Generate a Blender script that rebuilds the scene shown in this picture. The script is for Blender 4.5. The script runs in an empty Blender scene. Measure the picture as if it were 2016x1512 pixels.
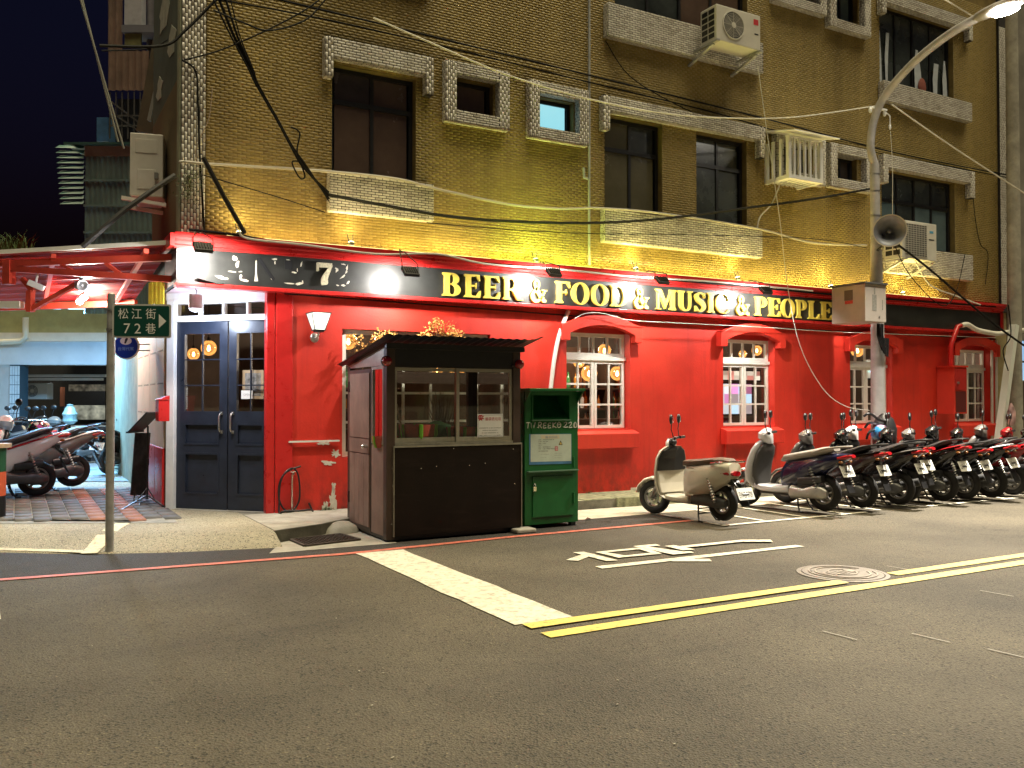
import bpy, bmesh, math, random
import numpy as np
from mathutils import Matrix, Vector
random.seed(7); rng = np.random.default_rng(7)
S = bpy.context.scene; COL = S.collection
R = math.radians
# ------------------------------------------------------------------ camera
CAMH, FPX, AZ, PITCH = 1.42, 1742.0, R(29.3), R(1.02)
cd = bpy.data.cameras.new('camera'); cam = bpy.data.objects.new('camera', cd); COL.objects.link(cam)
cam.location = (0, 0, CAMH); cam.rotation_euler = (R(90) + PITCH, 0, -AZ)
cd.sensor_width = 36; cd.lens = 36 * FPX / 2016; cd.clip_start = .05; cd.clip_end = 600
S.camera = cam
# ------------------------------------------------------------------ world, sky light, exposure
w = bpy.data.worlds.new('World'); S.world = w; w.use_nodes = True
nt = w.node_tree; bg = nt.nodes['Background']
sky = nt.nodes.new('ShaderNodeTexSky'); sky.sky_type = 'NISHITA'; sky.sun_disc = False
SUN_EL, SUN_ROT = R(-3.0), R(205)
sky.sun_elevation = SUN_EL; sky.sun_rotation = SUN_ROT
sky.air_density = 1.0; sky.ozone_density = 3.0
nt.links.new(sky.outputs[0], bg.inputs[0]); bg.inputs[1].default_value = .05
sl = bpy.data.lights.new('town_glow', 'SUN'); sl.energy = 1.38; sl.angle = R(50); sl.color = (1, .87, .55)
so = bpy.data.objects.new('town_glow', sl); COL.objects.link(so)
so.rotation_euler = Vector((-.08, .14, -1)).to_track_quat('-Z', 'Y').to_euler()
S.view_settings.view_transform = 'Standard'; S.view_settings.look = 'None'
S.view_settings.exposure = 1.95; S.view_settings.gamma = 1; S.view_settings.use_curve_mapping = False
S.render.engine = 'CYCLES'; S.cycles.use_denoising = True; S.cycles.max_bounces = 6
S.cycles.diffuse_bounces = 3; S.cycles.glossy_bounces = 3; S.cycles.transparent_max_bounces = 12
S.cycles.sample_clamp_indirect = 6.0; S.cycles.caustics_reflective = False; S.cycles.caustics_refractive = False
# ------------------------------------------------------------------ finding real positions: sight lines meet known planes
_fw = Vector((math.sin(AZ) * math.cos(PITCH), math.cos(AZ) * math.cos(PITCH), math.sin(PITCH)))
_rt = Vector((math.cos(AZ), -math.sin(AZ), 0)); _up = _rt.cross(_fw)
FWH = Vector((math.sin(AZ), math.cos(AZ), 0))
CAMP = Vector((0, 0, CAMH))
def sight(px, py): return _fw + _rt * ((px - 1008) / FPX) + _up * ((756 - py) / FPX)
def at(px, py, Y):
    d = sight(px, py); return CAMP + d * (Y / d.y)
def atz(px, py, Z=0.0):
    d = sight(px, py); return CAMP + d * ((Z - CAMH) / d.z)
def atx(px, py, X):
    d = sight(px, py); return CAMP + d * (X / d.x)
def atd(px, py, depth): return CAMP + sight(px, py) * depth
def atp(px, py, P, N):
    d = sight(px, py); return CAMP + d * ((Vector(P) - CAMP).dot(Vector(N)) / d.dot(Vector(N)))
# ------------------------------------------------------------------ materials
MATS = {}
def M(name, col, rough=.6, metal=0., var=.0, scale=6., bump=0., bscale=80., spec=.5, coat=0., dirt=0., detail=6):
    if name in MATS: return MATS[name]
    m = bpy.data.materials.new(name); m.use_nodes = True; MATS[name] = m
    n = m.node_tree.nodes; l = m.node_tree.links; b = n['Principled BSDF']
    b.inputs['Base Color'].default_value = (*col, 1); b.inputs['Roughness'].default_value = rough
    b.inputs['Metallic'].default_value = metal; b.inputs['Specular IOR Level'].default_value = spec
    b.inputs['Coat Weight'].default_value = coat; b.inputs['Coat Roughness'].default_value = .08
    tc = n.new('ShaderNodeTexCoord')
    if var:
        t = n.new('ShaderNodeTexNoise'); t.inputs['Scale'].default_value = scale; t.inputs['Detail'].default_value = detail
        t.inputs['Roughness'].default_value = .65
        r = n.new('ShaderNodeValToRGB'); r.color_ramp.elements[0].position = .3; r.color_ramp.elements[1].position = .72
        r.color_ramp.elements[0].color = (*[max(0, c * (1 - var)) for c in col], 1)
        r.color_ramp.elements[1].color = (*[min(1, c * (1 + var)) for c in col], 1)
        l.new(tc.outputs['Object'], t.inputs['Vector']); l.new(t.outputs['Fac'], r.inputs[0])
        out = r.outputs[0]
        if dirt:
            t2 = n.new('ShaderNodeTexNoise'); t2.inputs['Scale'].default_value = scale * .23; t2.inputs['Detail'].default_value = 8
            r2 = n.new('ShaderNodeMapRange'); r2.inputs[1].default_value = .5; r2.inputs[2].default_value = .75
            r2.inputs[3].default_value = 0; r2.inputs[4].default_value = dirt
            l.new(tc.outputs['Object'], t2.inputs['Vector']); l.new(t2.outputs['Fac'], r2.inputs[0])
            mx = n.new('ShaderNodeMix'); mx.data_type = 'RGBA'; mx.inputs['B'].default_value = (*[c * .35 + .01 for c in col], 1)
            l.new(r2.outputs[0], mx.inputs['Factor']); l.new(out, mx.inputs['A']); out = mx.outputs['Result']
        l.new(out, b.inputs['Base Color'])
        rr = n.new('ShaderNodeMapRange'); rr.inputs[3].default_value = max(.03, rough - .12); rr.inputs[4].default_value = min(1, rough + .12)
        l.new(t.outputs['Fac'], rr.inputs[0]); l.new(rr.outputs[0], b.inputs['Roughness'])
    if bump:
        t3 = n.new('ShaderNodeTexNoise'); t3.inputs['Scale'].default_value = bscale; t3.inputs['Detail'].default_value = 5
        bp = n.new('ShaderNodeBump'); bp.inputs['Strength'].default_value = bump; bp.inputs['Distance'].default_value = .01
        l.new(tc.outputs['Object'], t3.inputs['Vector']); l.new(t3.outputs['Fac'], bp.inputs['Height']); l.new(bp.outputs[0], b.inputs['Normal'])
    return m
def EM(name, col, strength):
    if name in MATS: return MATS[name]
    m = bpy.data.materials.new(name); m.use_nodes = True; MATS[name] = m
    b = m.node_tree.nodes['Principled BSDF']; b.inputs['Base Color'].default_value = (.6, .6, .6, 1)
    b.inputs['Emission Color'].default_value = (*col, 1); b.inputs['Emission Strength'].default_value = strength
    return m
def GLASS(name, tint=(1, 1, 1), refl=.12, rough=.02):
    m = bpy.data.materials.new(name); m.use_nodes = True; MATS[name] = m
    n = m.node_tree.nodes; l = m.node_tree.links; n.remove(n['Principled BSDF'])
    a = n.new('ShaderNodeBsdfTransparent'); a.inputs[0].default_value = (*tint, 1)
    g = n.new('ShaderNodeBsdfGlossy'); g.inputs['Roughness'].default_value = rough
    f = n.new('ShaderNodeFresnel'); f.inputs[0].default_value = 1.5
    ad = n.new('ShaderNodeMath'); ad.operation = 'ADD'; ad.inputs[1].default_value = refl - .04; ad.use_clamp = True
    mx = n.new('ShaderNodeMixShader'); l.new(f.outputs[0], ad.inputs[0]); l.new(ad.outputs[0], mx.inputs[0])
    l.new(a.outputs[0], mx.inputs[1]); l.new(g.outputs[0], mx.inputs[2]); l.new(mx.outputs[0], n['Material Output'].inputs[0])
    return m
def BRICK(name, cols, rough=.5, spread=1., stain=.5, spec=.5):
    m = bpy.data.materials.new(name); m.use_nodes = True; MATS[name] = m
    n = m.node_tree.nodes; l = m.node_tree.links; b = n['Principled BSDF']
    g = n.new('ShaderNodeNewGeometry'); r = n.new('ShaderNodeValToRGB')
    e = r.color_ramp.elements
    for i, c in enumerate(cols):
        k = e[i] if i < 2 else e.new(.5)
        k.color = (*c, 1)
    for i in range(len(cols)): e[i].position = i / (len(cols) - 1)
    oi = n.new('ShaderNodeObjectInfo'); am = n.new('ShaderNodeMath'); am.operation = 'ADD'
    fr = n.new('ShaderNodeMath'); fr.operation = 'FRACT'
    l.new(g.outputs['Random Per Island'], am.inputs[0]); l.new(oi.outputs['Random'], am.inputs[1]); l.new(am.outputs[0], fr.inputs[0])
    l.new(fr.outputs[0], r.inputs[0])
    t = n.new('ShaderNodeTexNoise'); t.inputs['Scale'].default_value = .9; t.inputs['Detail'].default_value = 8; t.inputs['Roughness'].default_value = .7
    mp = n.new('ShaderNodeMapping'); mp.inputs['Scale'].default_value = (2.4, 1, .22)
    l.new(g.outputs['Position'], mp.inputs[0]); l.new(mp.outputs[0], t.inputs['Vector'])
    mr = n.new('ShaderNodeMapRange'); mr.inputs[1].default_value = .42; mr.inputs[2].default_value = .75; mr.inputs[3].default_value = 0; mr.inputs[4].default_value = stain
    l.new(t.outputs['Fac'], mr.inputs[0])
    mx = n.new('ShaderNodeMix'); mx.data_type = 'RGBA'; mx.blend_type = 'MULTIPLY'; mx.inputs['B'].default_value = (.38, .34, .3, 1)
    l.new(mr.outputs[0], mx.inputs['Factor']); l.new(r.outputs[0], mx.inputs['A']); l.new(mx.outputs['Result'], b.inputs['Base Color'])
    b.inputs['Roughness'].default_value = rough; b.inputs['Specular IOR Level'].default_value = spec
    return m
def LAYER(m, build):
    '''wrap a material's base colour with an extra layer: build(nodes, links, geometry) -> (factor socket, colour)'''
    n = m.node_tree.nodes; l = m.node_tree.links; b = n['Principled BSDF']; fac, col = build(n, l, n.new('ShaderNodeNewGeometry'))
    mx = n.new('ShaderNodeMix'); mx.data_type = 'RGBA'; mx.inputs['B'].default_value = (*col, 1); l.new(fac, mx.inputs['Factor'])
    k = b.inputs['Base Color']
    if k.links: l.new(k.links[0].from_socket, mx.inputs['A'])
    else: mx.inputs['A'].default_value = k.default_value
    l.new(mx.outputs['Result'], k); return m
def noise_mask(n, l, src, scale, lo, hi, amt, stretch=(1, 1, 1), detail=8, rough=.65):
    mp = n.new('ShaderNodeMapping'); mp.inputs['Scale'].default_value = stretch; l.new(src, mp.inputs[0])
    t = n.new('ShaderNodeTexNoise'); t.inputs['Scale'].default_value = scale; t.inputs['Detail'].default_value = detail; t.inputs['Roughness'].default_value = rough; l.new(mp.outputs[0], t.inputs['Vector'])
    r = n.new('ShaderNodeMapRange'); r.inputs[1].default_value = lo; r.inputs[2].default_value = hi; r.inputs[3].default_value = 0; r.inputs[4].default_value = amt; l.new(t.outputs['Fac'], r.inputs[0]); return r.outputs[0]
def math_(n, l, op, a, b):
    m = n.new('ShaderNodeMath'); m.operation = op; m.use_clamp = True
    for i, q in enumerate((a, b)):
        if isinstance(q, (int, float)): m.inputs[i].default_value = q
        else: l.new(q, m.inputs[i])
    return m.outputs[0]
# ------------------------------------------------------------------ mesh builder
class MB:
    def __init__(s, T=None): s.v = []; s.f = []; s.T = T
    def add(s, vs, fs):
        o = len(s.v); s.v += [Vector(p) for p in vs]; s.f += [tuple(i + o for i in f) for f in fs]; return s
    def box(s, x0, x1, y0, y1, z0, z1):
        return s.add([(x0, y0, z0), (x1, y0, z0), (x1, y1, z0), (x0, y1, z0), (x0, y0, z1), (x1, y0, z1), (x1, y1, z1), (x0, y1, z1)],
                     [(0, 3, 2, 1), (4, 5, 6, 7), (0, 1, 5, 4), (1, 2, 6, 5), (2, 3, 7, 6), (3, 0, 4, 7)])
    def cbox(s, c, u, v, wv, a, b, d):      # box by centre, three axes and half sizes
        c, u, v, wv = Vector(c), Vector(u).normalized(), Vector(v).normalized(), Vector(wv).normalized()
        p = [c + u * a * i + v * b * j + wv * d * k for k in (-1, 1) for (i, j) in ((-1, -1), (1, -1), (1, 1), (-1, 1))]
        return s.add(p, [(0, 3, 2, 1), (4, 5, 6, 7), (0, 1, 5, 4), (1, 2, 6, 5), (2, 3, 7, 6), (3, 0, 4, 7)])
    def bar(s, p, q, a, b, up=(0, 0, 1)):   # rectangular bar from p to q
        p, q = Vector(p), Vector(q); d = (q - p); L = d.length; d.normalize()
        u = d.cross(Vector(up)); u = u.normalized() if u.length > 1e-5 else Vector((1, 0, 0)); v = u.cross(d)
        return s.cbox((p + q) / 2, d, u, v, L / 2, a / 2, b / 2)
    def quad(s, *p): return s.add(p, [tuple(range(len(p)))])
    def prism(s, poly, h0, h1, f):           # poly of (a,b); f(a,b,h) -> point
        n = len(poly)
        s.add([f(a, b, h0) for a, b in poly] + [f(a, b, h1) for a, b in poly],
              [tuple(range(n))[::-1], tuple(range(n, 2 * n))] + [(i, (i + 1) % n, n + (i + 1) % n, n + i) for i in range(n)])
        return s
    def loft(s, rings, cap=True):
        n = len(rings[0]); o = len(s.v); k = len(rings)
        s.v += [Vector(p) for r in rings for p in r]
        for i in range(k - 1):
            for j in range(n):
                s.f.append((o + i * n + j, o + i * n + (j + 1) % n, o + (i + 1) * n + (j + 1) % n, o + (i + 1) * n + j))
        if cap:
            s.f.append(tuple(o + j for j in range(n))[::-1]); s.f.append(tuple(o + (k - 1) * n + j for j in range(n)))
        return s
    def tube(s, pts, r, n=8, cap=True):
        pts = [Vector(p) for p in pts]; rings = []; prev = None
        for i, p in enumerate(pts):
            d = (pts[min(i + 1, len(pts) - 1)] - pts[max(i - 1, 0)]).normalized()
            if prev is None:
                a = Vector((0, 0, 1)) if abs(d.z) < .9 else Vector((1, 0, 0)); u = d.cross(a).normalized()
            else:
                u = (prev - d * prev.dot(d)); u = u.normalized() if u.length > 1e-6 else d.orthogonal().normalized()
            prev = u; v = d.cross(u); rr = r[i] if isinstance(r, (list, tuple)) else r
            rings.append([p + (u * math.cos(2 * math.pi * j / n) + v * math.sin(2 * math.pi * j / n)) * rr for j in range(n)])
        return s.loft(rings, cap)
    def cyl(s, p, q, r0, r1=None, n=16): return s.tube([p, q], [r0, r0 if r1 is None else r1], n)
    def lathe(s, c, axis, prof, n=24, cap=True):   # prof list of (radius, distance along axis)
        c, a = Vector(c), Vector(axis).normalized(); u = a.orthogonal().normalized(); v = a.cross(u)
        return s.loft([[c + a * h + (u * math.cos(2 * math.pi * j / n) + v * math.sin(2 * math.pi * j / n)) * max(r, 1e-4) for j in range(n)] for r, h in prof], cap)
    def ell(s, c, r, n=16, k=9, lo=-90, hi=90):
        c = Vector(c); rings = []
        for i in range(k):
            t = R(lo + (hi - lo) * i / (k - 1)); ct, st = max(math.cos(t), 1e-3), math.sin(t)
            rings.append([c + Vector((r[0] * ct * math.cos(2 * math.pi * j / n), r[1] * ct * math.sin(2 * math.pi * j / n), r[2] * st)) for j in range(n)])
        return s.loft(rings)
    def strip(s, A, B, h0, h1, f):           # band between two equally long outlines, extruded
        n = len(A)
        vs = [f(a, b, h) for h in (h0, h1) for P in (A, B) for a, b in P]
        fs = []
        for i in range(n - 1):
            a0, a1, b0, b1 = i, i + 1, n + i, n + i + 1
            fs += [(a0, b0, b1, a1), (2 * n + a0, 2 * n + a1, 2 * n + b1, 2 * n + b0), (a0, a1, 2 * n + a1, 2 * n + a0), (b0, 2 * n + b0, 2 * n + b1, b1)]
        fs += [(0, 2 * n, 3 * n, n), (n - 1, 2 * n - 1, 4 * n - 1, 3 * n - 1)]
        return s.add(vs, fs)
def plainmesh(name, v, f, mat, smooth=False):
    me = bpy.data.meshes.new(name); me.from_pydata([tuple(p) for p in v], [], f)
    if mat: me.materials.append(mat)
    bm = bmesh.new(); bm.from_mesh(me); bmesh.ops.recalc_face_normals(bm, faces=bm.faces)
    if smooth:
        for fc in bm.faces: fc.smooth = True
        for e in bm.edges:
            if len(e.link_faces) == 2 and e.calc_face_angle(0) > R(38): e.smooth = False
    bm.to_mesh(me); bm.free(); me.update()
    return me
def worldloc(o):
    p = Vector((0, 0, 0))
    while o is not None: p += o.location; o = o.parent
    return p
def obj(name, mb, mat, parent=None, local=False, smooth=False, bevel=0, loc=None, **kw):
    v = mb.v if mb.T is None else [mb.T @ p for p in mb.v]
    off = Vector((0, 0, 0))
    if parent is not None and not local: off = worldloc(parent)
    if parent is None and loc is not None: off = Vector(loc)
    me = plainmesh(name, [p - off for p in v], mb.f, mat, smooth)
    o = bpy.data.objects.new(name, me); COL.objects.link(o)
    if parent is not None: o.parent = parent
    elif loc is not None: o.location = loc
    if bevel:
        bv = o.modifiers.new('bevel', 'BEVEL'); bv.width = bevel; bv.segments = 2; bv.limit_method = 'ANGLE'; bv.angle_limit = R(40)
    for k, x in kw.items(): o[k] = x
    return o
def tag(o, label, cat, group=None, kind=None):
    o['label'] = label; o['category'] = cat
    if group: o['group'] = group
    if kind: o['kind'] = kind
    return o
def thing(name, label, cat, loc, group=None, rz=0):
    o = bpy.data.objects.new(name, None); COL.objects.link(o); o.empty_display_size = .1
    o.location = loc; o.rotation_euler = (0, 0, rz); return tag(o, label, cat, group)
def solo(name, mb, mat, label, cat, group=None, loc=None, **kw):
    if loc is None:
        vs = mb.v if mb.T is None else [mb.T @ p for p in mb.v]
        loc = (sum(p.x for p in vs) / len(vs), sum(p.y for p in vs) / len(vs), min(p.z for p in vs))
    return tag(obj(name, mb, mat, None, loc=loc, **kw), label, cat, group)
def struct(name, mb, mat, **kw):
    o = obj(name, mb, mat, **kw); o['kind'] = 'structure'; return o
def copy_tree(o, parent=None, skip=()):
    c = o.copy(); COL.objects.link(c)
    if parent is not None: c.parent = parent
    for ch in list(KIDS.get(o.name, ())) or [x for x in o.children]:
        if ch.name.split('.')[0] not in skip: copy_tree(ch, c)
    return c
KIDS = {}
def lamp(name, kind, loc, energy, col, parent=None, target=None, size=.05, spot=90, blend=.6, sx=None, sy=None):
    d = bpy.data.lights.new(name, kind); d.energy = energy; d.color = col
    if kind == 'AREA':
        d.shape = 'RECTANGLE'; d.size = sx or size; d.size_y = sy or size
    else: d.shadow_soft_size = size
    if kind == 'SPOT': d.spot_size = R(spot); d.spot_blend = blend
    o = bpy.data.objects.new(name, d); COL.objects.link(o)
    o.location = Vector(loc) - (worldloc(parent) if parent else Vector((0, 0, 0)))
    if parent: o.parent = parent
    if target is not None: o.rotation_euler = (Vector(target) - Vector(loc)).to_track_quat('-Z', 'Y').to_euler()
    return o
def basis(O, U, V):
    U, V = Vector(U).normalized(), Vector(V).normalized(); N = U.cross(V)
    return Matrix(((U.x, V.x, N.x, O[0]), (U.y, V.y, N.y, O[1]), (U.z, V.z, N.z, O[2]), (0, 0, 0, 1)))
XF = lambda x, z, h: (x, h, z)             # facade polygons: (x,z) at depth h
def text(name, body, T, width, height, mat, parent=None, extrude=.001, local=False, align='CENTER', **kw):
    c = bpy.data.curves.new(name, 'FONT'); c.body = body; c.size = 1; c.extrude = 0; c.resolution_u = 3
    o = bpy.data.objects.new('lettering_source', c); COL.objects.link(o)
    bpy.context.view_layer.update()
    me = bpy.data.meshes.new_from_object(o.evaluated_get(bpy.context.evaluated_depsgraph_get()))
    bpy.data.objects.remove(o); bpy.data.curves.remove(c)
    vs = np.array([v.co[:] for v in me.vertices]); lo, hi = vs.min(0), vs.max(0)
    sx = width / (hi[0] - lo[0]) if width else height / (hi[1] - lo[1]); sy = height / (hi[1] - lo[1]) if height else sx
    mb = MB(T); mb.v = [Vector(((x - (lo[0] + hi[0]) / 2) * sx, (y - (lo[1] + hi[1]) / 2) * sy, extrude)) for x, y, _ in vs]
    mb.f = [tuple(p.vertices) for p in me.polygons]; bpy.data.meshes.remove(me)
    return obj(name, mb, mat, parent, local=local, **kw)
# ------------------------------------------------------------------ brick courses
def courses(u0, u1, v0, v1, bw, bh, joint, holes=(), vertical=False, off=0):
    if vertical: return [(c, d, a, b) for (a, b, c, d) in courses(v0, v1, u0, u1, bw, bh, joint)]
    out = []; rows = max(1, round((v1 - v0) / bh)); ph = (v1 - v0) / rows
    for r in range(rows):
        z0, z1 = v0 + r * ph + joint / 2, v0 + (r + 1) * ph - joint / 2
        x = u0 - (bw / 2 if (r + off) % 2 else 0)
        while x < u1:
            segs = [(max(x + joint / 2, u0), min(x + bw - joint / 2, u1))]
            for (a, b, c, d) in holes:
                if z1 > c and z0 < d:
                    ns = []
                    for (p, q) in segs:
                        if q <= a or p >= b: ns.append((p, q)); continue
                        if p < a: ns.append((p, a))
                        if q > b: ns.append((b, q))
                    segs = ns
            out += [(p, q, z0, z1) for p, q in segs if q - p > .012]
            x += bw
    return out
def brick_mesh(name, groups, mat, t=.0035):   # groups: list of (cells, O, U, V, N)
    V = []; 
    for cells, O, U, W, N in groups:
        if not len(cells): continue
        c = np.array(cells, float); O, U, W, N = [np.array(Vector(k)) for k in (O, U, W, N)]
        tt = t * (1 + .35 * (rng.random(len(c)) - .5)); b = .0018
        for (ua, va, h) in ((0, 2, 0), (1, 2, 0), (1, 3, 0), (0, 3, 0), (0, 2, 1), (1, 2, 1), (1, 3, 1), (0, 3, 1)):
            u = c[:, ua] + (h * (b if ua == 0 else -b)); v = c[:, va] + (h * (b if va == 2 else -b))
            V.append((O + u[:, None] * U + v[:, None] * W + (h * tt)[:, None] * N, len(c)))
    allv = []; 
    for k in range(0, len(V), 8):
        allv.append(np.stack([V[k + j][0] for j in range(8)], 1).reshape(-1, 3))
    P = np.concatenate(allv); n = len(P) // 8
    q = np.array([[4, 5, 6, 7], [0, 1, 5, 4], [1, 2, 6, 5], [2, 3, 7, 6], [3, 0, 4, 7]])
    F = (np.arange(n)[:, None, None] * 8 + q[None]).reshape(-1, 4)
    me = bpy.data.meshes.new(name); me.vertices.add(len(P)); me.vertices.foreach_set('co', P.ravel())
    me.loops.add(F.size); me.loops.foreach_set('vertex_index', F.ravel().astype(np.int32))
    me.polygons.add(len(F)); me.polygons.foreach_set('loop_start', np.arange(0, F.size, 4, dtype=np.int32))
    me.polygons.foreach_set('loop_total', np.full(len(F), 4, dtype=np.int32))
    me.update(calc_edges=True); me.validate(); me.materials.append(mat); return me
def wall_grid(mb, x0, x1, z0, z1, holes, Yf, Yb):   # wall with real openings and reveals
    xs = sorted({x0, x1, *[min(max(a, x0), x1) for h in holes for a in h[:2]]}); zs = sorted({z0, z1, *[min(max(a, z0), z1) for h in holes for a in h[2:]]})
    for i in range(len(xs) - 1):
        for j in range(len(zs) - 1):
            cx, cz = (xs[i] + xs[i + 1]) / 2, (zs[j] + zs[j + 1]) / 2
            if any(a < cx < b and c < cz < d for a, b, c, d in holes): continue
            mb.quad((xs[i], Yf, zs[j]), (xs[i + 1], Yf, zs[j]), (xs[i + 1], Yf, zs[j + 1]), (xs[i], Yf, zs[j + 1]))
            mb.quad((xs[i], Yb, zs[j]), (xs[i], Yb, zs[j + 1]), (xs[i + 1], Yb, zs[j + 1]), (xs[i + 1], Yb, zs[j]))
    for a, b, c, d in holes:
        mb.quad((a, Yf, c), (a, Yb, c), (a, Yb, d), (a, Yf, d)); mb.quad((b, Yf, c), (b, Yf, d), (b, Yb, d), (b, Yb, c))
        mb.quad((a, Yf, d), (a, Yb, d), (b, Yb, d), (b, Yf, d)); mb.quad((a, Yf, c), (b, Yf, c), (b, Yb, c), (a, Yb, c))
# ================================================================== MATERIALS IN USE
def ASPHALT(name, lo, hi, patch=.35):
    m = bpy.data.materials.new(name); m.use_nodes = True; n = m.node_tree.nodes; l = m.node_tree.links; b = n['Principled BSDF']
    g = n.new('ShaderNodeNewGeometry')
    def noise(sc, det=6, ro=.6):
        t = n.new('ShaderNodeTexNoise'); t.inputs['Scale'].default_value = sc; t.inputs['Detail'].default_value = det; t.inputs['Roughness'].default_value = ro
        l.new(g.outputs['Position'], t.inputs['Vector']); return t
    a = noise(.45); f = noise(70, 4, .7)
    vo = n.new('ShaderNodeTexVoronoi'); vo.inputs['Scale'].default_value = 95; l.new(g.outputs['Position'], vo.inputs['Vector'])
    r = n.new('ShaderNodeValToRGB'); r.color_ramp.elements[0].position = .28; r.color_ramp.elements[1].position = .74
    r.color_ramp.elements[0].color = (*lo, 1); r.color_ramp.elements[1].color = (*hi, 1); l.new(f.outputs['Fac'], r.inputs[0])
    sp = n.new('ShaderNodeValToRGB'); sp.color_ramp.interpolation = 'CONSTANT'; sp.color_ramp.elements[0].color = (.38, .38, .38, 1); sp.color_ramp.elements[1].position = .22; sp.color_ramp.elements[1].color = (1, 1, 1, 1)
    e = sp.color_ramp.elements.new(.9); e.color = (1.7, 1.65, 1.55, 1)
    l.new(vo.outputs['Color'], sp.inputs[0])
    m1 = n.new('ShaderNodeMix'); m1.data_type = 'RGBA'; m1.blend_type = 'MULTIPLY'; m1.inputs['Factor'].default_value = 1
    l.new(r.outputs[0], m1.inputs['A']); l.new(sp.outputs[0], m1.inputs['B'])
    pr = n.new('ShaderNodeMapRange'); pr.inputs[1].default_value = .35; pr.inputs[2].default_value = .68; pr.inputs[3].default_value = 1 - patch; pr.inputs[4].default_value = 1 + patch
    l.new(a.outputs['Fac'], pr.inputs[0])
    m2 = n.new('ShaderNodeMix'); m2.data_type = 'RGBA'; m2.blend_type = 'MULTIPLY'; m2.inputs['Factor'].default_value = 1
    l.new(m1.outputs['Result'], m2.inputs['A']); l.new(pr.outputs[0], m2.inputs['B']); l.new(m2.outputs['Result'], b.inputs['Base Color'])
    b.inputs['Roughness'].default_value = .78; b.inputs['Specular IOR Level'].default_value = .35
    ad = n.new('ShaderNodeMath'); ad.operation = 'ADD'; l.new(vo.outputs['Distance'], ad.inputs[0]); l.new(f.outputs['Fac'], ad.inputs[1])
    bp = n.new('ShaderNodeBump'); bp.inputs['Strength'].default_value = .8; bp.inputs['Distance'].default_value = .008
    l.new(ad.outputs[0], bp.inputs['Height']); l.new(bp.outputs[0], b.inputs['Normal'])
    return m
ROAD = ASPHALT('asphalt', (.046, .039, .028), (.132, .112, .077))
ROADNEW = ASPHALT('fresh_asphalt', (.030, .026, .022), (.055, .048, .040), .2)
APRON = ASPHALT('exposed_aggregate', (.25, .22, .155), (.46, .42, .31), .22)
CONC = M('concrete', (.33, .31, .26), .85, var=.3, scale=5, bump=.4, bscale=60, dirt=.5)
MOSS = M('mossy_concrete', (.22, .22, .13), .9, var=.6, scale=14, bump=.6, bscale=50, dirt=.7)
KERB = M('kerb_stone', (.16, .15, .12), .9, var=.4, scale=9, bump=.5, dirt=.7)
PAINTW = M('white_road_paint', (.66, .62, .50), .6, var=.14, scale=30, bump=.25, bscale=160, dirt=.35)
PAINTY = M('yellow_road_paint', (.76, .60, .15), .6, var=.14, scale=30, bump=.25, bscale=160, dirt=.25)
PAINTR = M('red_road_paint', (.55, .14, .09), .65, var=.25, scale=24, bump=.25, bscale=160, dirt=.4)
PAINTP = M('pale_yellow_paint', (.70, .60, .34), .65, var=.2, scale=20, bump=.2, dirt=.35)
RED = M('red_wall_paint', (.62, .030, .015), .52, var=.16, scale=2.2, bump=.22, bscale=42, dirt=.12)
REDGLOSS = M('red_gloss_paint', (.56, .022, .020), .3, var=.1, scale=8, bump=.05)
REDDARK = M('red_trim_paint', (.45, .020, .018), .4, var=.15, scale=8)
BLACKP = M('black_sign_panel', (.024, .025, .023), .42, var=.5, scale=3, spec=.6, bump=.04, bscale=14)
IVORY = M('ivory_paint', (.80, .79, .72), .45, var=.06, scale=12)
WHITE = M('white_paint', (.74, .74, .72), .4, var=.06, scale=12)
NAVY = M('navy_door_paint', (.020, .026, .042), .32, var=.25, scale=7, bump=.05, bscale=30)
BLACK = M('black_metal', (.012, .012, .013), .4, var=.3, scale=20)
BLACKPL = M('black_plastic', (.014, .014, .015), .38, var=.3, scale=18, coat=.1)
STEEL = M('brushed_steel', (.52, .51, .48), .3, .9, var=.12, scale=20)
CHROME = M('chrome', (.75, .75, .74), .12, 1.0)
ALU = M('aluminium_frame', (.42, .40, .33), .4, .7, var=.15, scale=14)
GALV = M('galvanised_pole', (.40, .40, .40), .5, .35, var=.25, scale=10, dirt=.35)
PVC = M('white_pvc', (.68, .66, .60), .5, var=.1, scale=8, dirt=.15)
RUBBER = M('tyre_rubber', (.016, .015, .014), .75, var=.25, scale=30, bump=.2, bscale=90)
CABLEB = M('black_cable', (.010, .010, .010), .7, var=.2, spec=.15)
CABLEW = M('white_cable', (.62, .60, .54), .5, var=.15)
for m_, amt in ((PAINTW, .75), (PAINTY, .7), (PAINTR, .85), (PAINTP, .8)):      # worn road paint: the asphalt shows through
    LAYER(m_, lambda n, l, g: (noise_mask(n, l, g.outputs['Position'], 16, .50, .66, amt, detail=10, rough=.75), (.09, .078, .06)))
    LAYER(m_, lambda n, l, g: (noise_mask(n, l, g.outputs['Position'], 1.3, .52, .75, .35), (.20, .17, .12)))
LAYER(RED, lambda n, l, g: (noise_mask(n, l, g.outputs['Position'], 2.2, .52, .74, .55, (3.2, 1, .16)), (.34, .012, .012)))     # rain streaks
LAYER(RED, lambda n, l, g: (noise_mask(n, l, g.outputs['Position'], .75, .50, .70, .45), (.68, .058, .024)))                    # repainted patches
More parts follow.
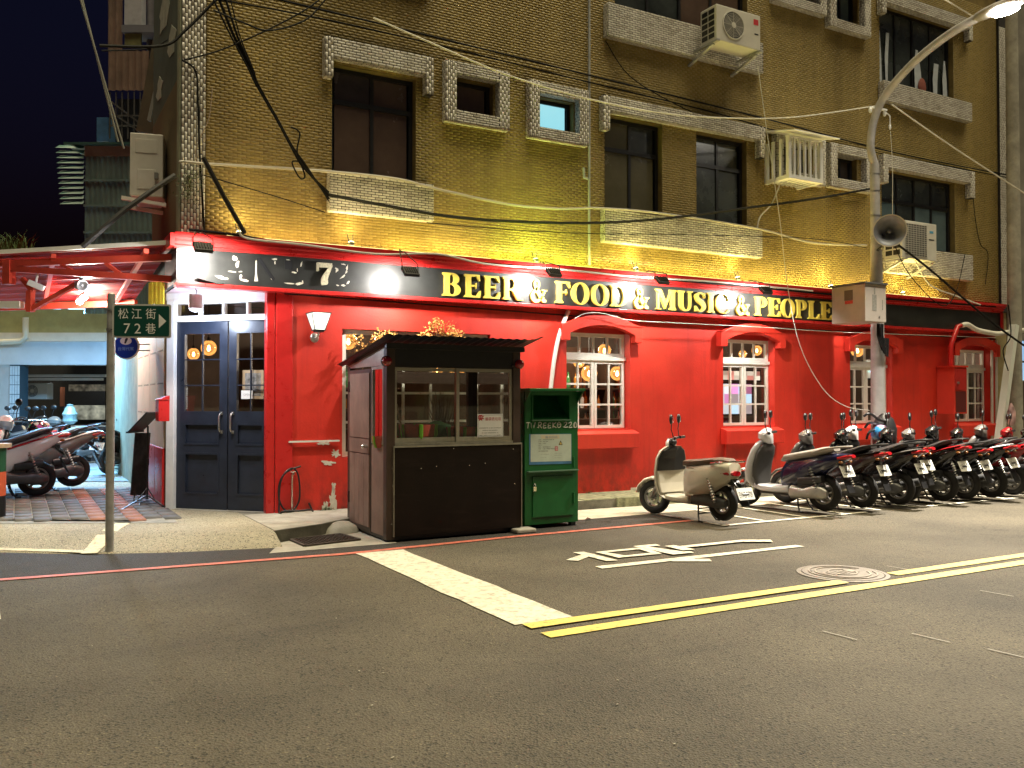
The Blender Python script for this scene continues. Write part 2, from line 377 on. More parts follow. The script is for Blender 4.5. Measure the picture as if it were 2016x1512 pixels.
def grime(n, l, g):
    sx = n.new('ShaderNodeSeparateXYZ'); l.new(g.outputs['Position'], sx.inputs[0]); r = n.new('ShaderNodeMapRange'); r.inputs[1].default_value = .75; r.inputs[2].default_value = .1; r.inputs[3].default_value = 0; r.inputs[4].default_value = 1; l.new(sx.outputs['Z'], r.inputs[0])
    return math_(n, l, 'MULTIPLY', r.outputs[0], noise_mask(n, l, g.outputs['Position'], 7, .40, .68, .9, (1, 1, .6))), (.10, .022, .014)
LAYER(RED, grime)
def cracks(n, l, g):
    d = n.new('ShaderNodeTexNoise'); d.inputs['Scale'].default_value = 1.1; d.inputs['Detail'].default_value = 6; l.new(g.outputs['Position'], d.inputs['Vector'])
    a = n.new('ShaderNodeVectorMath'); a.operation = 'ADD'; l.new(g.outputs['Position'], a.inputs[0]); l.new(d.outputs['Color'], a.inputs[1])
    v = n.new('ShaderNodeTexVoronoi'); v.feature = 'DISTANCE_TO_EDGE'; v.inputs['Scale'].default_value = .34; l.new(a.outputs[0], v.inputs['Vector'])
    r = n.new('ShaderNodeMapRange'); r.inputs[1].default_value = .0; r.inputs[2].default_value = .0035; r.inputs[3].default_value = .75; r.inputs[4].default_value = 0; l.new(v.outputs['Distance'], r.inputs[0])
    return math_(n, l, 'MULTIPLY', r.outputs[0], noise_mask(n, l, g.outputs['Position'], .5, .45, .6, 1)), (.018, .015, .012)
LAYER(ROAD, cracks)
LAYER(ROAD, lambda n, l, g: (noise_mask(n, l, g.outputs['Position'], .9, .58, .70, .45, (.35, 1.6, 1)), (.040, .034, .028)))    # darker tyre tracks
LAYER(ROAD, lambda n, l, g: (noise_mask(n, l, g.outputs['Position'], 2.3, .66, .72, .6), (.030, .025, .020)))                  # oil spots
LAYER(ROAD, lambda n, l, g: (noise_mask(n, l, g.outputs['Position'], .28, .50, .72, .38), (.15, .13, .10)))                     # dusty areas
GLASSC = GLASS('window_glass', (.93, .95, .94), .09)
GLASSD = GLASS('smoked_glass', (.90, .91, .85), .08, .03)
DARKPANE = M('dark_window_pane', (.060, .046, .038), .26, var=.55, scale=1.3, spec=.7)  # broad tone noise paints uneven reflections into the pane colour
GREYPANE = M('grey_window_pane', (.046, .054, .052), .26, var=.6, scale=1.2, spec=.7)  # reflections painted in by noise here too, on a greyer pane
YB = BRICK('ochre_brick', [(.275, .200, .052), (.32, .232, .064), (.345, .255, .078)], .5, stain=.7)
WB = BRICK('white_brick', [(.44, .40, .35), (.60, .57, .52), (.70, .68, .63)], .38, stain=.55)
GROUTY = M('ochre_mortar', (.20, .142, .042), .9, var=.35, scale=6, dirt=.3)
GROUTW = M('dark_mortar', (.030, .026, .026), .9, var=.3, scale=8)
RENDER = M('stained_render', (.24, .25, .17), .85, var=.3, scale=4, dirt=.4)
# ================================================================== GROUND
EDGE = [(-14, 16.5), (-8, 13.6), (-2, 10.55), (-.11, 9.45), (.35, 9.10), (.75, 8.88), (1.3, 8.66), (2.25, 8.46)]
def edge_y(x):
    for (a, b), (c, d) in zip(EDGE, EDGE[1:]):
        if a <= x <= c: return b + (d - b) * (x - a) / (c - a)
    return EDGE[0][1] if x < EDGE[0][0] else EDGE[-1][1]
def ss(t): t = min(max(t, 0), 1); return t * t * (3 - 2 * t)
def gz(x, y): return .012 + .108 * ss((y - edge_y(x)) / (.42 + .58 * min(max((1.9 - x) / 1.6, 0), 1)))
struct('road', MB().quad((-150, -150, 0), (150, -150, 0), (150, 150, 0), (-150, 150, 0)), ROAD)
mb = MB(); xs = [-14, -11, -8, -5, -3.5, -2] + [(-1.5 + i * .25) for i in range(15)] + [2.25]; ts = [0, .1, .2, .3, .4, .5, .6, .7, .85, 1.0, 1.6, 3]
g = [[(x, edge_y(x) + t, gz(x, edge_y(x) + t) if t else -.02) for t in ts] + [(x, 30, .12)] for x in xs]
for a, b in zip(g, g[1:]):
    for j in range(len(ts)): mb.quad(a[j], b[j], b[j + 1], a[j + 1])
struct('pavement', mb, APRON)
# raised kerb slab from the entrance along the pub wall
kerbline = [(2.252, 8.82), (2.8, 9.06), (3.2, 9.34), (4.2, 9.50), (40, 9.50)]
mb = MB()
top = kerbline; n = len(top)
for (a, b), (c, d) in zip(top, top[1:]):
    mb.quad((a, b, .12), (c, d, .12), (c, 10.6, .12), (a, 10.6, .12)); mb.quad((a, b, -.02), (c, d, -.02), (c, d, .12), (a, b, .12))
mb.quad((2.252, 8.82, -.02), (2.252, 8.82, .12), (2.252, 10.6, .12), (2.252, 10.6, -.02))
struct('kerb', mb, KERB)
struct('kerb_top', MB().quad((2.256, 8.832, .124), (2.8, 9.07, .124), (3.2, 9.35, .124), (4.2, 9.51, .124), (5.4, 9.51, .124), (5.4, 10.19, .124), (2.256, 10.19, .124)), CONC)
mb = MB()
for k in range(24):                          # rough mossy kerb beside the parking bays
    x = 5.4 + k * .5; mb.box(x + .004, x + .496, 9.50 + random.uniform(-.03, .03), 10.19, .0, .126 + random.uniform(0, .02))
struct('mossy_kerb', mb, MOSS, bevel=.012)
struct('gutter_slab', MB().quad((2.05, 8.22, .007), (3.3, 8.20, .007), (3.3, 9.44, .007), (2.3, 8.78, .007)), CONC)
struct('gutter', MB().quad((5.1, 8.72, .006), (17, 8.9, .006), (17, 9.49, .006), (5.1, 9.49, .006)), M('pale_gutter_concrete', (.46, .42, .33), .85, var=.28, scale=5, bump=.4, bscale=60, dirt=.45))
mb = MB()
PATCH = [(-14, 8.2), (-.1, 8.1), (2.65, 7.90), (4.44, 8.03), (6.9, 8.07)]
for (a, b), (c, d) in zip(PATCH, PATCH[1:]): mb.quad((a, b, .003), (c, d, .003), (c, d + 1.2 if a > 2 else 16, .003), (a, b + 1.2 if a > 2 else 16, .003))
struct('road_patch', mb, ROADNEW)
def line(name, pts, wd, mat, z=.007, ground=False, split=.25):
    mb = MB(); P = []
    for (a, b), (c, d) in zip(pts, pts[1:]):
        k = max(1, int(math.hypot(c - a, d - b) / split)); P += [(a + (c - a) * i / k, b + (d - b) * i / k) for i in range(k)]
    P.append(pts[-1]); L = []
    for i, p in enumerate(P):
        q0, q1 = P[max(i - 1, 0)], P[min(i + 1, len(P) - 1)]; dx, dy = q1[0] - q0[0], q1[1] - q0[1]; k = math.hypot(dx, dy)
        w_ = wd / 2 * random.uniform(.95, 1.05); nx, ny = -dy / k * w_, dx / k * w_
        L.append([(p[0] + s_ * nx, p[1] + s_ * ny, (gz(p[0] + s_ * nx, p[1] + s_ * ny) + .004) if ground else z) for s_ in (1, -1)])
    for a, b in zip(L, L[1:]): mb.quad(a[0], a[1], b[1], b[0])
    return struct(name, mb, mat)
line('red_kerb_line', [(-14, 8.2), (-.1, 8.06), (2.65, 7.86), (4.44, 7.99), (6.93, 8.04)], .09, PAINTR)
line('stop_line', [(2.965, 4.86), (2.975, 7.82)], .45, PAINTW)
line('yellow_centre_line', [(2.79, 4.785), (5.62, 4.755)], .115, PAINTY, z=.011)
line('yellow_centre_line', [(6.22, 4.775), (60, 4.75)], .115, PAINTY)
line('yellow_centre_line', [(2.79, 4.560), (60, 4.535)], .125, PAINTY)
line('bay_line', [(6.93, 7.53), (9.35, 7.55)], .075, PAINTW, z=.010); line('bay_line', [(10.6, 7.58), (30, 7.62)], .075, PAINTW, z=.010)
for x in [6.96 + .68 * i for i in range(18)]: line('bay_line', [(x, 7.60), (x - .02, 9.0)], .06, PAINTW, z=.009)
line('bay_line', [(-.36, 8.02), (-.30, 6.6)], .45, PAINTW)
for k, (px, py) in enumerate(((1650, 1253), (1830, 1258), (1985, 1290), (1770, 1120), (1960, 1170))):
    p = atz(px, py); line('paint_remnant', [(p.x, p.y + .12), (p.x + .02, p.y - .12)], .010, M('faded_road_paint', (.30, .28, .23), .7, var=.3, scale=40))
line('apron_line', [(-6, 15.0), (-.13, 11.05), (1.10, 10.26)], .13, PAINTP, ground=True)
line('apron_line', [(1.02, 10.20), (.60, 8.98)], .15, PAINTP, ground=True)
line('apron_line', [(-6, 12.75), (-.11, 9.60), (.60, 9.05)], .08, PAINTP, ground=True)
for k in range(9):
    x = 1.05 - .34 * k; line('apron_line', [(x, 10.40 - .62 * (x - 1.05) * .93 + .1), (x - .22, 10.40 - .62 * (x - 1.05) * .93 + .22)], .06, PAINTP, ground=True)
# the word painted on the lane
mb = MB(); Z8 = lambda a, b: atz(1100 + a / 4.032, 1050 + b / 4.037, .008)
def strokes(*pts): mb.quad(*[Z8(*p) for p in pts])
strokes((288, 262), (345, 279), (1952, 103), (1880, 92))
strokes((815, 206), (905, 222), (1217, 222), (1195, 203), (1040, 200))
strokes((55, 212), (155, 218), (290, 165), (215, 158)); strokes((112, 152), (200, 147), (470, 215), (380, 222))
strokes((288, 150), (600, 117), (640, 128), (355, 155)); strokes((288, 150), (375, 152), (555, 183), (475, 196))
strokes((475, 196), (820, 164), (745, 155), (500, 182)); strokes((600, 117), (690, 118), (820, 164), (730, 157))
strokes((590, 105), (770, 88), (808, 100), (640, 116)); strokes((620, 110), (700, 108), (1000, 150), (905, 173))
strokes((905, 173), (1075, 157), (1040, 146), (880, 160))
strokes((840, 105), (915, 98), (1082, 132), (985, 140)); strokes((960, 106), (1440, 57), (1470, 70), (1010, 118)); strokes((1440, 57), (1680, 56), (1700, 72), (1470, 73))
for q in range(0, len(mb.v)): mb.v[q].z += .0006 * (q // 4)
struct('lane_lettering', mb, PAINTW, label='white stretched character painted on the lane')
# manhole
MH = Vector((5.90, 5.00, 0)); mh = thing('manhole_cover', 'round cast iron manhole cover set between the yellow lines', 'manhole cover', MH)
IRON = M('worn_cast_iron', (.20, .175, .15), .6, .3, var=.3, scale=22, bump=.3)
obj('rim', MB().lathe((0, 0, -.01), (0, 0, 1), [(.36, 0), (.36, .016), (.325, .018), (.32, .010)], 40, False), IRON, mh, True)
obj('lid', MB().lathe((0, 0, -.01), (0, 0, 1), [(.318, 0), (.316, .020), (.001, .0225)], 40, False), IRON, mh, True)
mb = MB()
for rr in (.27, .22, .12):
    mb.strip([(math.cos(a) * rr, math.sin(a) * rr) for a in np.linspace(.2, 5.9, 30)], [(math.cos(a) * (rr - .014), math.sin(a) * (rr - .014)) for a in np.linspace(.2, 5.9, 30)], .0095, .0165, lambda a, b, h: (a, b, h))
for k in range(7): mb.box(-.19 + .05 * k, -.17 + .05 * k, -.06, .05, .0095, .0158)
mb.lathe((.10, .02, .0095), (0, 0, 1), [(.05, 0), (.045, .007), (.001, .0075)], 14)
obj('cast_pattern', mb, M('polished_iron', (.32, .28, .24), .45, .5, var=.2, scale=30), mh, True)
mb = MB()
for a in (.6, 2.4, 4.2): mb.lathe((.25 * math.cos(a), .25 * math.sin(a), .011), (0, 0, 1), [(.016, 0), (.016, .0023)], 10)
obj('lift_hole', mb, BLACK, mh, True)
# drain grate
gp = [Vector((2.44, 8.42, 0)), Vector((3.03, 8.53, 0)), Vector((2.98, 8.98, 0)), Vector((2.42, 8.86, 0))]
gr = thing('drain_grate', 'rusty steel drain grate in the gutter beside the brown booth', 'drain grate', (2.72, 8.70, .0))
mb = MB()
for a, b in zip(gp, gp[1:] + gp[:1]): mb.bar((a.x, a.y, .016), (b.x, b.y, .016), .03, .018)
RUST = M('dark_rusty_steel', (.07, .055, .045), .7, .5, var=.4, scale=30); obj('frame', mb, RUST, gr)
for i in range(1, 15):
    t = i / 15; a = gp[0].lerp(gp[1], t); b = gp[3].lerp(gp[2], t); obj('bar', MB().bar((a.x, a.y, .017), (b.x, b.y, .017), .009, .014), RUST, gr)
for i in range(1, 7):
    t = i / 7; a = gp[0].lerp(gp[3], t); b = gp[1].lerp(gp[2], t); obj('cross_bar', MB().bar((a.x, a.y, .0185), (b.x, b.y, .0185), .007, .012), RUST, gr)
obj('pit', MB().quad(*[(p.x, p.y, .0095) for p in gp]), BLACK, gr)  # flat black sheet painted in for the shade below the bars
# brick paving by the side door
PAVG = BRICK('grey_paver', [(.115, .115, .12), (.145, .14, .14), (.18, .17, .165)], .8, stain=.5, spec=.3)
PAVR = BRICK('red_paver', [(.30, .14, .10), (.35, .17, .12), (.38, .20, .15)], .8, stain=.4, spec=.3)
pv = struct('paving', MB().quad((-7, 14.3, .124), (1.50, 9.88, .124), (1.58, 11.3, .124), (1.58, 14.2, .124), (-7, 18.7, .124)), M('pale_paving_joint', (.26, .25, .22), .9, var=.3, scale=12))
cells = {0: [], 1: []}
fr = lambda x: 9.92 + (1.50 - x) * .52
bk = lambda x: 14.15 + max(0, (1.5 - x)) * .56
for i in range(-40, 9):
    x = .0 + i * .178
    for j in range(60):
        y = 9.6 + j * .30 + (.15 if i % 2 else 0)
        if y > fr(x) and y + .29 < bk(x + .17) and x + .172 < 1.60: cells[1 if i in (4, 6) else 0].append((x + .004, x + .170, y + .006, y + .292))
unit = {}
for k, mt in ((0, PAVG), (1, PAVR)):
    c = sorted(cells[k], key=lambda q: math.hypot(q[0], q[2]))
    vis = [q for q in c if (q[0] > -.3 - (q[2] - 10) * .03)]
    near, far = vis[:150], [q for q in c if q not in set(vis[:150])]
    ms = brick_mesh('paver', [([(-.083, .083, -.143, .143)], (0, 0, 0), (1, 0, 0), (0, 1, 0), (0, 0, 1))], mt, .012)
    for q in near:
        o = bpy.data.objects.new('paver', ms); COL.objects.link(o); o.parent = pv; o.location = ((q[0] + q[1]) / 2, (q[2] + q[3]) / 2, .125 + random.uniform(-.002, .002))
    if far:
        o = bpy.data.objects.new('paver_field', brick_mesh('paver_field', [(far, (0, 0, .125), (1, 0, 0), (0, 1, 0), (0, 0, 1))], mt, .012)); COL.objects.link(o); o.parent = pv; o['kind'] = 'stuff'
# ================================================================== CORNER BUILDING
YW = 10.20; X0, X1, ZT = 1.56, 16.70, 10.2
bld = thing('corner_building', 'ochre brick corner building over a red painted pub', 'building', (X0, YW, 0))
up_holes = [(3.26, 4.34, 4.13, 5.43), (4.88, 5.44, 5.12, 5.55), (6.10, 6.70, 5.08, 5.52), (7.22, 8.25, 4.12, 5.45), (8.90, 9.92, 4.10, 5.45), (10.62, 11.3, 5.05, 5.55),
            (11.86, 12.45, 5.10, 5.52), (13.07, 15.1, 4.11, 5.42), (7.4, 9.95, 7.0, 8.3), (10.6, 11.45, 7.85, 8.3), (11.85, 12.5, 7.72, 8.5), (13.05, 15.1, 6.94, 8.32), (3.26, 4.34, 7.05, 8.3)]
mb = MB(); wall_grid(mb, X0, X1, 3.12, ZT, up_holes, YW, YW + .2)
obj('upper_wall', mb, GROUTY, bld)
cells = courses(1.82, 16.42, 3.16, 8.9, .098, .0345, .0045, [(a - .0, b + .0, c, d) for a, b, c, d in up_holes])
field = brick_mesh('brickwork', [(cells, (0, YW, 0), (1, 0, 0), (0, 0, 1), (0, -1, 0))], YB, .007)
o = bpy.data.objects.new('brickwork', field); COL.objects.link(o); o.parent = bld; o.location = -Vector(bld.location); o['kind'] = 'stuff'
wbc = []                                      # white brick cells gathered for the rest of the building
def front(x0, x1, z0, z1, Y, vertical=False): wbc.append((courses(x0, x1, z0, z1, .0935, .0315, .007, vertical=vertical), (0, Y, 0), (1, 0, 0), (0, 0, 1), (0, -1, 0)))
def side(y0, y1, z0, z1, X, vertical=True, s=-1): wbc.append((courses(y0, y1, z0, z1, .0935, .0315, .007, vertical=vertical), (X, 0, 0), (0, 1, 0), (0, 0, 1), (s, 0, 0)))
def under(x0, x1, y0, y1, z): wbc.append((courses(x0, x1, y0, y1, .0935, .0315, .007), (0, 0, z), (1, 0, 0), (0, 1, 0), (0, 0, -1)))
PR = .13                                      # how far the white surrounds stand out
def hood(x0, x1, zb, zt, leg, drop):          # flat hood with short legs
    mb = MB(); Yf = YW - PR
    mb.box(x0, x1, Yf, YW + .0, zb, zt); mb.box(x0, x0 + leg, Yf, YW, zb - drop, zb); mb.box(x1 - leg, x1, Yf, YW, zb - drop, zb)
    obj('window_hood', mb, GROUTW, bld)
    front(x0 + leg, x1 - leg, zb, zt, Yf); front(x0, x0 + leg, zb - drop, zt, Yf, True); front(x1 - leg, x1, zb - drop, zt, Yf, True)
    side(Yf, YW - .01, zb - drop, zt, x0); under(x0 + leg, x1 - leg, Yf, YW, zb); side(Yf, YW - .01, zb - drop, zb, x1 - leg); under(x0, x0 + leg, Yf, YW - .01, zb - drop)
def sill(x0, x1, z0, z1, pick=False):
    Yf = YW - PR; s_ = obj('sill_panel', MB().box(x0, x1, Yf, YW, z0, z1), GROUTW, bld)
    side(Yf, YW - .01, z0, z1, x0); under(x0, x1, Yf, YW - .01, z0)
    cs = courses(x0, x1, z0, z1, .0935, .0315, .007)
    if not pick: wbc.append((cs, (0, Yf, 0), (1, 0, 0), (0, 0, 1), (0, -1, 0))); return
    full = [c for c in cs if c[1] - c[0] > .080]; rest = [c for c in cs if c[1] - c[0] <= .080]
    hh = full[0][3] - full[0][2]
    ms = brick_mesh('brick', [([(-.04325, .04325, -hh / 2, hh / 2)], (0, 0, 0), (1, 0, 0), (0, 0, 1), (0, -1, 0))], WB)
    for c in full[:pick]:
        o = bpy.data.objects.new('brick', ms); COL.objects.link(o); o.parent = s_
        o.location = ((c[0] + c[1]) / 2, Yf + random.uniform(-.001, .001), (c[2] + c[3]) / 2); o.location -= worldloc(s_)
    wbc.append((rest + full[pick:], (0, Yf, 0), (1, 0, 0), (0, 0, 1), (0, -1, 0)))
def surround(x0, x1, z0, z1, t=.15, dp=.19):
    Yf = YW - PR; mb = MB(); mb.box(x0, x0 + t, Yf, YW, z0, z1); mb.box(x1 - t, x1, Yf, YW, z0, z1); mb.box(x0 + t, x1 - t, Yf, YW, z1 - t, z1); mb.box(x0 + t, x1 - t, Yf, YW, z0, z0 + t)
    obj('window_surround', mb, GROUTW, bld)
    front(x0, x0 + t, z0, z1, Yf, True); front(x1 - t, x1, z0, z1, Yf, True); front(x0 + t, x1 - t, z1 - t, z1, Yf); front(x0 + t, x1 - t, z0, z0 + t, Yf)
    side(Yf, YW - .01, z0, z1, x0); under(x0, x1, Yf, YW - .01, z0); side(Yf, YW + .1, z0 + t, z1 - t, x1 - t); under(x0 + t, x1 - t, Yf, YW + .1, z1 - t)
hood(3.14, 4.53, 5.47, 5.70, .10, .24); sill(3.20, 4.53, 3.645, 4.105, pick=210)
surround(4.70, 5.62, 4.95, 5.715); surround(5.93, 6.87, 4.92, 5.685)
hood(7.12, 10.2, 5.47, 5.68, .11, .27); sill(7.14, 10.12, 3.63, 4.08, pick=110)
surround(10.45, 11.55, 4.92, 5.68); surround(11.68, 12.70, 4.94, 5.66)
hood(12.98, 15.52, 5.43, 5.65, .12, .27); sill(13.0, 15.44, 3.62, 4.09)
sill(7.2, 10.16, 6.53, 7.0); sill(13.0, 15.45, 6.58, 6.93); surround(10.42, 11.6, 7.74, 8.4); surround(11.68, 12.68, 7.6, 8.5); hood(12.98, 15.5, 8.3, 8.5, .1, .2); hood(3.14, 4.53, 8.3, 8.5, .1, .2); sill(3.2, 4.53, 6.6, 7.05)
YR = 12.5
# corner pilaster and the return wall above the side door
mb = MB().box(X0, 1.815, YW - .02, YW, 3.1, ZT); obj('pilaster', mb, GROUTW, bld); obj('pilaster', MB().box(16.43, 16.72, YW - .05, YW, 3.1, ZT), GROUTW, bld)
front(X0, 1.815, 3.2, 7.2, YW - .02, True); front(16.43, 16.72, 3.2, 8.6, YW - .05, True)
o = bpy.data.objects.new('white_brickwork', brick_mesh('white_brickwork', wbc, WB)); COL.objects.link(o); o.parent = bld; o.location = -Vector(bld.location); o['kind'] = 'stuff'
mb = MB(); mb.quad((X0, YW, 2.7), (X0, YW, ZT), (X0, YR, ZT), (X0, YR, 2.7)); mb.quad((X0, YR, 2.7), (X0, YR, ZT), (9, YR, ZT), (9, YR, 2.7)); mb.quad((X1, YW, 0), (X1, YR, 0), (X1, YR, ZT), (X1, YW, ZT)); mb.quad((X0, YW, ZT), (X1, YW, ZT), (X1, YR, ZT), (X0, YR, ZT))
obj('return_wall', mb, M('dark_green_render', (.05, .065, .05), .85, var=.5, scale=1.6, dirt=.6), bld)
mb = MB(); mb.box(X0 - .02, X0, YW + .0, 10.36, 3.2, ZT); obj('corner_strip', mb, RENDER, bld)
mb = MB(); mb.box(X0 - .015, X0, 10.4, 12.4, 3.2, 5.0); obj('side_tiling', mb, M('brown_side_tiling', (.11, .075, .03), .7, var=.2, scale=8), bld)
for (y, z, r) in ((10.9, 5.6, .3), (11.5, 6.2, .42), (11.2, 7.0, .5), (11.9, 5.35, .25), (12.6, 7.2, .5)):
    mb = MB(); mb.prism([(y + r * (1 + .35 * math.sin(3.1 * k + r * 9)) * math.cos(k * .52), z + .55 * r * (1 + .3 * math.cos(2.3 * k)) * math.sin(k * .52)) for k in range(12)], X0 - .006, X0 - .001, lambda a, b, h: (h, a, b)); obj('peeling_render', mb, M('pale_render', (.30, .32, .27), .9, var=.3, scale=7), bld)
# upper windows
def upwin(x0, x1, z0, z1, split=None, cols=2, mat=DARKPANE, d=.10, lower=True):
    fw_ = .05; Y = YW + d; mb = MB(); mb.box(x0, x0 + fw_, Y, Y + .06, z0, z1); mb.box(x1 - fw_, x1, Y, Y + .06, z0, z1)
    mb.box(x0 + fw_, x1 - fw_, Y, Y + .06, z0, z0 + fw_); mb.box(x0 + fw_, x1 - fw_, Y, Y + .06, z1 - fw_, z1)
    rows = [(z0 + fw_, z1 - fw_)] if split is None else [(z0 + fw_, split - .03), (split + .03, z1 - fw_)]
    if split is not None: mb.box(x0 + fw_, x1 - fw_, Y, Y + .06, split - .03, split + .03)
    cw = (x1 - x0 - 2 * fw_) / cols
    for k in range(1, cols): 
        for r, (a, b) in enumerate(rows): mb.box(x0 + fw_ + k * cw - .022, x0 + fw_ + k * cw + .022, Y + .002, Y + .055, a, b)
    wn = obj('window', mb, BLACK, bld)
    for k in range(cols):
        for r, (a, b) in enumerate(rows):
            lo, hi = x0 + fw_ + k * cw + .02, x0 + fw_ + (k + 1) * cw - .02; yo = .022 + .012 * (k % 2)
            m_ = mat[(r * cols + k) % len(mat)] if isinstance(mat, list) else mat
            obj('pane', MB().box(lo, hi, Y + yo, Y + yo + .006, a, b), m_, wn)
    return wn
BROWN = M('brown_blind_pane', (.10, .066, .050), .25, var=.2, scale=2, spec=.6); OLIVE = M('olive_blind_pane', (.11, .10, .060), .25, var=.2, scale=2, spec=.6)
upwin(3.26, 4.34, 4.13, 5.43, 5.02, 2, [BROWN, BROWN, DARKPANE, BROWN]); upwin(4.88, 5.44, 5.12, 5.55, None, 1, BROWN)
wl = upwin(6.10, 6.70, 5.08, 5.52, None, 1, EM('lit_bathroom_pane', (.26, .62, .70), .30))
upwin(7.22, 8.25, 4.12, 5.45, 5.0, 2, [OLIVE, OLIVE, OLIVE, GREYPANE]); upwin(8.90, 9.92, 4.10, 5.45, 5.0, 2, GREYPANE); upwin(10.62, 11.3, 5.05, 5.55, None, 1, GREYPANE)
upwin(11.86, 12.45, 5.10, 5.52, None, 2, DARKPANE); 
BLUEP = M('blue_grey_pane', (.10, .145, .16), .2, var=.3, scale=1.5, spec=.6)
upwin(13.07, 15.1, 4.11, 5.42, 4.93, 4, [BLUEP, GREYPANE, BLUEP, BLUEP, GREYPANE, GREYPANE, GREYPANE, GREYPANE])
upwin(7.4, 9.95, 7.0, 8.3, None, 4, [GREYPANE, GREYPANE, BROWN, BROWN]); upwin(10.6, 11.45, 7.85, 8.3, None, 2, BLUEP); upwin(11.85, 12.5, 7.72, 8.5, None, 2, BLUEP); upwin(3.26, 4.34, 7.05, 8.3, None, 2, BROWN)
wr = upwin(13.05, 15.1, 6.94, 8.32, None, 4, GREYPANE)
PALE = M('pale_curtain', (.50, .55, .62), .7, var=.15, scale=9)
for (a, b, c, d, e) in ((13.12, .10, 7.0, 7.9, -.05), (13.32, .05, 7.0, 7.9, .05), (14.12, .20, 6.98, 7.75, -.12), (14.64, .10, 6.98, 7.6, .05), (14.92, .12, 6.98, 7.7, -.06)):
    mb = MB(); mb.prism([(a, c), (a + b, c), (a + b + e * .3, (c + d) / 2), (a + b + e, d), (a + .02, d), (a - .02, (c + d) / 2)], YW + .085, YW + .09, XF); obj('curtain', mb, PALE, wr)
obj('curtain_bundle', MB().ell((14.28, YW + .06, 7.08), (.11, .03, .17), 12, 7), M('rust_cloth', (.25, .07, .05), .8), wr)
# ------------------------------------------------------------------ red ground floor
XR = 16.30; WC = [7.12, 9.96, 12.79, 15.60]
gh = [(c - .54, c + .54, .98, 2.44) for c in WC] + [(3.40, 5.40, .73, 2.27)]
mb = MB(); wall_grid(mb, 2.66, XR, 0.0, 2.72, gh, YW, YW + .22)
mb.quad((2.66, YW, 0), (2.66, YW + .22, 0), (2.66, YW + .22, 2.72), (2.66, YW, 2.72)); mb.quad((XR, YW, 0), (XR, YW, 2.72), (XR, 20, 2.72), (XR, 20, 0))
obj('red_wall', mb, RED, bld)
mb = MB(); mb.box(XR + .005, 16.70, YW + .02, YW + .2, 0, 3.1); obj('end_wall', mb, M('beige_render', (.36, .29, .15), .85, var=.3, scale=4, dirt=.4), bld)
def archpoly(cx):
    o_, i_ = .68, .55; za, zs, zf = 2.60, 2.46, 2.23; ia, is_ = 2.455, 2.33
    out = [(cx - o_, zf), (cx - o_, zs)] + [(cx - o_ + .06 + (2 * o_ - .12) * k / 14, zs + (za - zs) * (1 - (2 * k / 14 - 1) ** 2)) for k in range(15)] + [(cx + o_, zs), (cx + o_, zf)]
    inn = [(cx - i_, zf), (cx - i_, is_ - .01)] + [(cx - i_ + 2 * i_ * k / 14, is_ + (ia - is_) * (1 - (2 * k / 14 - 1) ** 2)) for k in range(15)] + [(cx + i_, is_ - .01), (cx + i_, zf)]
    return out, inn
def muntins(parent, name, x0, x1, z0, z1, cols, rows, Y, fw_, mw, mat, pane=True, dp=.05):
    mb = MB(); mb.box(x0, x0 + fw_, Y, Y + dp, z0, z1); mb.box(x1 - fw_, x1, Y, Y + dp, z0, z1); mb.box(x0 + fw_, x1 - fw_, Y, Y + dp, z0, z0 + fw_); mb.box(x0 + fw_, x1 - fw_, Y, Y + dp, z1 - fw_, z1)
    s_ = obj(name, mb, mat, parent) if parent is not None else None
    cw = (x1 - x0 - 2 * fw_) / cols; rh = (z1 - z0 - 2 * fw_) / rows
    for k in range(1, cols): obj('muntin', MB().box(x0 + fw_ + k * cw - mw / 2, x0 + fw_ + k * cw + mw / 2, Y + .008, Y + dp - .008, z0 + fw_, z1 - fw_), mat, s_)
    for k in range(1, rows):
        for q in range(cols): obj('muntin', MB().box(x0 + fw_ + q * cw + (mw / 2 if q else 0), x0 + fw_ + (q + 1) * cw - (mw / 2 if q < cols - 1 else 0), Y + .010, Y + dp - .010, z0 + fw_ + k * rh - mw / 2, z0 + fw_ + k * rh + mw / 2), mat, s_)
    if pane:
        for k in range(cols):
            for q in range(rows): obj('pane', MB().quad((x0 + fw_ + k * cw, Y + dp / 2, z0 + fw_ + q * rh), (x0 + fw_ + (k + 1) * cw, Y + dp / 2, z0 + fw_ + q * rh), (x0 + fw_ + (k + 1) * cw, Y + dp / 2, z0 + fw_ + (q + 1) * rh), (x0 + fw_ + k * cw, Y + dp / 2, z0 + fw_ + (q + 1) * rh)), GLASSC, s_)
    return s_
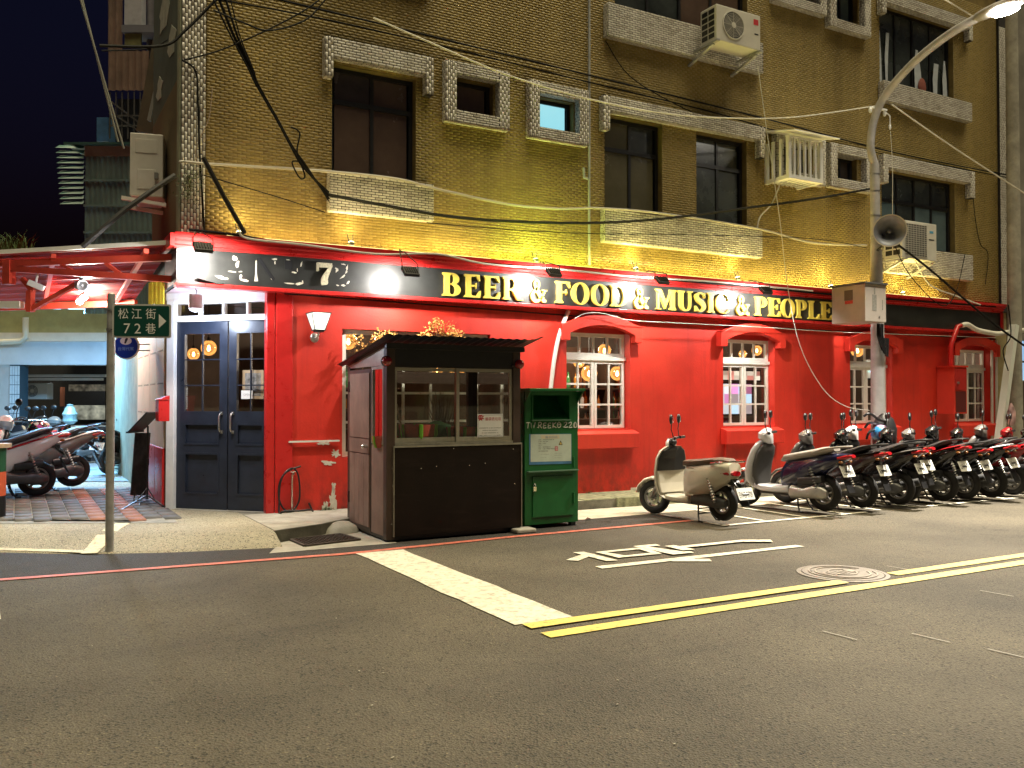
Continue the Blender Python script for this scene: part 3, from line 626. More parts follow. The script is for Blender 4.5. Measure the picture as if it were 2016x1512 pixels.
for ci, c in enumerate(WC):
    A, B = archpoly(c); mb = MB().strip(A, B, YW - .115, YW - .001, XF); obj('arch_hood', mb, RED, bld, bevel=.006)
    x0, x1 = c - .54, c + .54; Y = YW + .12
    mb = MB(); mb.box(x0, x1, Y, Y + .09, 2.36, 2.44); obj('window_head', mb, REDDARK, bld)
    muntins(bld, 'transom_window', x0 + .015, x1 - .015, 2.03, 2.355, 4, 1, Y, .05, .028, IVORY)
    obj('transom_rail', MB().box(x0, x1, Y - .02, Y + .06, 1.975, 2.028), IVORY, bld)
    muntins(bld, 'sash', x0 + .015, c - .004, 1.02, 1.972, 2, 3, Y, .042, .026, IVORY); muntins(bld, 'sash', c + .004, x1 - .015, 1.02, 1.972, 2, 3, Y, .042, .026, IVORY)
    mb = MB(); sp = [(YW - .17, .955), (YW - .17, .745), (YW - .001, .745), (YW - .001, .985), (YW + .12, 1.015), (YW + .12, 1.02), (YW - .02, 1.0)]
    mb.prism([(YW - .145, .745), (YW - .145, .950), (YW - .001, .995), (YW - .001, .745)], c - .60, c + .60, lambda a, b, h: (h, a, b)); obj('window_sill', mb, RED, bld, bevel=.008)
    mb = MB().box(c - .54, c + .54, YW + .001, YW + .12, .981, 1.012); obj('inner_sill', mb, RED, bld)
    mb = MB().box(c - .52, c + .52, YW - .035, YW - .001, .12, .744); obj('sill_pier', mb, RED, bld)
muntins(bld, 'picture_window', 3.41, 5.39, .74, 2.265, 5, 4, YW + .06, .055, .03, IVORY)
# peeling paint, pipe ledge and a skirting line at the corner
PEEL = M('bare_plaster', (.62, .58, .48), .85, var=.15, scale=20)
for (px, py, a, b, sd) in ((661, 893, 10, 9, 1), (646, 911, 14, 6, 2), (638, 873, 16, 4, 3), (657, 958, 5, 9, 4), (655, 985, 9, 27, 5), (641, 1001, 9, 15, 6)):
    rr = random.Random(sd); pts = []
    for k in range(26):
        q = rr.uniform(.42, 1.15); p = at(px + a * q * math.cos(k * 2 * math.pi / 26), py + b * q * math.sin(k * 2 * math.pi / 26), YW); pts.append((p.x, p.z))
    obj('peeled_patch', MB().prism(pts, YW - .004, YW - .001, XF), PEEL, bld)
p, q = at(568, 870, YW - .03), at(668, 866, YW - .03); obj('wall_ledge', MB().bar(p, (q.x, q.y, p.z), .02, .02), PVC, bld)
obj('skirting', MB().box(5.45, XR, YW - .03, YW - .001, .126, .165), PEEL, bld)
mb = MB(); mb.box(2.60, 2.80, YW - .03, YW - .001, .1, 2.70); obj('corner_post', mb, REDGLOSS, bld, bevel=.012)
obj('corner_post', MB().box(2.50, 2.597, YW - .02, YW + .1, .1, 2.70), REDGLOSS, bld, bevel=.012)
# ------------------------------------------------------------------ chamfered entrance
PD = Vector((2.62, 10.23, 0)); PL = Vector((1.585, 11.265, 0)); U = (PD - PL).normalized(); N = Vector((-U.y * -1, 0, 0)); N = Vector((-.7071, -.7071, 0)); LD = (PD - PL).length
TD = basis(PL, U, (0, 0, 1))                 # local x along the door, y up, z outwards
def dd(px, py):
    q = atp(px, py, PL, N); return ((q - PL).dot(U), q.z)
def dbox(mb, a, b, z0, z1, h0, h1): return mb.box(a, b, z0, z1, h0, h1)
uL0, uL1, uM, uR0, uR1 = dd(331, 800)[0], dd(346, 800)[0], dd(447, 800)[0], dd(535, 800)[0], dd(548, 800)[0]
ZD = .13; ztop = dd(440, 632)[1]; ztr = dd(440, 588)[1]
mb = MB(TD); dbox(mb, uL0, uL1, .1, ztr, -.1, .04); dbox(mb, uR0, LD, .1, ztr, -.1, .04); dbox(mb, uL1, uR0, ztop, ztop + .07, -.1, .035); dbox(mb, uL1, uR0, ztr - .05, ztr, -.1, .035)
df = obj('door_frame', mb, WHITE, bld, bevel=.005)
mb = MB(TD); cw = (uR0 - uL1) / 4
for k in range(1, 4): obj('muntin', dbox(MB(TD), uL1 + k * cw - .012, uL1 + k * cw + .012, ztop + .07, ztr - .05, -.06, .01), WHITE, df)
mb = MB(TD); mb.quad((uL1, ztop + .07, -.03), (uR0, ztop + .07, -.03), (uR0, ztr - .05, -.03), (uL1, ztr - .05, -.03)); obj('pane', mb, GLASSC, df)
mb = MB(TD); dbox(mb, 0.0, LD, ztr, 2.70, -.1, .03); obj('door_header', mb, WHITE, bld)
zg0, zg1 = dd(490, 810)[1], dd(490, 655)[1]
def leaf(a, b, hinge, hand):
    st = .105; mb = MB(TD); H0, H1 = -.06, -.012
    dbox(mb, a, a + st, ZD, ztop, H0, H1); dbox(mb, b - st, b, ZD, ztop, H0, H1); dbox(mb, a + st, b - st, ZD, ZD + .17, H0, H1); dbox(mb, a + st, b - st, zg1, ztop, H0, H1)
    z1, z2, z3 = zg0 - .14, zg0 - .40, zg0 - .49
    dbox(mb, a + st, b - st, z1, zg0, H0, H1); dbox(mb, a + st, b - st, z3, z2, H0, H1)
    d = obj('door', mb, NAVY, bld)
    for (p0, p1) in ((z2, z1), (ZD + .17, z3)):
        mb = MB(TD); dbox(mb, a + st, b - st, p0, p1, H0 + .01, H0 + .022); obj('panel', mb, NAVY, d)
        mb = MB(TD); q = .022
        mb.strip([(a + st, p0), (b - st, p0), (b - st, p1), (a + st, p1), (a + st, p0)], [(a + st + q, p0 + q), (b - st - q, p0 + q), (b - st - q, p1 - q), (a + st + q, p1 - q), (a + st + q, p0 + q)], H0 + .02, -.006, lambda x, y, h: (x, y, h)); obj('panel_moulding', mb, NAVY, d)
    mb = MB(TD); m0 = (a + b) / 2
    dbox(mb, m0 - .007, m0 + .007, zg0, zg1, -.045, -.02)
    for k in (1, 2):
        z = zg0 + (zg1 - zg0) * k / 3; dbox(mb, a + st, m0 - .007, z - .007, z + .007, -.044, -.021); dbox(mb, m0 + .007, b - st, z - .007, z + .007, -.044, -.021)
    obj('glazing_bar', mb, NAVY, d)
    mb = MB(TD); mb.quad((a + st, zg0, -.035), (b - st, zg0, -.035), (b - st, zg1, -.035), (a + st, zg1, -.035)); obj('pane', mb, GLASSC, d)
    hx = hand; zc = dd(435, 832)[1]
    mb = MB(TD); mb.tube([(hx, zc - .115, -.012), (hx, zc - .10, .03), (hx, zc - .07, .045), (hx, zc + .07, .045), (hx, zc + .10, .03), (hx, zc + .115, -.012)], .011, 8); dbox(mb, hx - .014, hx + .014, zc - .13, zc - .09, -.012, .004); dbox(mb, hx - .014, hx + .014, zc + .09, zc + .13, -.012, .004)
    obj('handle', mb, STEEL, d, smooth=True)
    return d
dl = leaf(uL1 + .004, uM - .006, 0, uM - .075); dr = leaf(uM + .012, uR0 - .004, 1, uM + .075)
mb = MB(TD); dbox(mb, uL1, uR0, .1, ZD - .004, -.1, .06); obj('threshold', mb, CONC, bld)
# soffit, side wall with cream panels
obj('soffit', MB().quad((X0, YW - .1, 2.69), (2.66, YW - .1, 2.69), (2.66, YW + .05, 2.69), (1.60, 11.3, 2.69), (X0, 11.3, 2.69)), M('pink_soffit', (.55, .40, .42), .6, var=.2, scale=6), bld)
CREAM = M('cream_panel', (.62, .53, .40), .5, var=.1, scale=6, dirt=.15)
XS = 1.575
for k in range(4):
    y = 11.32 + k * .66; obj('wall_panel', MB().box(XS - .02, XS, y + .004, y + .652, .84, 2.70), CREAM, bld); 
    m = MB()
    for zz in (1.25, 1.62, 2.02):
        for q in range(5): m.cyl((XS - .021, y + .12 + q * .1, zz), (XS - .0235, y + .12 + q * .1, zz), .012, n=6)
    obj('vent_slot', m, BLACK, bld)
    obj('base_panel', MB().box(XS - .035, XS, y + .004, y + .652, .1, .838), REDGLOSS, bld, bevel=.01)
obj('side_wall', MB().box(XS, XS + .1, 11.30, 18.5, 0, 2.7), RENDER, bld)
# ------------------------------------------------------------------ bar interior (part of the building)
WOODD = M('dark_bar_wood', (.055, .030, .018), .45, var=.35, scale=4, bump=.05)
mb = MB(); mb.quad((2.70, 10.42, .14), (XR, 10.42, .14), (XR, 14.6, .14), (1.72, 14.6, .14), (1.72, 11.40, .14)); obj('bar_floor', mb, WOODD, bld)
mb = MB(); mb.quad((1.7, 14.6, .14), (XR, 14.6, .14), (XR, 14.6, 2.72), (1.7, 14.6, 2.72)); mb.quad((XR - .01, 10.42, .14), (XR - .01, 14.6, .14), (XR - .01, 14.6, 2.72), (XR - .01, 10.42, 2.72)); mb.quad((1.7, 11.4, .14), (1.7, 14.6, .14), (1.7, 14.6, 2.72), (1.7, 11.4, 2.72)); obj('bar_wall', mb, M('bar_wall_paint', (.17, .13, .10), .7, var=.35, scale=2), bld)
obj('bar_ceiling', MB().quad((2.70, 10.42, 2.71), (1.72, 11.40, 2.71), (1.72, 14.6, 2.71), (XR, 14.6, 2.71), (XR, 10.42, 2.71)), M('bar_ceiling_paint', (.10, .08, .07), .8), bld)
def shelfunit(x0, x1, y, zs):
    mb = MB(); mb.box(x0, x0 + .05, y, y + .28, .14, 2.3); mb.box(x1 - .05, x1, y, y + .28, .14, 2.3); mb.box(x0 + .05, x1 - .05, y + .26, y + .28, .14, 2.3)
    for z in zs: mb.box(x0 + .05, x1 - .05, y, y + .255, z - .03, z)
    return mb
ZSH = [.95, 1.28, 1.62]
SHX = [(7.0, 8.7, 12.2), (8.75, 10.4, 12.2), (3.6, 5.6, 13.6)]
for x0, x1, y in SHX: solo('bottle_shelf', shelfunit(x0, x1, y, ZSH), WOODD, ['dark wooden bottle shelf seen through the first arched window', 'dark wooden bottle shelf further along the bar wall', 'dark wooden shelf behind the picture window'][SHX.index((x0, x1, y))], 'shelf')
obj_bar = solo('bar_counter', MB().box(6.4, 10.6, 11.35, 11.75, .14, 1.08).box(6.35, 10.65, 11.30, 11.80, 1.082, 1.12), WOODD, 'dark wooden bar counter behind the arched windows', 'counter')
BCOL = [M('amber_bottle', (.45, .18, .03), .15, coat=.5), M('green_bottle', (.05, .22, .08), .15, coat=.5), M('clear_bottle', (.62, .66, .66), .12, coat=.5), M('brown_bottle', (.14, .05, .02), .15, coat=.5), M('blue_bottle', (.08, .25, .45), .15, coat=.5)]
bmesh_ = [plainmesh('bottle', *(lambda m: (m.v, m.f))(MB().lathe((0, 0, 0), (0, 0, 1), [(.036, 0), (.038, .02), (.038, .15), (.03, .185), (.014, .21), (.013, .265), (.016, .27)], 10)), mt, True) for mt in BCOL]
for x0, x1, y in SHX:
    for z in ZSH:
        x = x0 + .1
        while x < x1 - .1:
            o = bpy.data.objects.new('bottle', random.choice(bmesh_)); COL.objects.link(o); o.location = (x, y + random.uniform(.06, .16), z + .001); s_ = random.uniform(.8, 1.1); o.scale = (s_, s_, s_)
            tag(o, '%s liquor bottle on the %s shelf of the %s' % (o.data.materials[0].name.split('_')[0], ['lowest', 'middle', 'top'][ZSH.index(z)], ['bottle rack in the first arched window', 'bottle rack further along the bar wall', 'rack deep behind the picture window'][SHX.index((x0, x1, y))]), 'bottle', 'bottles on the bar shelves'); x += random.uniform(.085, .13)
AMBER = GLASS('amber_globe_glass', (.95, .72, .42), .16, .05); FIL = EM('warm_filament', (1, .62, .25), 9)
n_ = AMBER.node_tree.nodes; e_ = n_.new('ShaderNodeEmission'); e_.inputs[0].default_value = (1, .46, .14, 1); e_.inputs[1].default_value = .13; ad_ = n_.new('ShaderNodeAddShader')
mx_ = [q for q in n_ if q.type == 'MIX_SHADER'][0]; AMBER.node_tree.links.new(mx_.outputs[0], ad_.inputs[0]); AMBER.node_tree.links.new(e_.outputs[0], ad_.inputs[1]); AMBER.node_tree.links.new(ad_.outputs[0], n_['Material Output'].inputs[0])
def pendant(p, r, label, cord=2.7, bulb=True):
    t = thing('pendant_lamp', label, 'pendant lamp', p, 'pendant lamps in the bar')
    obj('globe', MB().ell((0, 0, 0), (r, r, r), 18, 11, -86, 78), AMBER, t, True, smooth=True)
    obj('bulb', MB().lathe((0, 0, -r * .45), (0, 0, 1), [(.004, 0), (r * .22, r * .2), (r * .2, r * .5), (r * .1, r * .8)], 10), FIL, t, True, smooth=True)
    obj('cap', MB().cyl((0, 0, r * .9), (0, 0, r * 1.4), r * .28, r * .2, 10), BLACK, t, True); obj('cord', MB().tube([(0, 0, r * 1.35), (0, 0, max(cord - p[2], r * 1.5))], .006, 5), BLACK, t, True)
    return t
PP = [(686, 672, 11.15, .11, 'round amber globe lamp behind the left of the picture window'), (1190, 690, 11.0, .10, 'glowing dome lamp in the first arched window transom'), (1160, 735, 11.6, .13, 'wide glowing lamp low in the first arched window'), (1140, 712, 11.9, .1, 'small lamp glowing above the bottles in the first arched window'),
      (1215, 735, 11.9, .12, 'copper glow lamp at the right of the first arched window'), (1490, 690, 11.2, .09, 'white hot lamp in the second arched window transom'), (1462, 697, 11.4, .07, 'dim amber lamp beside the brighter one in the second arched window'), (1688, 690, 11.0, .12, 'clear globe lamp in the third arched window transom'), (900, 730, 13.0, .12, 'warm lamp seen through the picture window behind the booth'), (860, 728, 13.1, .1, 'second warm lamp deep behind the booth window')]
for px, py, Y, r, lb in PP: pendant(tuple(at(px, py, Y)), r, lb)
for px, py, dep, r, lb in ((381, 697, 12.4, .085, 'left lower globe lamp behind the entrance door glass'), (411, 685, 12.0, .105, 'right higher globe lamp behind the entrance door glass')):
    pendant(tuple(atd(px, py, dep)), r, lb)
for (x, y, e) in ((4.4, 12.2, 22), (7.6, 11.9, 26), (10.2, 11.9, 20), (12.9, 11.8, 18), (15.4, 11.6, 10)): lamp('added_bar_light', 'POINT', (x, y, 2.35), e * .8, (1, .80, .58), size=.12)  # added point lights without fixtures, lighting the bar interior
def screen(p, wd, ht, cols, label, rot=0):
    t = thing('bar_screen', label, 'screen', p, rz=rot); obj('casing', MB().box(-wd / 2 - .03, wd / 2 + .03, .005, .05, -.03, ht + .03), BLACK, t, True)
    n_ = len(cols)
    rr = random.Random(label); nr = 3 if ht > .3 else 2; n_ = 6
    for k in range(n_):
        for q in range(nr):
            c = rr.choice(cols); e = rr.choice((.10, .22, .34)); obj('display', MB().quad((-wd / 2 + wd * k / n_, 0, ht * q / nr), (-wd / 2 + wd * (k + 1) / n_, 0, ht * q / nr), (-wd / 2 + wd * (k + 1) / n_, 0, ht * (q + 1) / nr), (-wd / 2 + wd * k / n_, 0, ht * (q + 1) / nr)), EM('screen_glow_%d_%d_%d' % (round(c[0] * 100), round(c[2] * 100), round(e * 100)), c, e), t, True)
p = at(1440, 815, 11.5); screen(tuple(p), .95, .52, [(.9, .35, .75), (.45, .75, .95), (.75, .9, .95), (.85, .92, .95)], 'bright bluish white screen inside the second arched window')
p = at(1450, 748, 11.9); screen((p.x + .1, p.y, p.z), .95, .16, [(.8, .75, .6), (.75, .25, .2), (.8, .78, .65), (.75, .7, .55)], 'long narrow lit picture panel above the bright screen')
p = at(1732, 745, 12.0); screen(tuple(p), .9, .34, [(.05, .35, .32), (.06, .5, .4), (.1, .35, .8)], 'teal glowing screen inside the third arched window')
p = at(1740, 700, 12.4); screen(tuple(p), .34, .22, [(.1, .25, .9), (.15, .45, .95)], 'small blue screen high in the third arched window')
mb = MB().box(14.9, 16.2, YW + .22, YW + .24, 1.0, 2.3); 
CURT = M('grey_curtain', (.38, .36, .30), .9, var=.2, scale=5)
mb = MB(); n_ = 40
for k in range(n_):
    a, b = 15.02 + 1.16 * k / n_, 15.02 + 1.16 * (k + 1) / n_; f_ = lambda q: YW + .32 + .025 * math.sin(q * 5)
    mb.quad((a, f_(k), .95), (b, f_(k + 1), .95), (b, f_(k + 1), 2.05), (a, f_(k), 2.05))
solo('curtain', mb, CURT, 'pale grey curtain drawn behind the last arched window', 'curtain')
# ================================================================== PUB SIGN
YF = 10.06
sign = thing('pub_sign', 'long black pub fascia sign with raised yellow letters under a red cornice', 'sign', (1.5, YF, 2.68))
obj('panel', MB().box(1.50, 16.24, YF, YW - .002, 2.69, 3.06), BLACKP, sign)
obj('panel', MB().box(1.50, 1.54, YW, 10.9, 2.69, 3.06), BLACKP, sign)
mb = MB(); prof = [(YW - .002, 3.06), (YF - .03, 3.06), (YF - .03, 3.085), (YF - .055, 3.095), (YF - .055, 3.125), (YF - .085, 3.14), (YF - .085, 3.165), (YF - .115, 3.18), (YF - .115, 3.215), (YW - .002, 3.215)]
mb.prism(prof, 1.47, 16.28, lambda a, b, h: (h, a, b)); obj('cornice', mb, REDGLOSS, sign)
obj('cornice', MB().box(1.42, 1.468, YF - .11, 10.9, 3.062, 3.20), REDGLOSS, sign)
obj('bottom_moulding', MB().box(1.49, 16.25, YF - .035, YW - .002, 2.645, 2.688), REDGLOSS, sign, bevel=.006)
obj('end_post', MB().box(16.245, 16.30, YF - .03, YW - .002, 2.68, 3.058), REDGLOSS, sign)
LETY = M('yellow_sign_letter', (.80, .62, .10), .38, var=.08, scale=9, coat=.2); LETD = M('letter_return', (.05, .045, .03), .5); LETW = M('cream_sign_letter', (.80, .77, .62), .38, var=.05, scale=9, coat=.2)
def ellip(cx, cy, rx, ry, a0, a1, n=22): return [(cx + rx * math.cos(R(a0 + (a1 - a0) * i / n)), cy + ry * math.sin(R(a0 + (a1 - a0) * i / n))) for i in range(n + 1)]
def spl(P, n=8):
    out = []
    for i in range(len(P) - 1):
        p0, p1, p2, p3 = P[max(i - 1, 0)], P[i], P[i + 1], P[min(i + 2, len(P) - 1)]
        for k in range(n):
            t = k / n; out.append(tuple(.5 * (2 * b + (c - a) * t + (2 * a - 5 * b + 4 * c - d) * t * t + (3 * b - a - 3 * c + d) * t ** 3) for a, b, c, d in zip(p0, p1, p2, p3)))
    return out + [tuple(P[-1])]
def glyph(ch):
    """serif capital of height 1: returns (width, list of ('poly',pts) / ('strip',A,B))"""
    S_, H = .21, .075; P = []
    rect = lambda a, b, c, d: P.append(('poly', [(a, b), (c, b), (c, d), (a, d)]))
    def stem(x, s=S_, top=True, bot=True, e=.075):
        rect(x, 0, x + s, 1)
        if bot: P.append(('poly', [(x - e, 0), (x + s + e, 0), (x + s + e, H * .7), (x + s, H * 1.7), (x, H * 1.7), (x - e, H * .7)]))
        if top: P.append(('poly', [(x - e, 1 - H * .7), (x, 1 - H * 1.7), (x + s, 1 - H * 1.7), (x + s + e, 1 - H * .7), (x + s + e, 1), (x - e, 1)]))
    def bowl(x, y0, y1, wd, t=S_, th=.07):
        cy, ry = (y0 + y1) / 2, (y1 - y0) / 2; rx = wd; n = 20
        A = ellip(x, cy, rx, ry, 90, -90, n); B = ellip(x, cy, rx - t, ry - th, 90, -90, n); P.append(('strip', A, B))
    def curve(pts, n=8):
        pts = spl(pts, n); A, B = [], []
        for i, p in enumerate(pts):
            q0, q1 = pts[max(i - 1, 0)], pts[min(i + 1, len(pts) - 1)]; dx, dy = q1[0] - q0[0], q1[1] - q0[1]; k = math.hypot(dx, dy) or 1
            A.append((p[0] - dy / k * p[2] / 2, p[1] + dx / k * p[2] / 2)); B.append((p[0] + dy / k * p[2] / 2, p[1] - dx / k * p[2] / 2))
        P.append(('strip', A, B))
    W = .8
    if ch == 'I': stem(.08); W = .37
    elif ch in 'EFL':
        stem(.08, top=True); W = .72
        if ch in 'EF':
            rect(.2, 1 - H, .66, .999); P.append(('poly', [(.52, 1 - H), (.66, 1 - H), (.68, .72), (.645, .72)])); rect(.2, .47, .50, .545); P.append(('poly', [(.46, .51), (.50, .64), (.52, .64), (.52, .38), (.50, .38)]))
        if ch in 'EL': rect(.2, .001, .68, H); P.append(('poly', [(.53, H), (.66, .30), (.70, .30), (.69, H)]))
        if ch == 'F': W = .69
    elif ch == 'B': stem(.08); rect(.2, 1 - H, .40, .999); rect(.2, .001, .42, H); rect(.2, .49, .40, .55); bowl(.38, .49, 1, .31); bowl(.40, 0, .552, .35); W = .78
    elif ch in 'PR':
        stem(.08); rect(.2, 1 - H, .40, .999); rect(.2, .43, .40, .5); bowl(.38, .43, 1, .34); W = .74
        if ch == 'R': P.append(('poly', [(.40, .47), (.62, .47), (.84, .07), (.92, .07), (.92, 0), (.66, 0)])); W = .90
    elif ch == 'D': stem(.08); rect(.2, 1 - H, .40, .999); rect(.2, .001, .40, H); bowl(.38, 0, 1, .47, .22); W = .86
    elif ch == 'O': P.append(('strip', ellip(.45, .5, .45, .52, 0, 360, 40), ellip(.45, .5, .235, .455, 0, 360, 40))); W = .92
    elif ch == 'C':
        n = 30; P.append(('strip', ellip(.46, .5, .46, .52, 42, 318, n), [(.47 + (.245 + .10 * abs(i / n - .5)) * math.cos(R(42 + 276 * i / n)), .5 + .45 * math.sin(R(42 + 276 * i / n))) for i in range(n + 1)])); P.append(('poly', [(.70, .66), (.80, .66), (.80, 1.0), (.76, 1.0)])); W = .83
    elif ch == 'U': stem(.08, bot=False); rect(.60, .3, .70, 1); rect(.53, .945, .78, .999); P[0] = ('poly', [(.08, .3), (.29, .3), (.29, 1), (.08, 1)]); P.append(('strip', ellip(.39, .32, .31, .34, 180, 360, 20), ellip(.44, .32, .155, .26, 180, 360, 20))); W = .82
    elif ch == 'S': curve([(.60, .74, .07), (.50, .91, .09), (.32, .95, .10), (.15, .80, .19), (.24, .60, .23), (.46, .44, .25), (.56, .25, .20), (.42, .06, .11), (.24, .06, .09), (.09, .28, .07)]); rect(.56, .70, .61, .98); rect(.06, .02, .11, .30); W = .68
    elif ch == 'M': rect(.09, 0, .16, 1); rect(.0, 0, .26, H * .8); P.append(('poly', [(.0, 1), (.26, 1), (.55, .30), (.45, .02), (.14, .80), (0, .95)])); P.append(('poly', [(.45, .02), (.52, .30), (.76, 1), (.84, .9)])); stem(.76, .2, e=.07); W = 1.06
    elif ch == '&': curve([(.86, .50, .07), (.74, .30, .09), (.52, .06, .12), (.26, .03, .17), (.12, .24, .20), (.24, .46, .15), (.44, .64, .13), (.50, .83, .12), (.38, .96, .09), (.26, .84, .14), (.32, .64, .17), (.52, .34, .20), (.76, .07, .20), (.92, .04, .08)]); rect(.68, .48, .96, .54); W = .98
    elif ch == 'N': rect(.09, 0, .16, 1); P.append(('poly', [(.0, 1), (.24, 1), (.78, .12), (.78, 0), (.7, 0), (.1, .92)])); rect(.70, 0, .78, 1); rect(.0, 0, .26, .06); rect(.6, .94, .88, 1); W = .9
    elif ch == '7': rect(.06, .80, .72, 1.0); P.append(('poly', [(.06, .80), (.11, .80), (.13, .62), (.06, .62)])); curve([(.70, .92, .10), (.55, .62, .17), (.42, .34, .23), (.40, .10, .27), (.41, .02, .20)]); W = .8
    return W, P
def letter(ch, x0, x1, zb, zt, mat, Y=YF, dp=.035, name='letter'):
    W, P = glyph(ch); sx = (x1 - x0) / W; sz = zt - zb; mb = MB()
    for i, g in enumerate(P):
        f = lambda a, b, h: (x0 + a * sx, h, zb + b * sz); y1 = Y - dp - .0007 * i
        if g[0] == 'poly': mb.prism(g[1], Y - .001, y1, f)
        else: mb.strip(g[1], g[2], Y - .001, y1, f)
    return obj(name, mb, mat, sign)
seq = [('B', 872, 910), ('E', 915, 949), ('E', 952, 987), ('R', 990, 1030), ('&', 1044, 1079), ('F', 1094, 1125), ('O', 1126, 1163), ('O', 1164, 1202), ('D', 1202, 1238), ('&', 1248, 1280), ('M', 1292, 1334), ('U', 1335, 1367), ('S', 1367, 1392), ('I', 1393, 1409), ('C', 1409, 1439), ('&', 1449, 1478), ('P', 1487, 1512), ('E', 1514, 1539), ('O', 1539, 1567), ('P', 1568, 1590), ('L', 1592, 1616), ('E', 1617, 1641)]
for ch, a, b in seq: letter(ch, at(a, 570, YF - .035).x, at(b, 570, YF - .035).x - .012, 2.720, 3.012, LETY)
letter('7', at(622, 545, YF - .04).x, at(657, 545, YF - .04).x, 2.752, 3.012, M('worn_letter_face', (.62, .56, .40), .6, var=.4, scale=40, dirt=.6), dp=.05)
FLAKE = M('flaking_letter', (.66, .62, .50), .7, var=.25, scale=40); OLD = M('letter_ghost', (.010, .011, .013), .6)
zF = lambda px, py: at(px, py, YF - .003)
def flakes(quads, mat, name, y=.004):
    for q in quads: obj(name, MB().prism([(zF(*p).x, zF(*p).z) for p in q], YF - y, YF - .0005, XF), mat, sign)
S5 = lambda a, b: (340 + a / 4.8, 440 + b / 4.8)
def rag(c, a, b, ang=0, seed=1):
    rr = random.Random(seed); out = []
    for k in range(9):
        q = rr.uniform(.5, 1.2); u, v = a * q * math.cos(k * .698), b * q * math.sin(k * .698); out.append(S5(c[0] + u * math.cos(ang) - v * math.sin(ang), c[1] + u * math.sin(ang) + v * math.cos(ang)))
    return out
flakes([[S5(*p) for p in ((790, 330), (830, 325), (965, 520), (955, 545), (930, 520))], [S5(*p) for p in ((1060, 345), (1130, 350), (1130, 440), (1060, 430))]], OLD, 'letter_ghost', .006)
flakes([rag(c, a, b, g, i) for i, (c, a, b, g) in enumerate((((585, 330), 26, 30, 0), ((612, 385), 22, 34, .4), ((560, 455), 36, 7, .1), ((640, 455), 24, 6, 0), ((640, 505), 16, 22, .4), ((675, 535), 44, 12, .3), ((450, 510), 60, 16, .2), ((510, 520), 24, 10, .2),
        ((826, 347), 20, 9, 0), ((850, 378), 14, 9, .6), ((905, 452), 26, 10, .6), ((935, 512), 9, 20, .2), ((958, 338), 34, 9, 0), ((966, 368), 6, 18, 0),
        ((1092, 348), 34, 9, .1), ((1100, 400), 22, 7, .3), ((1216, 385), 9, 34, .3), ((1150, 462), 26, 9, .1), ((1178, 440), 6, 22, 0), ((1105, 566), 48, 9, .05), ((1195, 570), 40, 12, -.2), ((1228, 552), 7, 16, 0),
        ((1550, 445), 14, 20, 0), ((1548, 425), 18, 8, .3), ((1612, 385), 26, 7, .2), ((1648, 418), 9, 28, .2), ((1640, 460), 9, 22, .5), ((1605, 505), 34, 9, -.7), ((1560, 585), 22, 8, .2), ((1612, 585), 28, 10, .1), ((1655, 560), 12, 24, .5)))], FLAKE, 'letter_flake')
flakes([[S5(*p) for p in ((782, 350), (794, 350), (796, 480), (806, 545), (772, 545), (780, 480))]], FLAKE, 'letter_flake')
mb = MB(); mb.prism([(zF(383, 547).x, zF(383, 547).z), (zF(405, 546).x, zF(405, 546).z), (zF(432, 553).x, zF(432, 553).z), (zF(441, 558).x, zF(441, 558).z), (zF(428, 560).x, zF(428, 560).z)], YF - .05, YF - .02, XF); obj('torn_vinyl', mb, BLACKP, sign)
# ================================================================== FLOODLIGHTS ON THE SIGN
def floodlight(px, py, label, energy=34, col=(1, .95, .88)):
    p = at(px, py, 9.62); t = thing('floodlight', label, 'floodlight', tuple(p), 'floodlights along the pub sign')
    ax = Vector((-.05, .66, -.75)).normalized(); u = Vector((1, 0, 0)); v = ax.cross(u).normalized()
    mb = MB(); mb.cbox(Vector((0, 0, 0)), u, v, ax, .095, .075, .022); obj('housing', mb, BLACK, t, True, bevel=.008)
    mb = MB()
    for k in range(6): mb.cbox(-ax * .03 + u * (-.07 + .028 * k), u, v, ax, .004, .055, .010)
    obj('cooling_fin', mb, BLACK, t, True)
    obj('lens', MB().cbox(ax * .024, u, v, ax, .08, .06, .002), EM('flood_lens', (1, .97, .92), 5), t, True)
    mb = MB(); top = Vector((0, 9.96 - p.y, 3.23 - p.z))
    for s in (-1, 1): mb.tube([u * .10 * s, u * .10 * s + Vector((0, .02, .10)), u * .03 * s + top * .75 + Vector((0, 0, .04))], .007, 6)
    mb.tube([top * .75 + Vector((0, 0, .04)), top], .009, 6); obj('bracket', mb, BLACK, t, True)
    hit = Vector((p.x - .0, YF, 2.86))
    lamp('flood_light_source', 'SPOT', p + ax * .032, energy, col, t, p + ax, size=.035, spot=176, blend=.25)
FL = [(400, 487, 'black floodlight at the left corner of the sign'), (808, 535, 'black floodlight before the word BEER'), (1090, 537, 'floodlight above the first ampersand'), (1303, 552, 'floodlight above the word MUSIC'), (1507, 572, 'black floodlight over the word PEOPLE'), (1700, 588, 'floodlight behind the grey utility box')]
for a in FL: floodlight(*a, energy=56 if a[0] == 400 else 40)
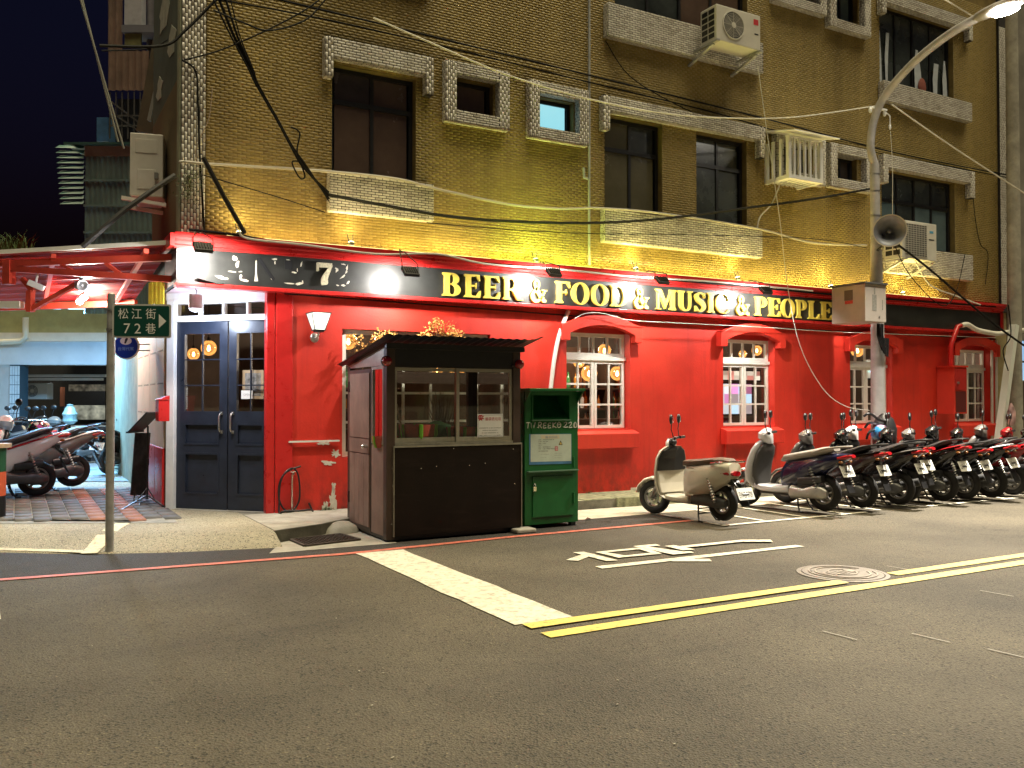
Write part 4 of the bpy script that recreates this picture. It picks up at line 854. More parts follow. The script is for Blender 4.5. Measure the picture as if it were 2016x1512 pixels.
# small up lights, assumed from the glow patches, washing the bricks
def uplight(px, label, col, e):
    x = at(px, 500, 10.05).x; p = Vector((x, 10.02, 3.232)); t = thing('wall_uplight', label, 'uplight', tuple(p), 'assumed up lights on top of the sign')
    obj('base', MB().box(-.05, .05, -.03, .03, -.012, .0), BLACK, t, True)
    mb = MB(); mb.bar((-.02, 0, 0), (-.035, .05, .15), .008, .008); mb.bar((.02, 0, 0), (.035, .05, .15), .008, .008); mb.bar((-.03, .03, .08), (.03, .03, .08), .007, .007); obj('bracket', mb, BLACK, t, True)
    obj('housing', MB().lathe((0, -.005, .0), (0, .25, 1), [(.03, 0), (.038, .03), (.038, .045)], 12), BLACK, t, True); obj('lens', MB().cyl((0, .008, .047), (0, .009, .051), .034, n=12), EM('assumed_uplight_lens_%d' % round(col[0] * 100), col, 7), t, True)
    lamp('assumed_uplight_source', 'SPOT', p + Vector((0, .0, .065)), e * 1.1, col, t, p + Vector((0, .10, 1)), size=.03, spot=150, blend=.9)
for px, lb, col, e in ((470, 'assumed up light on the sign near the corner pilaster', (1, .80, .36), 5), (690, 'assumed up light below the leftmost large window', (1, .80, .36), 6), (1053, 'assumed greenish up light on the sign above the word BEER', (.78, .95, .12), 8), (1250, 'assumed yellow up light beside the downpipe', (1, .84, .22), 8), (1450, 'assumed yellow up light below the wide white sill', (1, .82, .22), 8), (1633, 'assumed yellow up light left of the street lamp pole', (1, .82, .24), 8), (1775, 'assumed yellow up light under the right condenser', (1, .80, .25), 7)): uplight(px, lb, col, e)
for k, (x0, x1, col, e, lb) in enumerate(((2.0, 3.9, (1, .74, .26), 3.0, 'left'), (3.95, 5.3, (1, .82, .24), 3.4, 'second'), (5.35, 7.0, (.80, .95, .14), 5.2, 'greenish'), (7.05, 9.6, (1, .84, .22), 5.5, 'fourth'), (9.65, 12.0, (1, .80, .22), 5.5, 'fifth'), (12.05, 14.6, (1, .78, .24), 4.5, 'rightmost'))):  # assumed strips, hidden from view, added to spread a continuous glow over the bricks
    t = thing('assumed_light_strip', lb + ' yellow light strip assumed on top of the sign', 'light strip', ((x0 + x1) / 2, 9.99, 3.219), 'assumed light strips on top of the sign')
    obj('channel', MB().box(x0, x1, 9.97, 10.01, 3.217, 3.224), ALU, t); obj('diffuser', MB().box(x0 + .01, x1 - .01, 9.978, 10.002, 3.2245, 3.229), EM('assumed_strip_glow_%d' % k, col, .9), t)
    lamp('assumed_strip_source', 'AREA', ((x0 + x1) / 2, 9.992, 3.236), e, col, t, ((x0 + x1) / 2, 10.35, 4.0), sx=x1 - x0, sy=.025).rotation_euler = (R(180 - 25), 0, 0)
# ================================================================== WALL LANTERN, DOOR LAMP
p = at(619, 665, YW - .02); t = thing('wall_lantern', 'white glass wall lantern tapering down on the red wall', 'wall lamp', tuple(p))
obj('back_plate', MB().ell((0, 0, 0), (.055, .03, .06), 16, 7), STEEL, t, True, smooth=True); obj('arm', MB().tube([(0, -.01, 0), (0, -.09, -.01), (.01, -.13, .03), (.01, -.13, .07)], .012, 8), STEEL, t, True)
mb = MB(); c = Vector((.01, -.13, .08)); r0, r1 = .058, .112
q = lambda r, z: [c + Vector((a * r, b * r, z)) for a, b in ((-1, -1), (1, -1), (1, 1), (-1, 1))]
mb.loft([q(r0, 0), q(r1, .195)]); obj('glass_shade', mb, EM('lantern_glass', (.78, .92, .72), .22), t, True)
mb = MB()
for a, b in zip(q(r0, 0), q(r1, .195)): mb.bar(a, b, .008, .008)
A, B = q(r0 + .004, 0), q(r1 + .004, .197)
for L in (A, B):
    for i in range(4): mb.bar(L[i], L[(i + 1) % 4], .010, .010)
mb.cbox(c + Vector((0, 0, -.01)), (1, 0, 0), (0, 1, 0), (0, 0, 1), .05, .05, .012); obj('lantern_frame', mb, BLACK, t, True)
lamp('lantern_source', 'POINT', p + Vector((.01, -.3, .2)), 1.2, (.9, 1, .8), t, size=.08)
pc = PL + U * (LD * .47) + N * .42; pz = 2.45
t = thing('pendant_lamp', 'white drum lamp hanging in front of the door transom', 'pendant lamp', (pc.x, pc.y, pz))
obj('shade', MB().lathe((0, 0, 0), (0, 0, 1), [(.075, .0), (.075, .16), (.02, .165)], 20, False), WHITE, t, True, smooth=True); obj('diffuser', MB().ell((0, 0, .0), (.07, .07, .03), 16, 6, -90, 0), EM('drum_diffuser', (.80, .86, 1), 2), t, True)
obj('cord', MB().tube([(0, 0, .16), (.01, 0, .2), (-.01, 0, .235)], .005, 5), BLACK, t, True)
lamp('drum_light_source', 'POINT', (pc.x, pc.y, pz - .09), 13, (.70, .80, 1), t, size=.07)
# things on the door
ZG = -.02
def onDoor(px, py, h=-.03): q = atp(px, py, PL + N * h, N); return q
def doorT(px, py, h): return basis(onDoor(px, py, h), U, (0, 0, 1))
T = doorT(499, 757, -.10); pic = thing('framed_picture', 'framed grey photograph hanging behind the right door glass', 'picture', tuple(T.translation))
mb = MB(T); mb.box(-.14, .14, -.17, .17, -.01, .012); obj('frame', mb, M('pale_wood_frame', (.52, .36, .22), .5, var=.15), pic); mb = MB(T); mb.quad((-.105, -.135, .0125), (.105, -.135, .0125), (.105, .135, .0125), (-.105, .135, .0125)); obj('print', mb, M('grey_print', (.30, .27, .25), .5, var=.7, scale=18), pic)
T = doorT(486, 777, -.03); op = thing('open_sign', 'small white card reading OPEN hung on the right door', 'sign', tuple(T.translation)); mb = MB(T); mb.box(-.073, .073, -.05, .05, -.003, .003); obj('card', mb, WHITE, op); text('lettering', 'OPEN', T, .085, .024, M('grey_ink', (.35, .35, .36), .6), op, .0045)
T = doorT(368, 780, -.033); text('window_lettering', 'WIMBLEDON', T @ Matrix.Rotation(R(-90), 4, 'Z'), .30, .026, M('faded_vinyl', (.40, .40, .36), .6), dl, .002)
T = doorT(532, 612, -.01); mb = MB(T); mb.lathe((0, 0, 0), (0, 0, 1), [(.03, 0), (.03, .04), (.012, .05)], 14); ca = tag(obj('door_sensor', mb, WHITE, None, loc=tuple(T.translation)), 'small round white sensor with a green eye in the transom corner', 'sensor'); mb = MB(T); mb.cyl((0, 0, .051), (0, 0, .053), .012, n=10); obj('eye', mb, EM('green_eye', (.05, .6, .4), .6), ca)
p = atx(320, 807, XS - .06); solo('letter_box', MB().box(XS - .12, XS - .001, p.y - .13, p.y + .13, p.z - .13, p.z + .12).prism([(XS - .13, p.z + .121), (XS - .001, p.z + .121), (XS - .001, p.z + .17)], p.y - .14, p.y + .14, lambda a, b, h: (a, h, b)), REDGLOSS, 'bright red letter box on the cream side panels', 'letter box')
# hose and tap
mb = MB(); pts = [(549, 985), (552, 950), (562, 930), (576, 922), (586, 932), (590, 960), (588, 988), (575, 1006), (560, 1003), (550, 985), (549, 960), (556, 938), (572, 925), (592, 918)]
hose = [at(a, b, YW - .06 - .012 * (i % 3)) for i, (a, b) in enumerate(pts)]; hose2 = [at(550, 985, YW - .07), at(550, 1010, YW - .10)] + [Vector((p.x, p.y, .155)) for p in (at(560, 1022, YW - .16), at(590, 1025, YW - .2), at(612, 1022, YW - .16))] + [at(616, 1008, YW - .05), at(608, 990, YW - .03)]
hs = thing('garden_hose', 'coiled black hose hanging by the corner of the red wall', 'hose', tuple(at(575, 1010, YW - .06)))
obj('coil', MB().tube([Vector(q) for q in spl([tuple(q) for q in hose], 5)], .011, 7), BLACK, hs, smooth=True); obj('loose_end', MB().tube([Vector(q) for q in spl([tuple(q) for q in hose2], 5)], .011, 7), BLACK, hs, smooth=True)
a = at(575, 932, YW - .03); obj('tap', MB().cyl(a, a + Vector((0, -.06, 0)), .014).cyl(a + Vector((-.03, -.05, .02)), a + Vector((.03, -.05, .02)), .006).cyl(a, (a.x, a.y, .13), .010), CHROME, hs)
# pipes
mb = MB(); pts = [at(*q, YW - .05) for q in ((1119, 612), (1108, 640), (1098, 672), (1090, 715), (1085, 760), (1081, 800), (1080, 950))]
cp = solo('drain_pipe', MB().tube([Vector(q) for q in spl([tuple(q) for q in pts], 6)], .030, 10), PVC, 'white plastic pipe bowing down the red wall behind the green bin', 'pipe', smooth=True)
mb = MB().cyl(at(1160, -40, YW - .05), at(1160, 522, YW - .05), .018, n=8); mb.tube([at(1157, 352, YW - .05), at(1150, 350, YW - .05), at(1149, 330, YW - .05)], .018, 8); solo('downpipe', mb, M('grey_pipe', (.38, .40, .42), .5, var=.2), 'thin grey downpipe running down the ochre bricks', 'pipe')
# ================================================================== CANOPY BY THE SIDE LANE
CC = Vector((1.50, 10.22, 3.13)); DD = Vector((-.7071, .7071, 0))
REDST = M('red_steel', (.70, .085, .05), .35, var=.15, scale=7); REDSH = M('red_roof_sheet', (.38, .014, .010), .55, var=.15, scale=5)
can = thing('lane_canopy', 'red steel canopy with corrugated roof over the lane', 'canopy', tuple(CC))
mb = MB(); nj = 90; rows = []
for i in range(2):
    for sgn in (0,):
        rows.append([CC + DD * (4.5 * i) + Vector((0, 3.6 * j / nj, -.07 * 3.6 * j / nj + .014 * math.sin(j * 1.9))) for j in range(nj + 1)])
for j in range(nj): mb.quad(rows[0][j], rows[1][j], rows[1][j + 1], rows[0][j + 1])
obj('roof_sheet', mb, REDSH, can)
obj('edge_trim', MB().bar(CC + Vector((0, -.02, .01)), CC + DD * 4.5 + Vector((0, -.02, .01)), .03, .045), IVORY, can)
PT = CC + Vector((0, .22, 0)); NT = Vector((.7071, .7071, 0)); tp = lambda px, py: atp(px, py, PT, NT)
for a, b, w_ in (((-60, 522), (341, 507), .075), ((16, 529), (341, 550), .07), ((59, 611), (150, 560), .05), ((60, 572), (60, 614), .07), ((208, 518), (238, 540), .04), ((120, 520), (142, 532), .03)): obj('beam', MB().bar(tp(*a), tp(*b), w_, w_), REDST, can)
mb = MB(); mb.bar(tp(18, 512), tp(18, 560), .1, .1); mb.bar(tp(44, 548), tp(66, 575), .05, .05); obj('bracket', mb, REDST, can)
for s in (.35, 1.6, 2.9): obj('purlin', MB().bar(CC + DD * s + Vector((0, .05, -.06)), CC + DD * s + Vector((0, 3.55, -.30)), .05, .05), REDST, can)
obj('rear_beam', MB().bar(CC + Vector((.0, 3.5, -.32)), CC + DD * 4.5 + Vector((0, 3.5, -.32)), .07, .09), REDST, can)
obj('gutter_beam', MB().bar(tp(-60, 600), tp(43, 600), .08, .08), IVORY, can)
p = tp(160, 562); sp = thing('canopy_spotlight', 'grey spotlight clamped to the canopy beam', 'spotlight', tuple(p))
obj('body', MB().lathe((0, 0, 0), (.25, -.8, -.1), [(.02, -.12), (.055, -.10), (.062, .0), (.066, .05), (.05, .052), (.03, .03), (.012, .025), (.012, .035)], 18), M('grey_alloy', (.42, .42, .42), .35, .5), sp, True, smooth=True); obj('clamp', MB().tube([(0, .05, 0), (0, .05, .10), (0, .03, .16)], .02, 8), STEEL, sp, True)
for (px, py, lb, d) in ((165, 586, 'upper of the two small white lamps under the canopy', 12.2), (157, 594, 'lower of the two small white lamps under the canopy', 12.6)):
    p = atd(px, py, d); t = thing('canopy_lamp', lb, 'lamp', tuple(p), 'small lamps under the canopy'); ax = Vector((.1, -.8, -.5)); obj('body', MB().lathe((0, 0, 0), ax, [(.02, -.09), (.045, -.07), (.05, 0)], 14), WHITE, t, True); obj('lens', MB().lathe((0, 0, 0), ax, [(.046, .001), (.04, .012), (.001, .018)], 14), EM('canopy_lens', (.85, 1, .92), 3), t, True)
    obj('stem', MB().cyl((0, .06, .0), (0, .06, 3.0 - p.z), .01, n=6), BLACK, t, True)
    lamp('canopy_light_source', 'POINT', p + ax.normalized() * .09, 22, (1, .93, .78), t, size=.06)
p = tp(71, 562); cc = thing('security_camera', 'white security camera hanging under the canopy', 'camera', tuple(p)); obj('housing', MB().cbox((0, 0, 0), (.8, -.2, -.35), (.2, .8, 0), (.35, 0, .8), .09, .035, .035), WHITE, cc, True, bevel=.008); obj('mount', MB().cyl((0, 0, .04), (.02, 0, .17), .013).cyl((.02, 0, .165), (.02, 0, .18), .04), WHITE, cc, True)
p = atp(311, 576, CC + Vector((0, .9, 0)), NT); mb = MB()
for k in range(7): mb.cbox(p + DD * (-.07 + .03 * k) + Vector((0, 0, .02 * math.sin(k * 2))), DD, (0, 0, 1), NT, .012, .20 - .012 * k, .012 + .004 * (k % 2))
solo('rolled_banner', mb, M('yellow_tarpaulin', (.75, .55, .04), .5, var=.2), 'folded yellow tarpaulin hanging under the canopy edge', 'tarpaulin')
mb = MB(); rr = random.Random(3); gp_ = tp(22, 492) + Vector((0, .12, .0))
for k in range(90):
    a = rr.uniform(0, 6.28); l_ = rr.uniform(.10, .30); b = gp_ + Vector((rr.uniform(-.22, .22), rr.uniform(-.1, .15), 0)); e = b + Vector((math.cos(a) * l_ * .5, math.sin(a) * l_ * .5, l_ * .85)); m_ = (b + e) / 2 + Vector((0, 0, .05)); s_ = Vector((.006, .004, 0))
    mb.quad(b - s_, b + s_, m_ + s_ * .8, m_ - s_ * .8); mb.quad(m_ - s_ * .8, m_ + s_ * .8, e)
solo('weed_tuft', mb, M('weed_green', (.055, .10, .022), .7, var=.4), 'tuft of long weeds growing on top of the canopy', 'weeds')
# ================================================================== ARCADE BUILDING BEHIND THE LANE
TA = basis((0, 0, 0), _rt, (0, 0, 1)); uu = lambda px, v: (px - 1008) / FPX * v; zz = lambda py, v: CAMH + (787 - py) / FPX * v
def abox(mb, px0, px1, v0, v1, z0, z1): vm = v0; return mb.box(uu(px0, vm), uu(px1, vm), z0, z1, -v1, -v0)
arc = thing('arcade_building', 'blue lit tiled arcade building behind the lane', 'building', tuple(TA @ Vector((uu(120, 19), 0, -19))))
BLUEW = M('pale_arcade_paint', (.50, .56, .60), .55, var=.08, scale=3); TILEB = M('pale_tile', (.48, .56, .60), .3, var=.1, scale=9)
V = 18.6
mb = MB(TA); abox(mb, -400, 300, V, V + .5, zz(718, V), zz(672, V)); obj('beam', mb, BLUEW, arc)
mb = MB(TA); abox(mb, -400, 300, V - .05, V - .001, zz(672, V), zz(655, V)); obj('beam_moulding', mb, M('cream_band', (.62, .56, .46), .6, var=.08), arc)
mb = MB(TA); abox(mb, -400, 300, V + .01, V + .4, zz(655, V) + .002, zz(560, V)); obj('upper_wall', mb, M('olive_render', (.30, .29, .13), .7, var=.2, scale=3), arc)
mb = MB(TA); abox(mb, -400, 330, V + .5, 40, zz(655, V), zz(655, V) + .2); obj('ceiling', mb, M('arcade_ceiling', (.35, .36, .36), .8), arc)
mb = MB(TA); abox(mb, -400, 19, V + .02, V + .3, .12, zz(718, V)); obj('side_wall', mb, M('grey_render', (.42, .43, .42), .8, var=.15, scale=2), arc)
mb = MB(TA); u0, u1 = uu(20, V), uu(40, V); mb.box(u0, u1, .12, zz(718, V), -V - .3, -V + .02); pil = obj('pillar', mb, M('tile_grout', (.03, .06, .08), .9), arc)
for k in range(4):
    for j in range(10):
        z0 = .14 + j * .2; a = u0 + .004 + k * (u1 - u0) / 4
        if z0 + .19 < zz(718, V): obj('tile', (lambda m: (m.box(a, a + (u1 - u0) / 4 - .010, z0, z0 + .188, -V + .022, -V + .028), m)[1])(MB(TA)), TILEB, pil)
mb = MB(TA)
for (a, b, v0, v1, z0, z1) in ((228, 233, 17.4, 17.6, .12, 2.2), (240, 246, 17.0, 17.2, .12, 2.2), (228, 246, 17.6, 17.7, 1.95, 2.2)): abox(mb, a, b, v0, v1, z0, z1)
obj('shop_front', mb, BLACK, arc); mb = MB(TA); abox(mb, 229, 245, 17.72, 17.75, .2, 1.95); obj('shop_glass', mb, GREYPANE, arc)
mb = MB(TA); abox(mb, 257, 277, 15.6, 15.9, .12, 2.3); po = obj('door_post', mb, BLUEW, arc)
text('wall_lettering', '小心地滑', TA @ Matrix.Translation((uu(266, 15.6), zz(800, 15.6), -15.59)) @ Matrix.Rotation(R(-90), 4, 'Z'), .32, .05, M('blue_ink', (.03, .12, .35), .6), po, .001)
# floor of the arcade
fl = struct('arcade_floor', (lambda m: (m.quad((uu(-260, 14), .128, -14.0), (uu(290, 14), .128, -14.0), (uu(290, 14), .128, -36), (uu(-260, 14) - 8, .128, -36)), m)[1])(MB(TA)), M('grout_grey', (.20, .25, .28), .8))
tm = [M('arcade_tile_blue', (.34, .42, .47), .22, var=.12, scale=6), M('arcade_tile_grey', (.27, .33, .36), .22, var=.12, scale=6)]
tms = [plainmesh('floor_tile', *(lambda m: (m.v, m.f))(MB().box(-.195, .195, -.195, .195, -.004, .004)), t_) for t_ in tm]
ang = math.atan2(_rt.y, _rt.x) + R(8)
cnt = 0
for j in range(34):
    for i in range(26):
        q = TA @ Vector((uu(292, 14) - .2 - i * .4 - j * .05, .131, -14.22 - j * .4)); pxx = (q - CAMP); 
        if cnt < 300 and pxx.dot(_rt) / pxx.dot(FWH) > (40 - 1008) / FPX:
            o = bpy.data.objects.new('floor_tile', tms[(i // 2 + j // 3) % 2]); COL.objects.link(o); o.parent = fl; o.location = q; o.rotation_euler = (0, 0, math.atan2(_rt.y, _rt.x)); cnt += 1
# back of the arcade
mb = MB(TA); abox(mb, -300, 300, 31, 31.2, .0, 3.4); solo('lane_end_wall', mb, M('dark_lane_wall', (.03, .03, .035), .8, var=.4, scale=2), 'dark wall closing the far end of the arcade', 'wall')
def ablk(name, a, b, v0, v1, py0, py1, mat, label, cat, **k): mb = MB(TA); mb.box(uu(a, v0), uu(b, v0), zz(py1, v0), zz(py0, v0), -v1, -v0); return solo(name, mb, mat, label, cat, **k)
def condenser(T, w_, h, d, label, fan=True, logo=None, grille=False, cat='air conditioner'):
    t = thing('condenser_unit', label, cat, tuple(T.translation), 'outdoor air conditioner units'); body = M('condenser_white', (.62, .60, .54), .45, var=.08, scale=5, dirt=.2)
    m = MB(T); m.box(-w_ / 2, w_ / 2, 0, h, -d, 0); cs = obj('casing', m, body, t, bevel=.012)
    if fan:
        c = (-w_ * .12, h * .52)
        m = MB(T); m.lathe((c[0], c[1], .001), (0, 0, 1), [(h * .40, 0), (h * .40, .012), (h * .37, .013), (h * .365, .002)], 28, False); obj('fan_ring', m, body, t)
        m = MB(T); m.lathe((c[0], c[1], .0015), (0, 0, 1), [(h * .365, 0), (.001, .0005)], 28); obj('fan_recess', m, M('fan_shadow_grey', (.10, .10, .10), .6), t)  # flat dark disc stands in for the shade behind the fan grille
        m = MB(T)
        for k in range(1, 9): m.strip(ellip(c[0], c[1], h * .365 * k / 9, h * .365 * k / 9, 0, 360, 24), ellip(c[0], c[1], h * .365 * k / 9 - .004, h * .365 * k / 9 - .004, 0, 360, 24), .006, .010, lambda a, b, z: (a, b, z))
        for k in range(8): a = k * math.pi / 4; m.bar((c[0] + .04 * math.cos(a), c[1] + .04 * math.sin(a), .005), (c[0] + h * .37 * math.cos(a), c[1] + h * .37 * math.sin(a), .005), .005, .004, (0, 0, 1))
        m.lathe((c[0], c[1], .004), (0, 0, 1), [(.045, 0), (.045, .008), (.001, .010)], 16); obj('fan_grille', m, body, t)
    if grille:
        m = MB(T); m.box(-w_ * .42, w_ * .20, h * .08, h * .92, .001, .003); obj('coil', m, M('coil_grey', (.18, .18, .17), .5, .4), t); m = MB(T)
        for k in range(16): z = h * (.08 + .84 * k / 15); m.box(-w_ * .42, w_ * .20, z - .003, z + .003, .0035, .012)
        for k in range(9): x = -w_ * .42 + w_ * .62 * k / 8; m.box(x - .003, x + .003, h * .08, h * .92, .0125, .016)
        obj('guard_grille', m, body, t)
    m = MB(T)
    for k in range(2):
        for j in range(5): m.box(-w_ / 2 - .003, -w_ / 2 - .0005, h * (.1 + .17 * j), h * (.1 + .17 * j) + h * .13, -d * .9 + k * d * .42, -d * .9 + k * d * .42 + d * .36)
    obj('side_vent', m, BLACKPL, t)
    if logo:
        for (a, b, c_, d_, mm) in logo: m = MB(T); m.box(a, b, c_, d_, .001, .003); obj('badge', m, mm, t)
    return t
condenser(TA @ Matrix.Translation((uu(69, 21), zz(786, 21), -21)), .56, .38, .3, 'grey outdoor air conditioner unit at the back of the arcade')
ablk('awning_roller', 47, 206, 20.4, 20.6, 737, 742, WHITE, 'upper white awning roller across the arcade', 'awning'); ablk('awning_rail', 47, 200, 20.2, 20.3, 744, 749, WHITE, 'thin white rail below the awning roller', 'rail')
ablk('brown_post', 118, 124, 24, 24.1, 762, 800, M('brown_post_paint', (.35, .10, .04), .6), 'brown wooden post at the back of the arcade', 'post')
ablk('black_sofa_back', 124, 207, 27, 27.5, 770, 798, BLACK, 'black backed bench above the patterned cloth', 'bench')
ablk('patterned_bench', 140, 207, 26, 26.6, 798, 826, M('spotted_cloth', (.55, .50, .38), .8, var=.75, scale=3.4, detail=2), 'cream bench covered in spotted cloth', 'bench')
ablk('low_shelf', 140, 207, 25.4, 25.9, 838, 842, IVORY, 'pale low shelf in front of the spotted bench', 'shelf')
ablk('goods_display', 135, 207, 28, 28.2, 757, 770, M('goods_colours', (.45, .38, .28), .6, var=.9, scale=6, detail=1), 'pale goods hanging above the black bench', 'display')
pp = [(-60, 676), (40, 672), (50, 664), (49, 650), (49, 625)]; solo('drain_pipe', MB().tube([TA @ Vector((uu(a, 18.3), zz(b, 18.3), -18.3)) for a, b in pp], .06, 10), M('cream_pipe', (.60, .54, .42), .5), 'thick cream pipe bending along the arcade beam', 'pipe', smooth=True)
for (px, v, lb) in ((60, 15.4, 'assumed left tube lamp under the arcade front'), (190, 15.4, 'assumed right tube lamp under the arcade front')):  # assumed lamps, hidden from view, added to light the arcade blue
    q = TA @ Vector((uu(px, v), 3.02, -v)); t = thing('assumed_tube_lamp', lb, 'lamp', tuple(q), 'assumed tube lamps of the arcade'); obj('tube', MB(TA).box(uu(px, v) - .5, uu(px, v) + .5, 3.00, 3.03, -v - .03, -v + .03), EM('assumed_blue_tube', (.35, .72, 1), 1.2), t); obj('holder', MB(TA).box(uu(px, v) - .55, uu(px, v) + .55, 3.032, 3.08, -v - .04, -v + .04), WHITE, t)
    lamp('assumed_tube_source', 'AREA', q + Vector((0, 0, -.03)), 95, (.26, .60, 1), t, q + Vector((0, 0, -3)), sx=1.0, sy=.15)
q = TA @ Vector((uu(120, 24), 2.4, -24)); lamp('added_arcade_lamp', 'POINT', q, 26, (.85, .95, 1), arc, size=.3)  # added point light without a fixture, brightening the back of the arcade
# upper parts of the lane: shed, balcony, awning
TEAL = M('teal_corrugated_sheet', (.10, .15, .14), .5, var=.25, scale=2, dirt=.4)
def corrugated(T, a, b, z0, z1, depth, pitch=.09, amp=.018):
    mb = MB(T); n_ = int((b - a) / (pitch / 4)); pr = [(a + (b - a) * k / n_, amp * [0, 1, 1, 0][k % 4]) for k in range(n_ + 1)]
    for (p0, h0), (p1, h1) in zip(pr, pr[1:]): mb.quad((p0, z0, depth + h0), (p1, z0, depth + h1), (p1, z1, depth + h1), (p0, z1, depth + h0))
    return mb
vs_ = 15.2; shed = thing('lane_shed', 'tall teal corrugated shed wall above the canopy', 'shed', tuple(TA @ Vector((uu(250, vs_), 3, -vs_))))
obj('sheet', corrugated(TA, uu(164, vs_), uu(330, vs_), 2.9, zz(306, vs_), -vs_), TEAL, shed); obj('fascia', MB(TA).box(uu(164, vs_), uu(330, vs_), zz(306, vs_), zz(286, vs_), -vs_ - .1, -vs_ + .03), M('tan_board', (.20, .15, .10), .8, var=.2), shed); obj('roof_edge', MB(TA).box(uu(128, vs_), uu(330, vs_), zz(286, vs_), zz(281, vs_), -vs_ - .6, -vs_ + .12), M('dark_green_flashing', (.02, .06, .05), .5), shed)
for py in (352, 402, 455): obj('rail', MB(TA).box(uu(164, vs_), uu(330, vs_), zz(py + 4, vs_), zz(py, vs_), -vs_ + .02, -vs_ + .05), TEAL, shed)
mb = MB(TA)
for k in range(12):
    z1 = zz(290 + k * 10, vs_); z0 = zz(298 + k * 10, vs_); s0 = uu(122 + k * .9, vs_); mb.add([(s0, z0, -vs_ + .3), (uu(163, vs_), z0 + .06, -vs_ + .05), (uu(163, vs_), z1 + .06, -vs_ + .0), (s0 + .02, z1, -vs_ + .2)], [(0, 1, 2, 3)])
solo('shed_awning', mb, M('green_awning_sheet', (.012, .10, .08), .4, var=.2), 'dark green ribbed awning on the left of the teal shed', 'awning')
vb = 16.0; bal = thing('balcony_enclosure', 'rusty corrugated balcony enclosure high above the shed', 'balcony', tuple(TA @ Vector((uu(250, vb), 5.9, -vb))))
obj('front_sheet', corrugated(TA, uu(208, vb), uu(290, vb), zz(175, vb), zz(96, vb), -vb, .12, .03), M('rusty_sheet', (.16, .10, .075), .75, var=.35, scale=3, dirt=.4), bal)
obj('side_sheet', corrugated(TA, uu(206, vb), uu(236, vb), zz(96, vb), zz(-90, vb), -vb - .02, .12, .03), M('rusty_sheet', (.2,) * 3), bal)
obj('grey_sheet', corrugated(TA, uu(270, vb), uu(330, vb), zz(96, vb), zz(-90, vb), -vb - .3, .12, .03), M('grey_sheet', (.16, .15, .17), .6, var=.3, scale=3), bal)
obj('slab', MB(TA).box(uu(236, vb), uu(300, vb), zz(60, vb), zz(46, vb), -vb - .4, -vb + .05), M('grey_slab', (.13, .13, .16), .8), bal)
obj('stained_panel', MB(TA).box(uu(240, vb), uu(272, vb), zz(86, vb), zz(60, vb) - .01, -vb - .05, -vb), M('olive_panel', (.16, .16, .06), .8, var=.4, scale=5), bal)
mb = MB(TA)
for k in range(7): x = uu(212 + k * 12, vb); mb.bar((x, zz(270, vb), -vb), (x, zz(178, vb), -vb), .02, .02)
for (a, b) in (((212, 195), (285, 250)), ((212, 225), (285, 225)), ((225, 225), (280, 262)), ((212, 245), (270, 245))): mb.bar((uu(a[0], vb), zz(a[1], vb), -vb), (uu(b[0], vb), zz(b[1], vb), -vb), .03, .03)
obj('grille', mb, M('dark_grille', (.05, .045, .045), .7), bal); obj('back_wall', MB(TA).box(uu(205, vb), uu(300, vb), zz(285, vb), zz(175, vb), -vb - .5, -vb - .45), BLACK, bal)
obj('white_box', MB(TA).box(uu(240, vb), uu(273, vb), zz(44, vb), zz(-60, vb), -vb - .2, -vb + .02), M('grey_white_sheet', (.36, .36, .40), .6, var=.2, scale=6), bal)
mb = MB(TA); mb.bar((uu(345, 13.4), zz(-60, 13.4), -13.4), (uu(288, 13.4), zz(262, 13.4), -13.4), .28, .22); solo('lean_to_beam', mb, M('brown_beam', (.075, .06, .035), .8, var=.3, scale=3), 'brown slanting beam of the lean-to beside the corner', 'beam')
mb = MB(TA); mb.bar((uu(352, 13.1), zz(-60, 13.1), -13.1), (uu(290, 13.1), zz(235, 13.1), -13.1), .05, .05); solo('slanting_gutter', mb, M('grey_gutter', (.22, .24, .22), .6), 'grey slanting gutter along the lean-to', 'gutter')
ablk('blue_planter', 186, 209, 16.4, 16.7, 228, 276, M('blue_plastic', (.05, .13, .25), .5, var=.3, scale=4), 'blue plastic tub on the shed roof', 'tub')
mb = MB()
for a, b, v in (((148, -20), (240, 290), 15), ((152, -20), (232, 290), 15.2)): mb.tube([TA @ Vector((uu(a[0], v), zz(a[1], v), -v)), TA @ Vector((uu(b[0], v), zz(b[1], v), -v))], .018, 6)
solo('guy_wire', mb, M('guy_grey', (.20, .20, .17), .5), 'pair of slanting grey guy rods left of the balcony', 'guy wire')
# condenser on the return wall
T = basis(atd(288, 386, 10.25), (1, -.25, 0), (0, 0, 1)); t = condenser(T, .36, .73, .65, 'tall white condenser hung on the dark side wall', fan=False)
m = MB(T); m.box(-.12, .12, .50, .66, .001, .006); obj('side_panel', m, M('condenser_white', (.6,) * 3), t, bevel=.004); obj('side_panel', MB(T).box(-.10, .10, .08, .31, .001, .008), M('condenser_white', (.6,) * 3), t, bevel=.004); m = MB(T); m.box(.09, .13, .20, .27, .002, .05); obj('valve_cover', m, M('valve_grey', (.20, .20, .19), .5), t)
m = MB(T); m.bar((-.26, -.04, .02), (.22, -.10, .02), .04, .06); obj('support_bracket', m, IVORY, t); obj('support_bracket', MB(T).bar((-.26, -.04, -.5), (.22, -.10, -.5), .04, .06), IVORY, t)
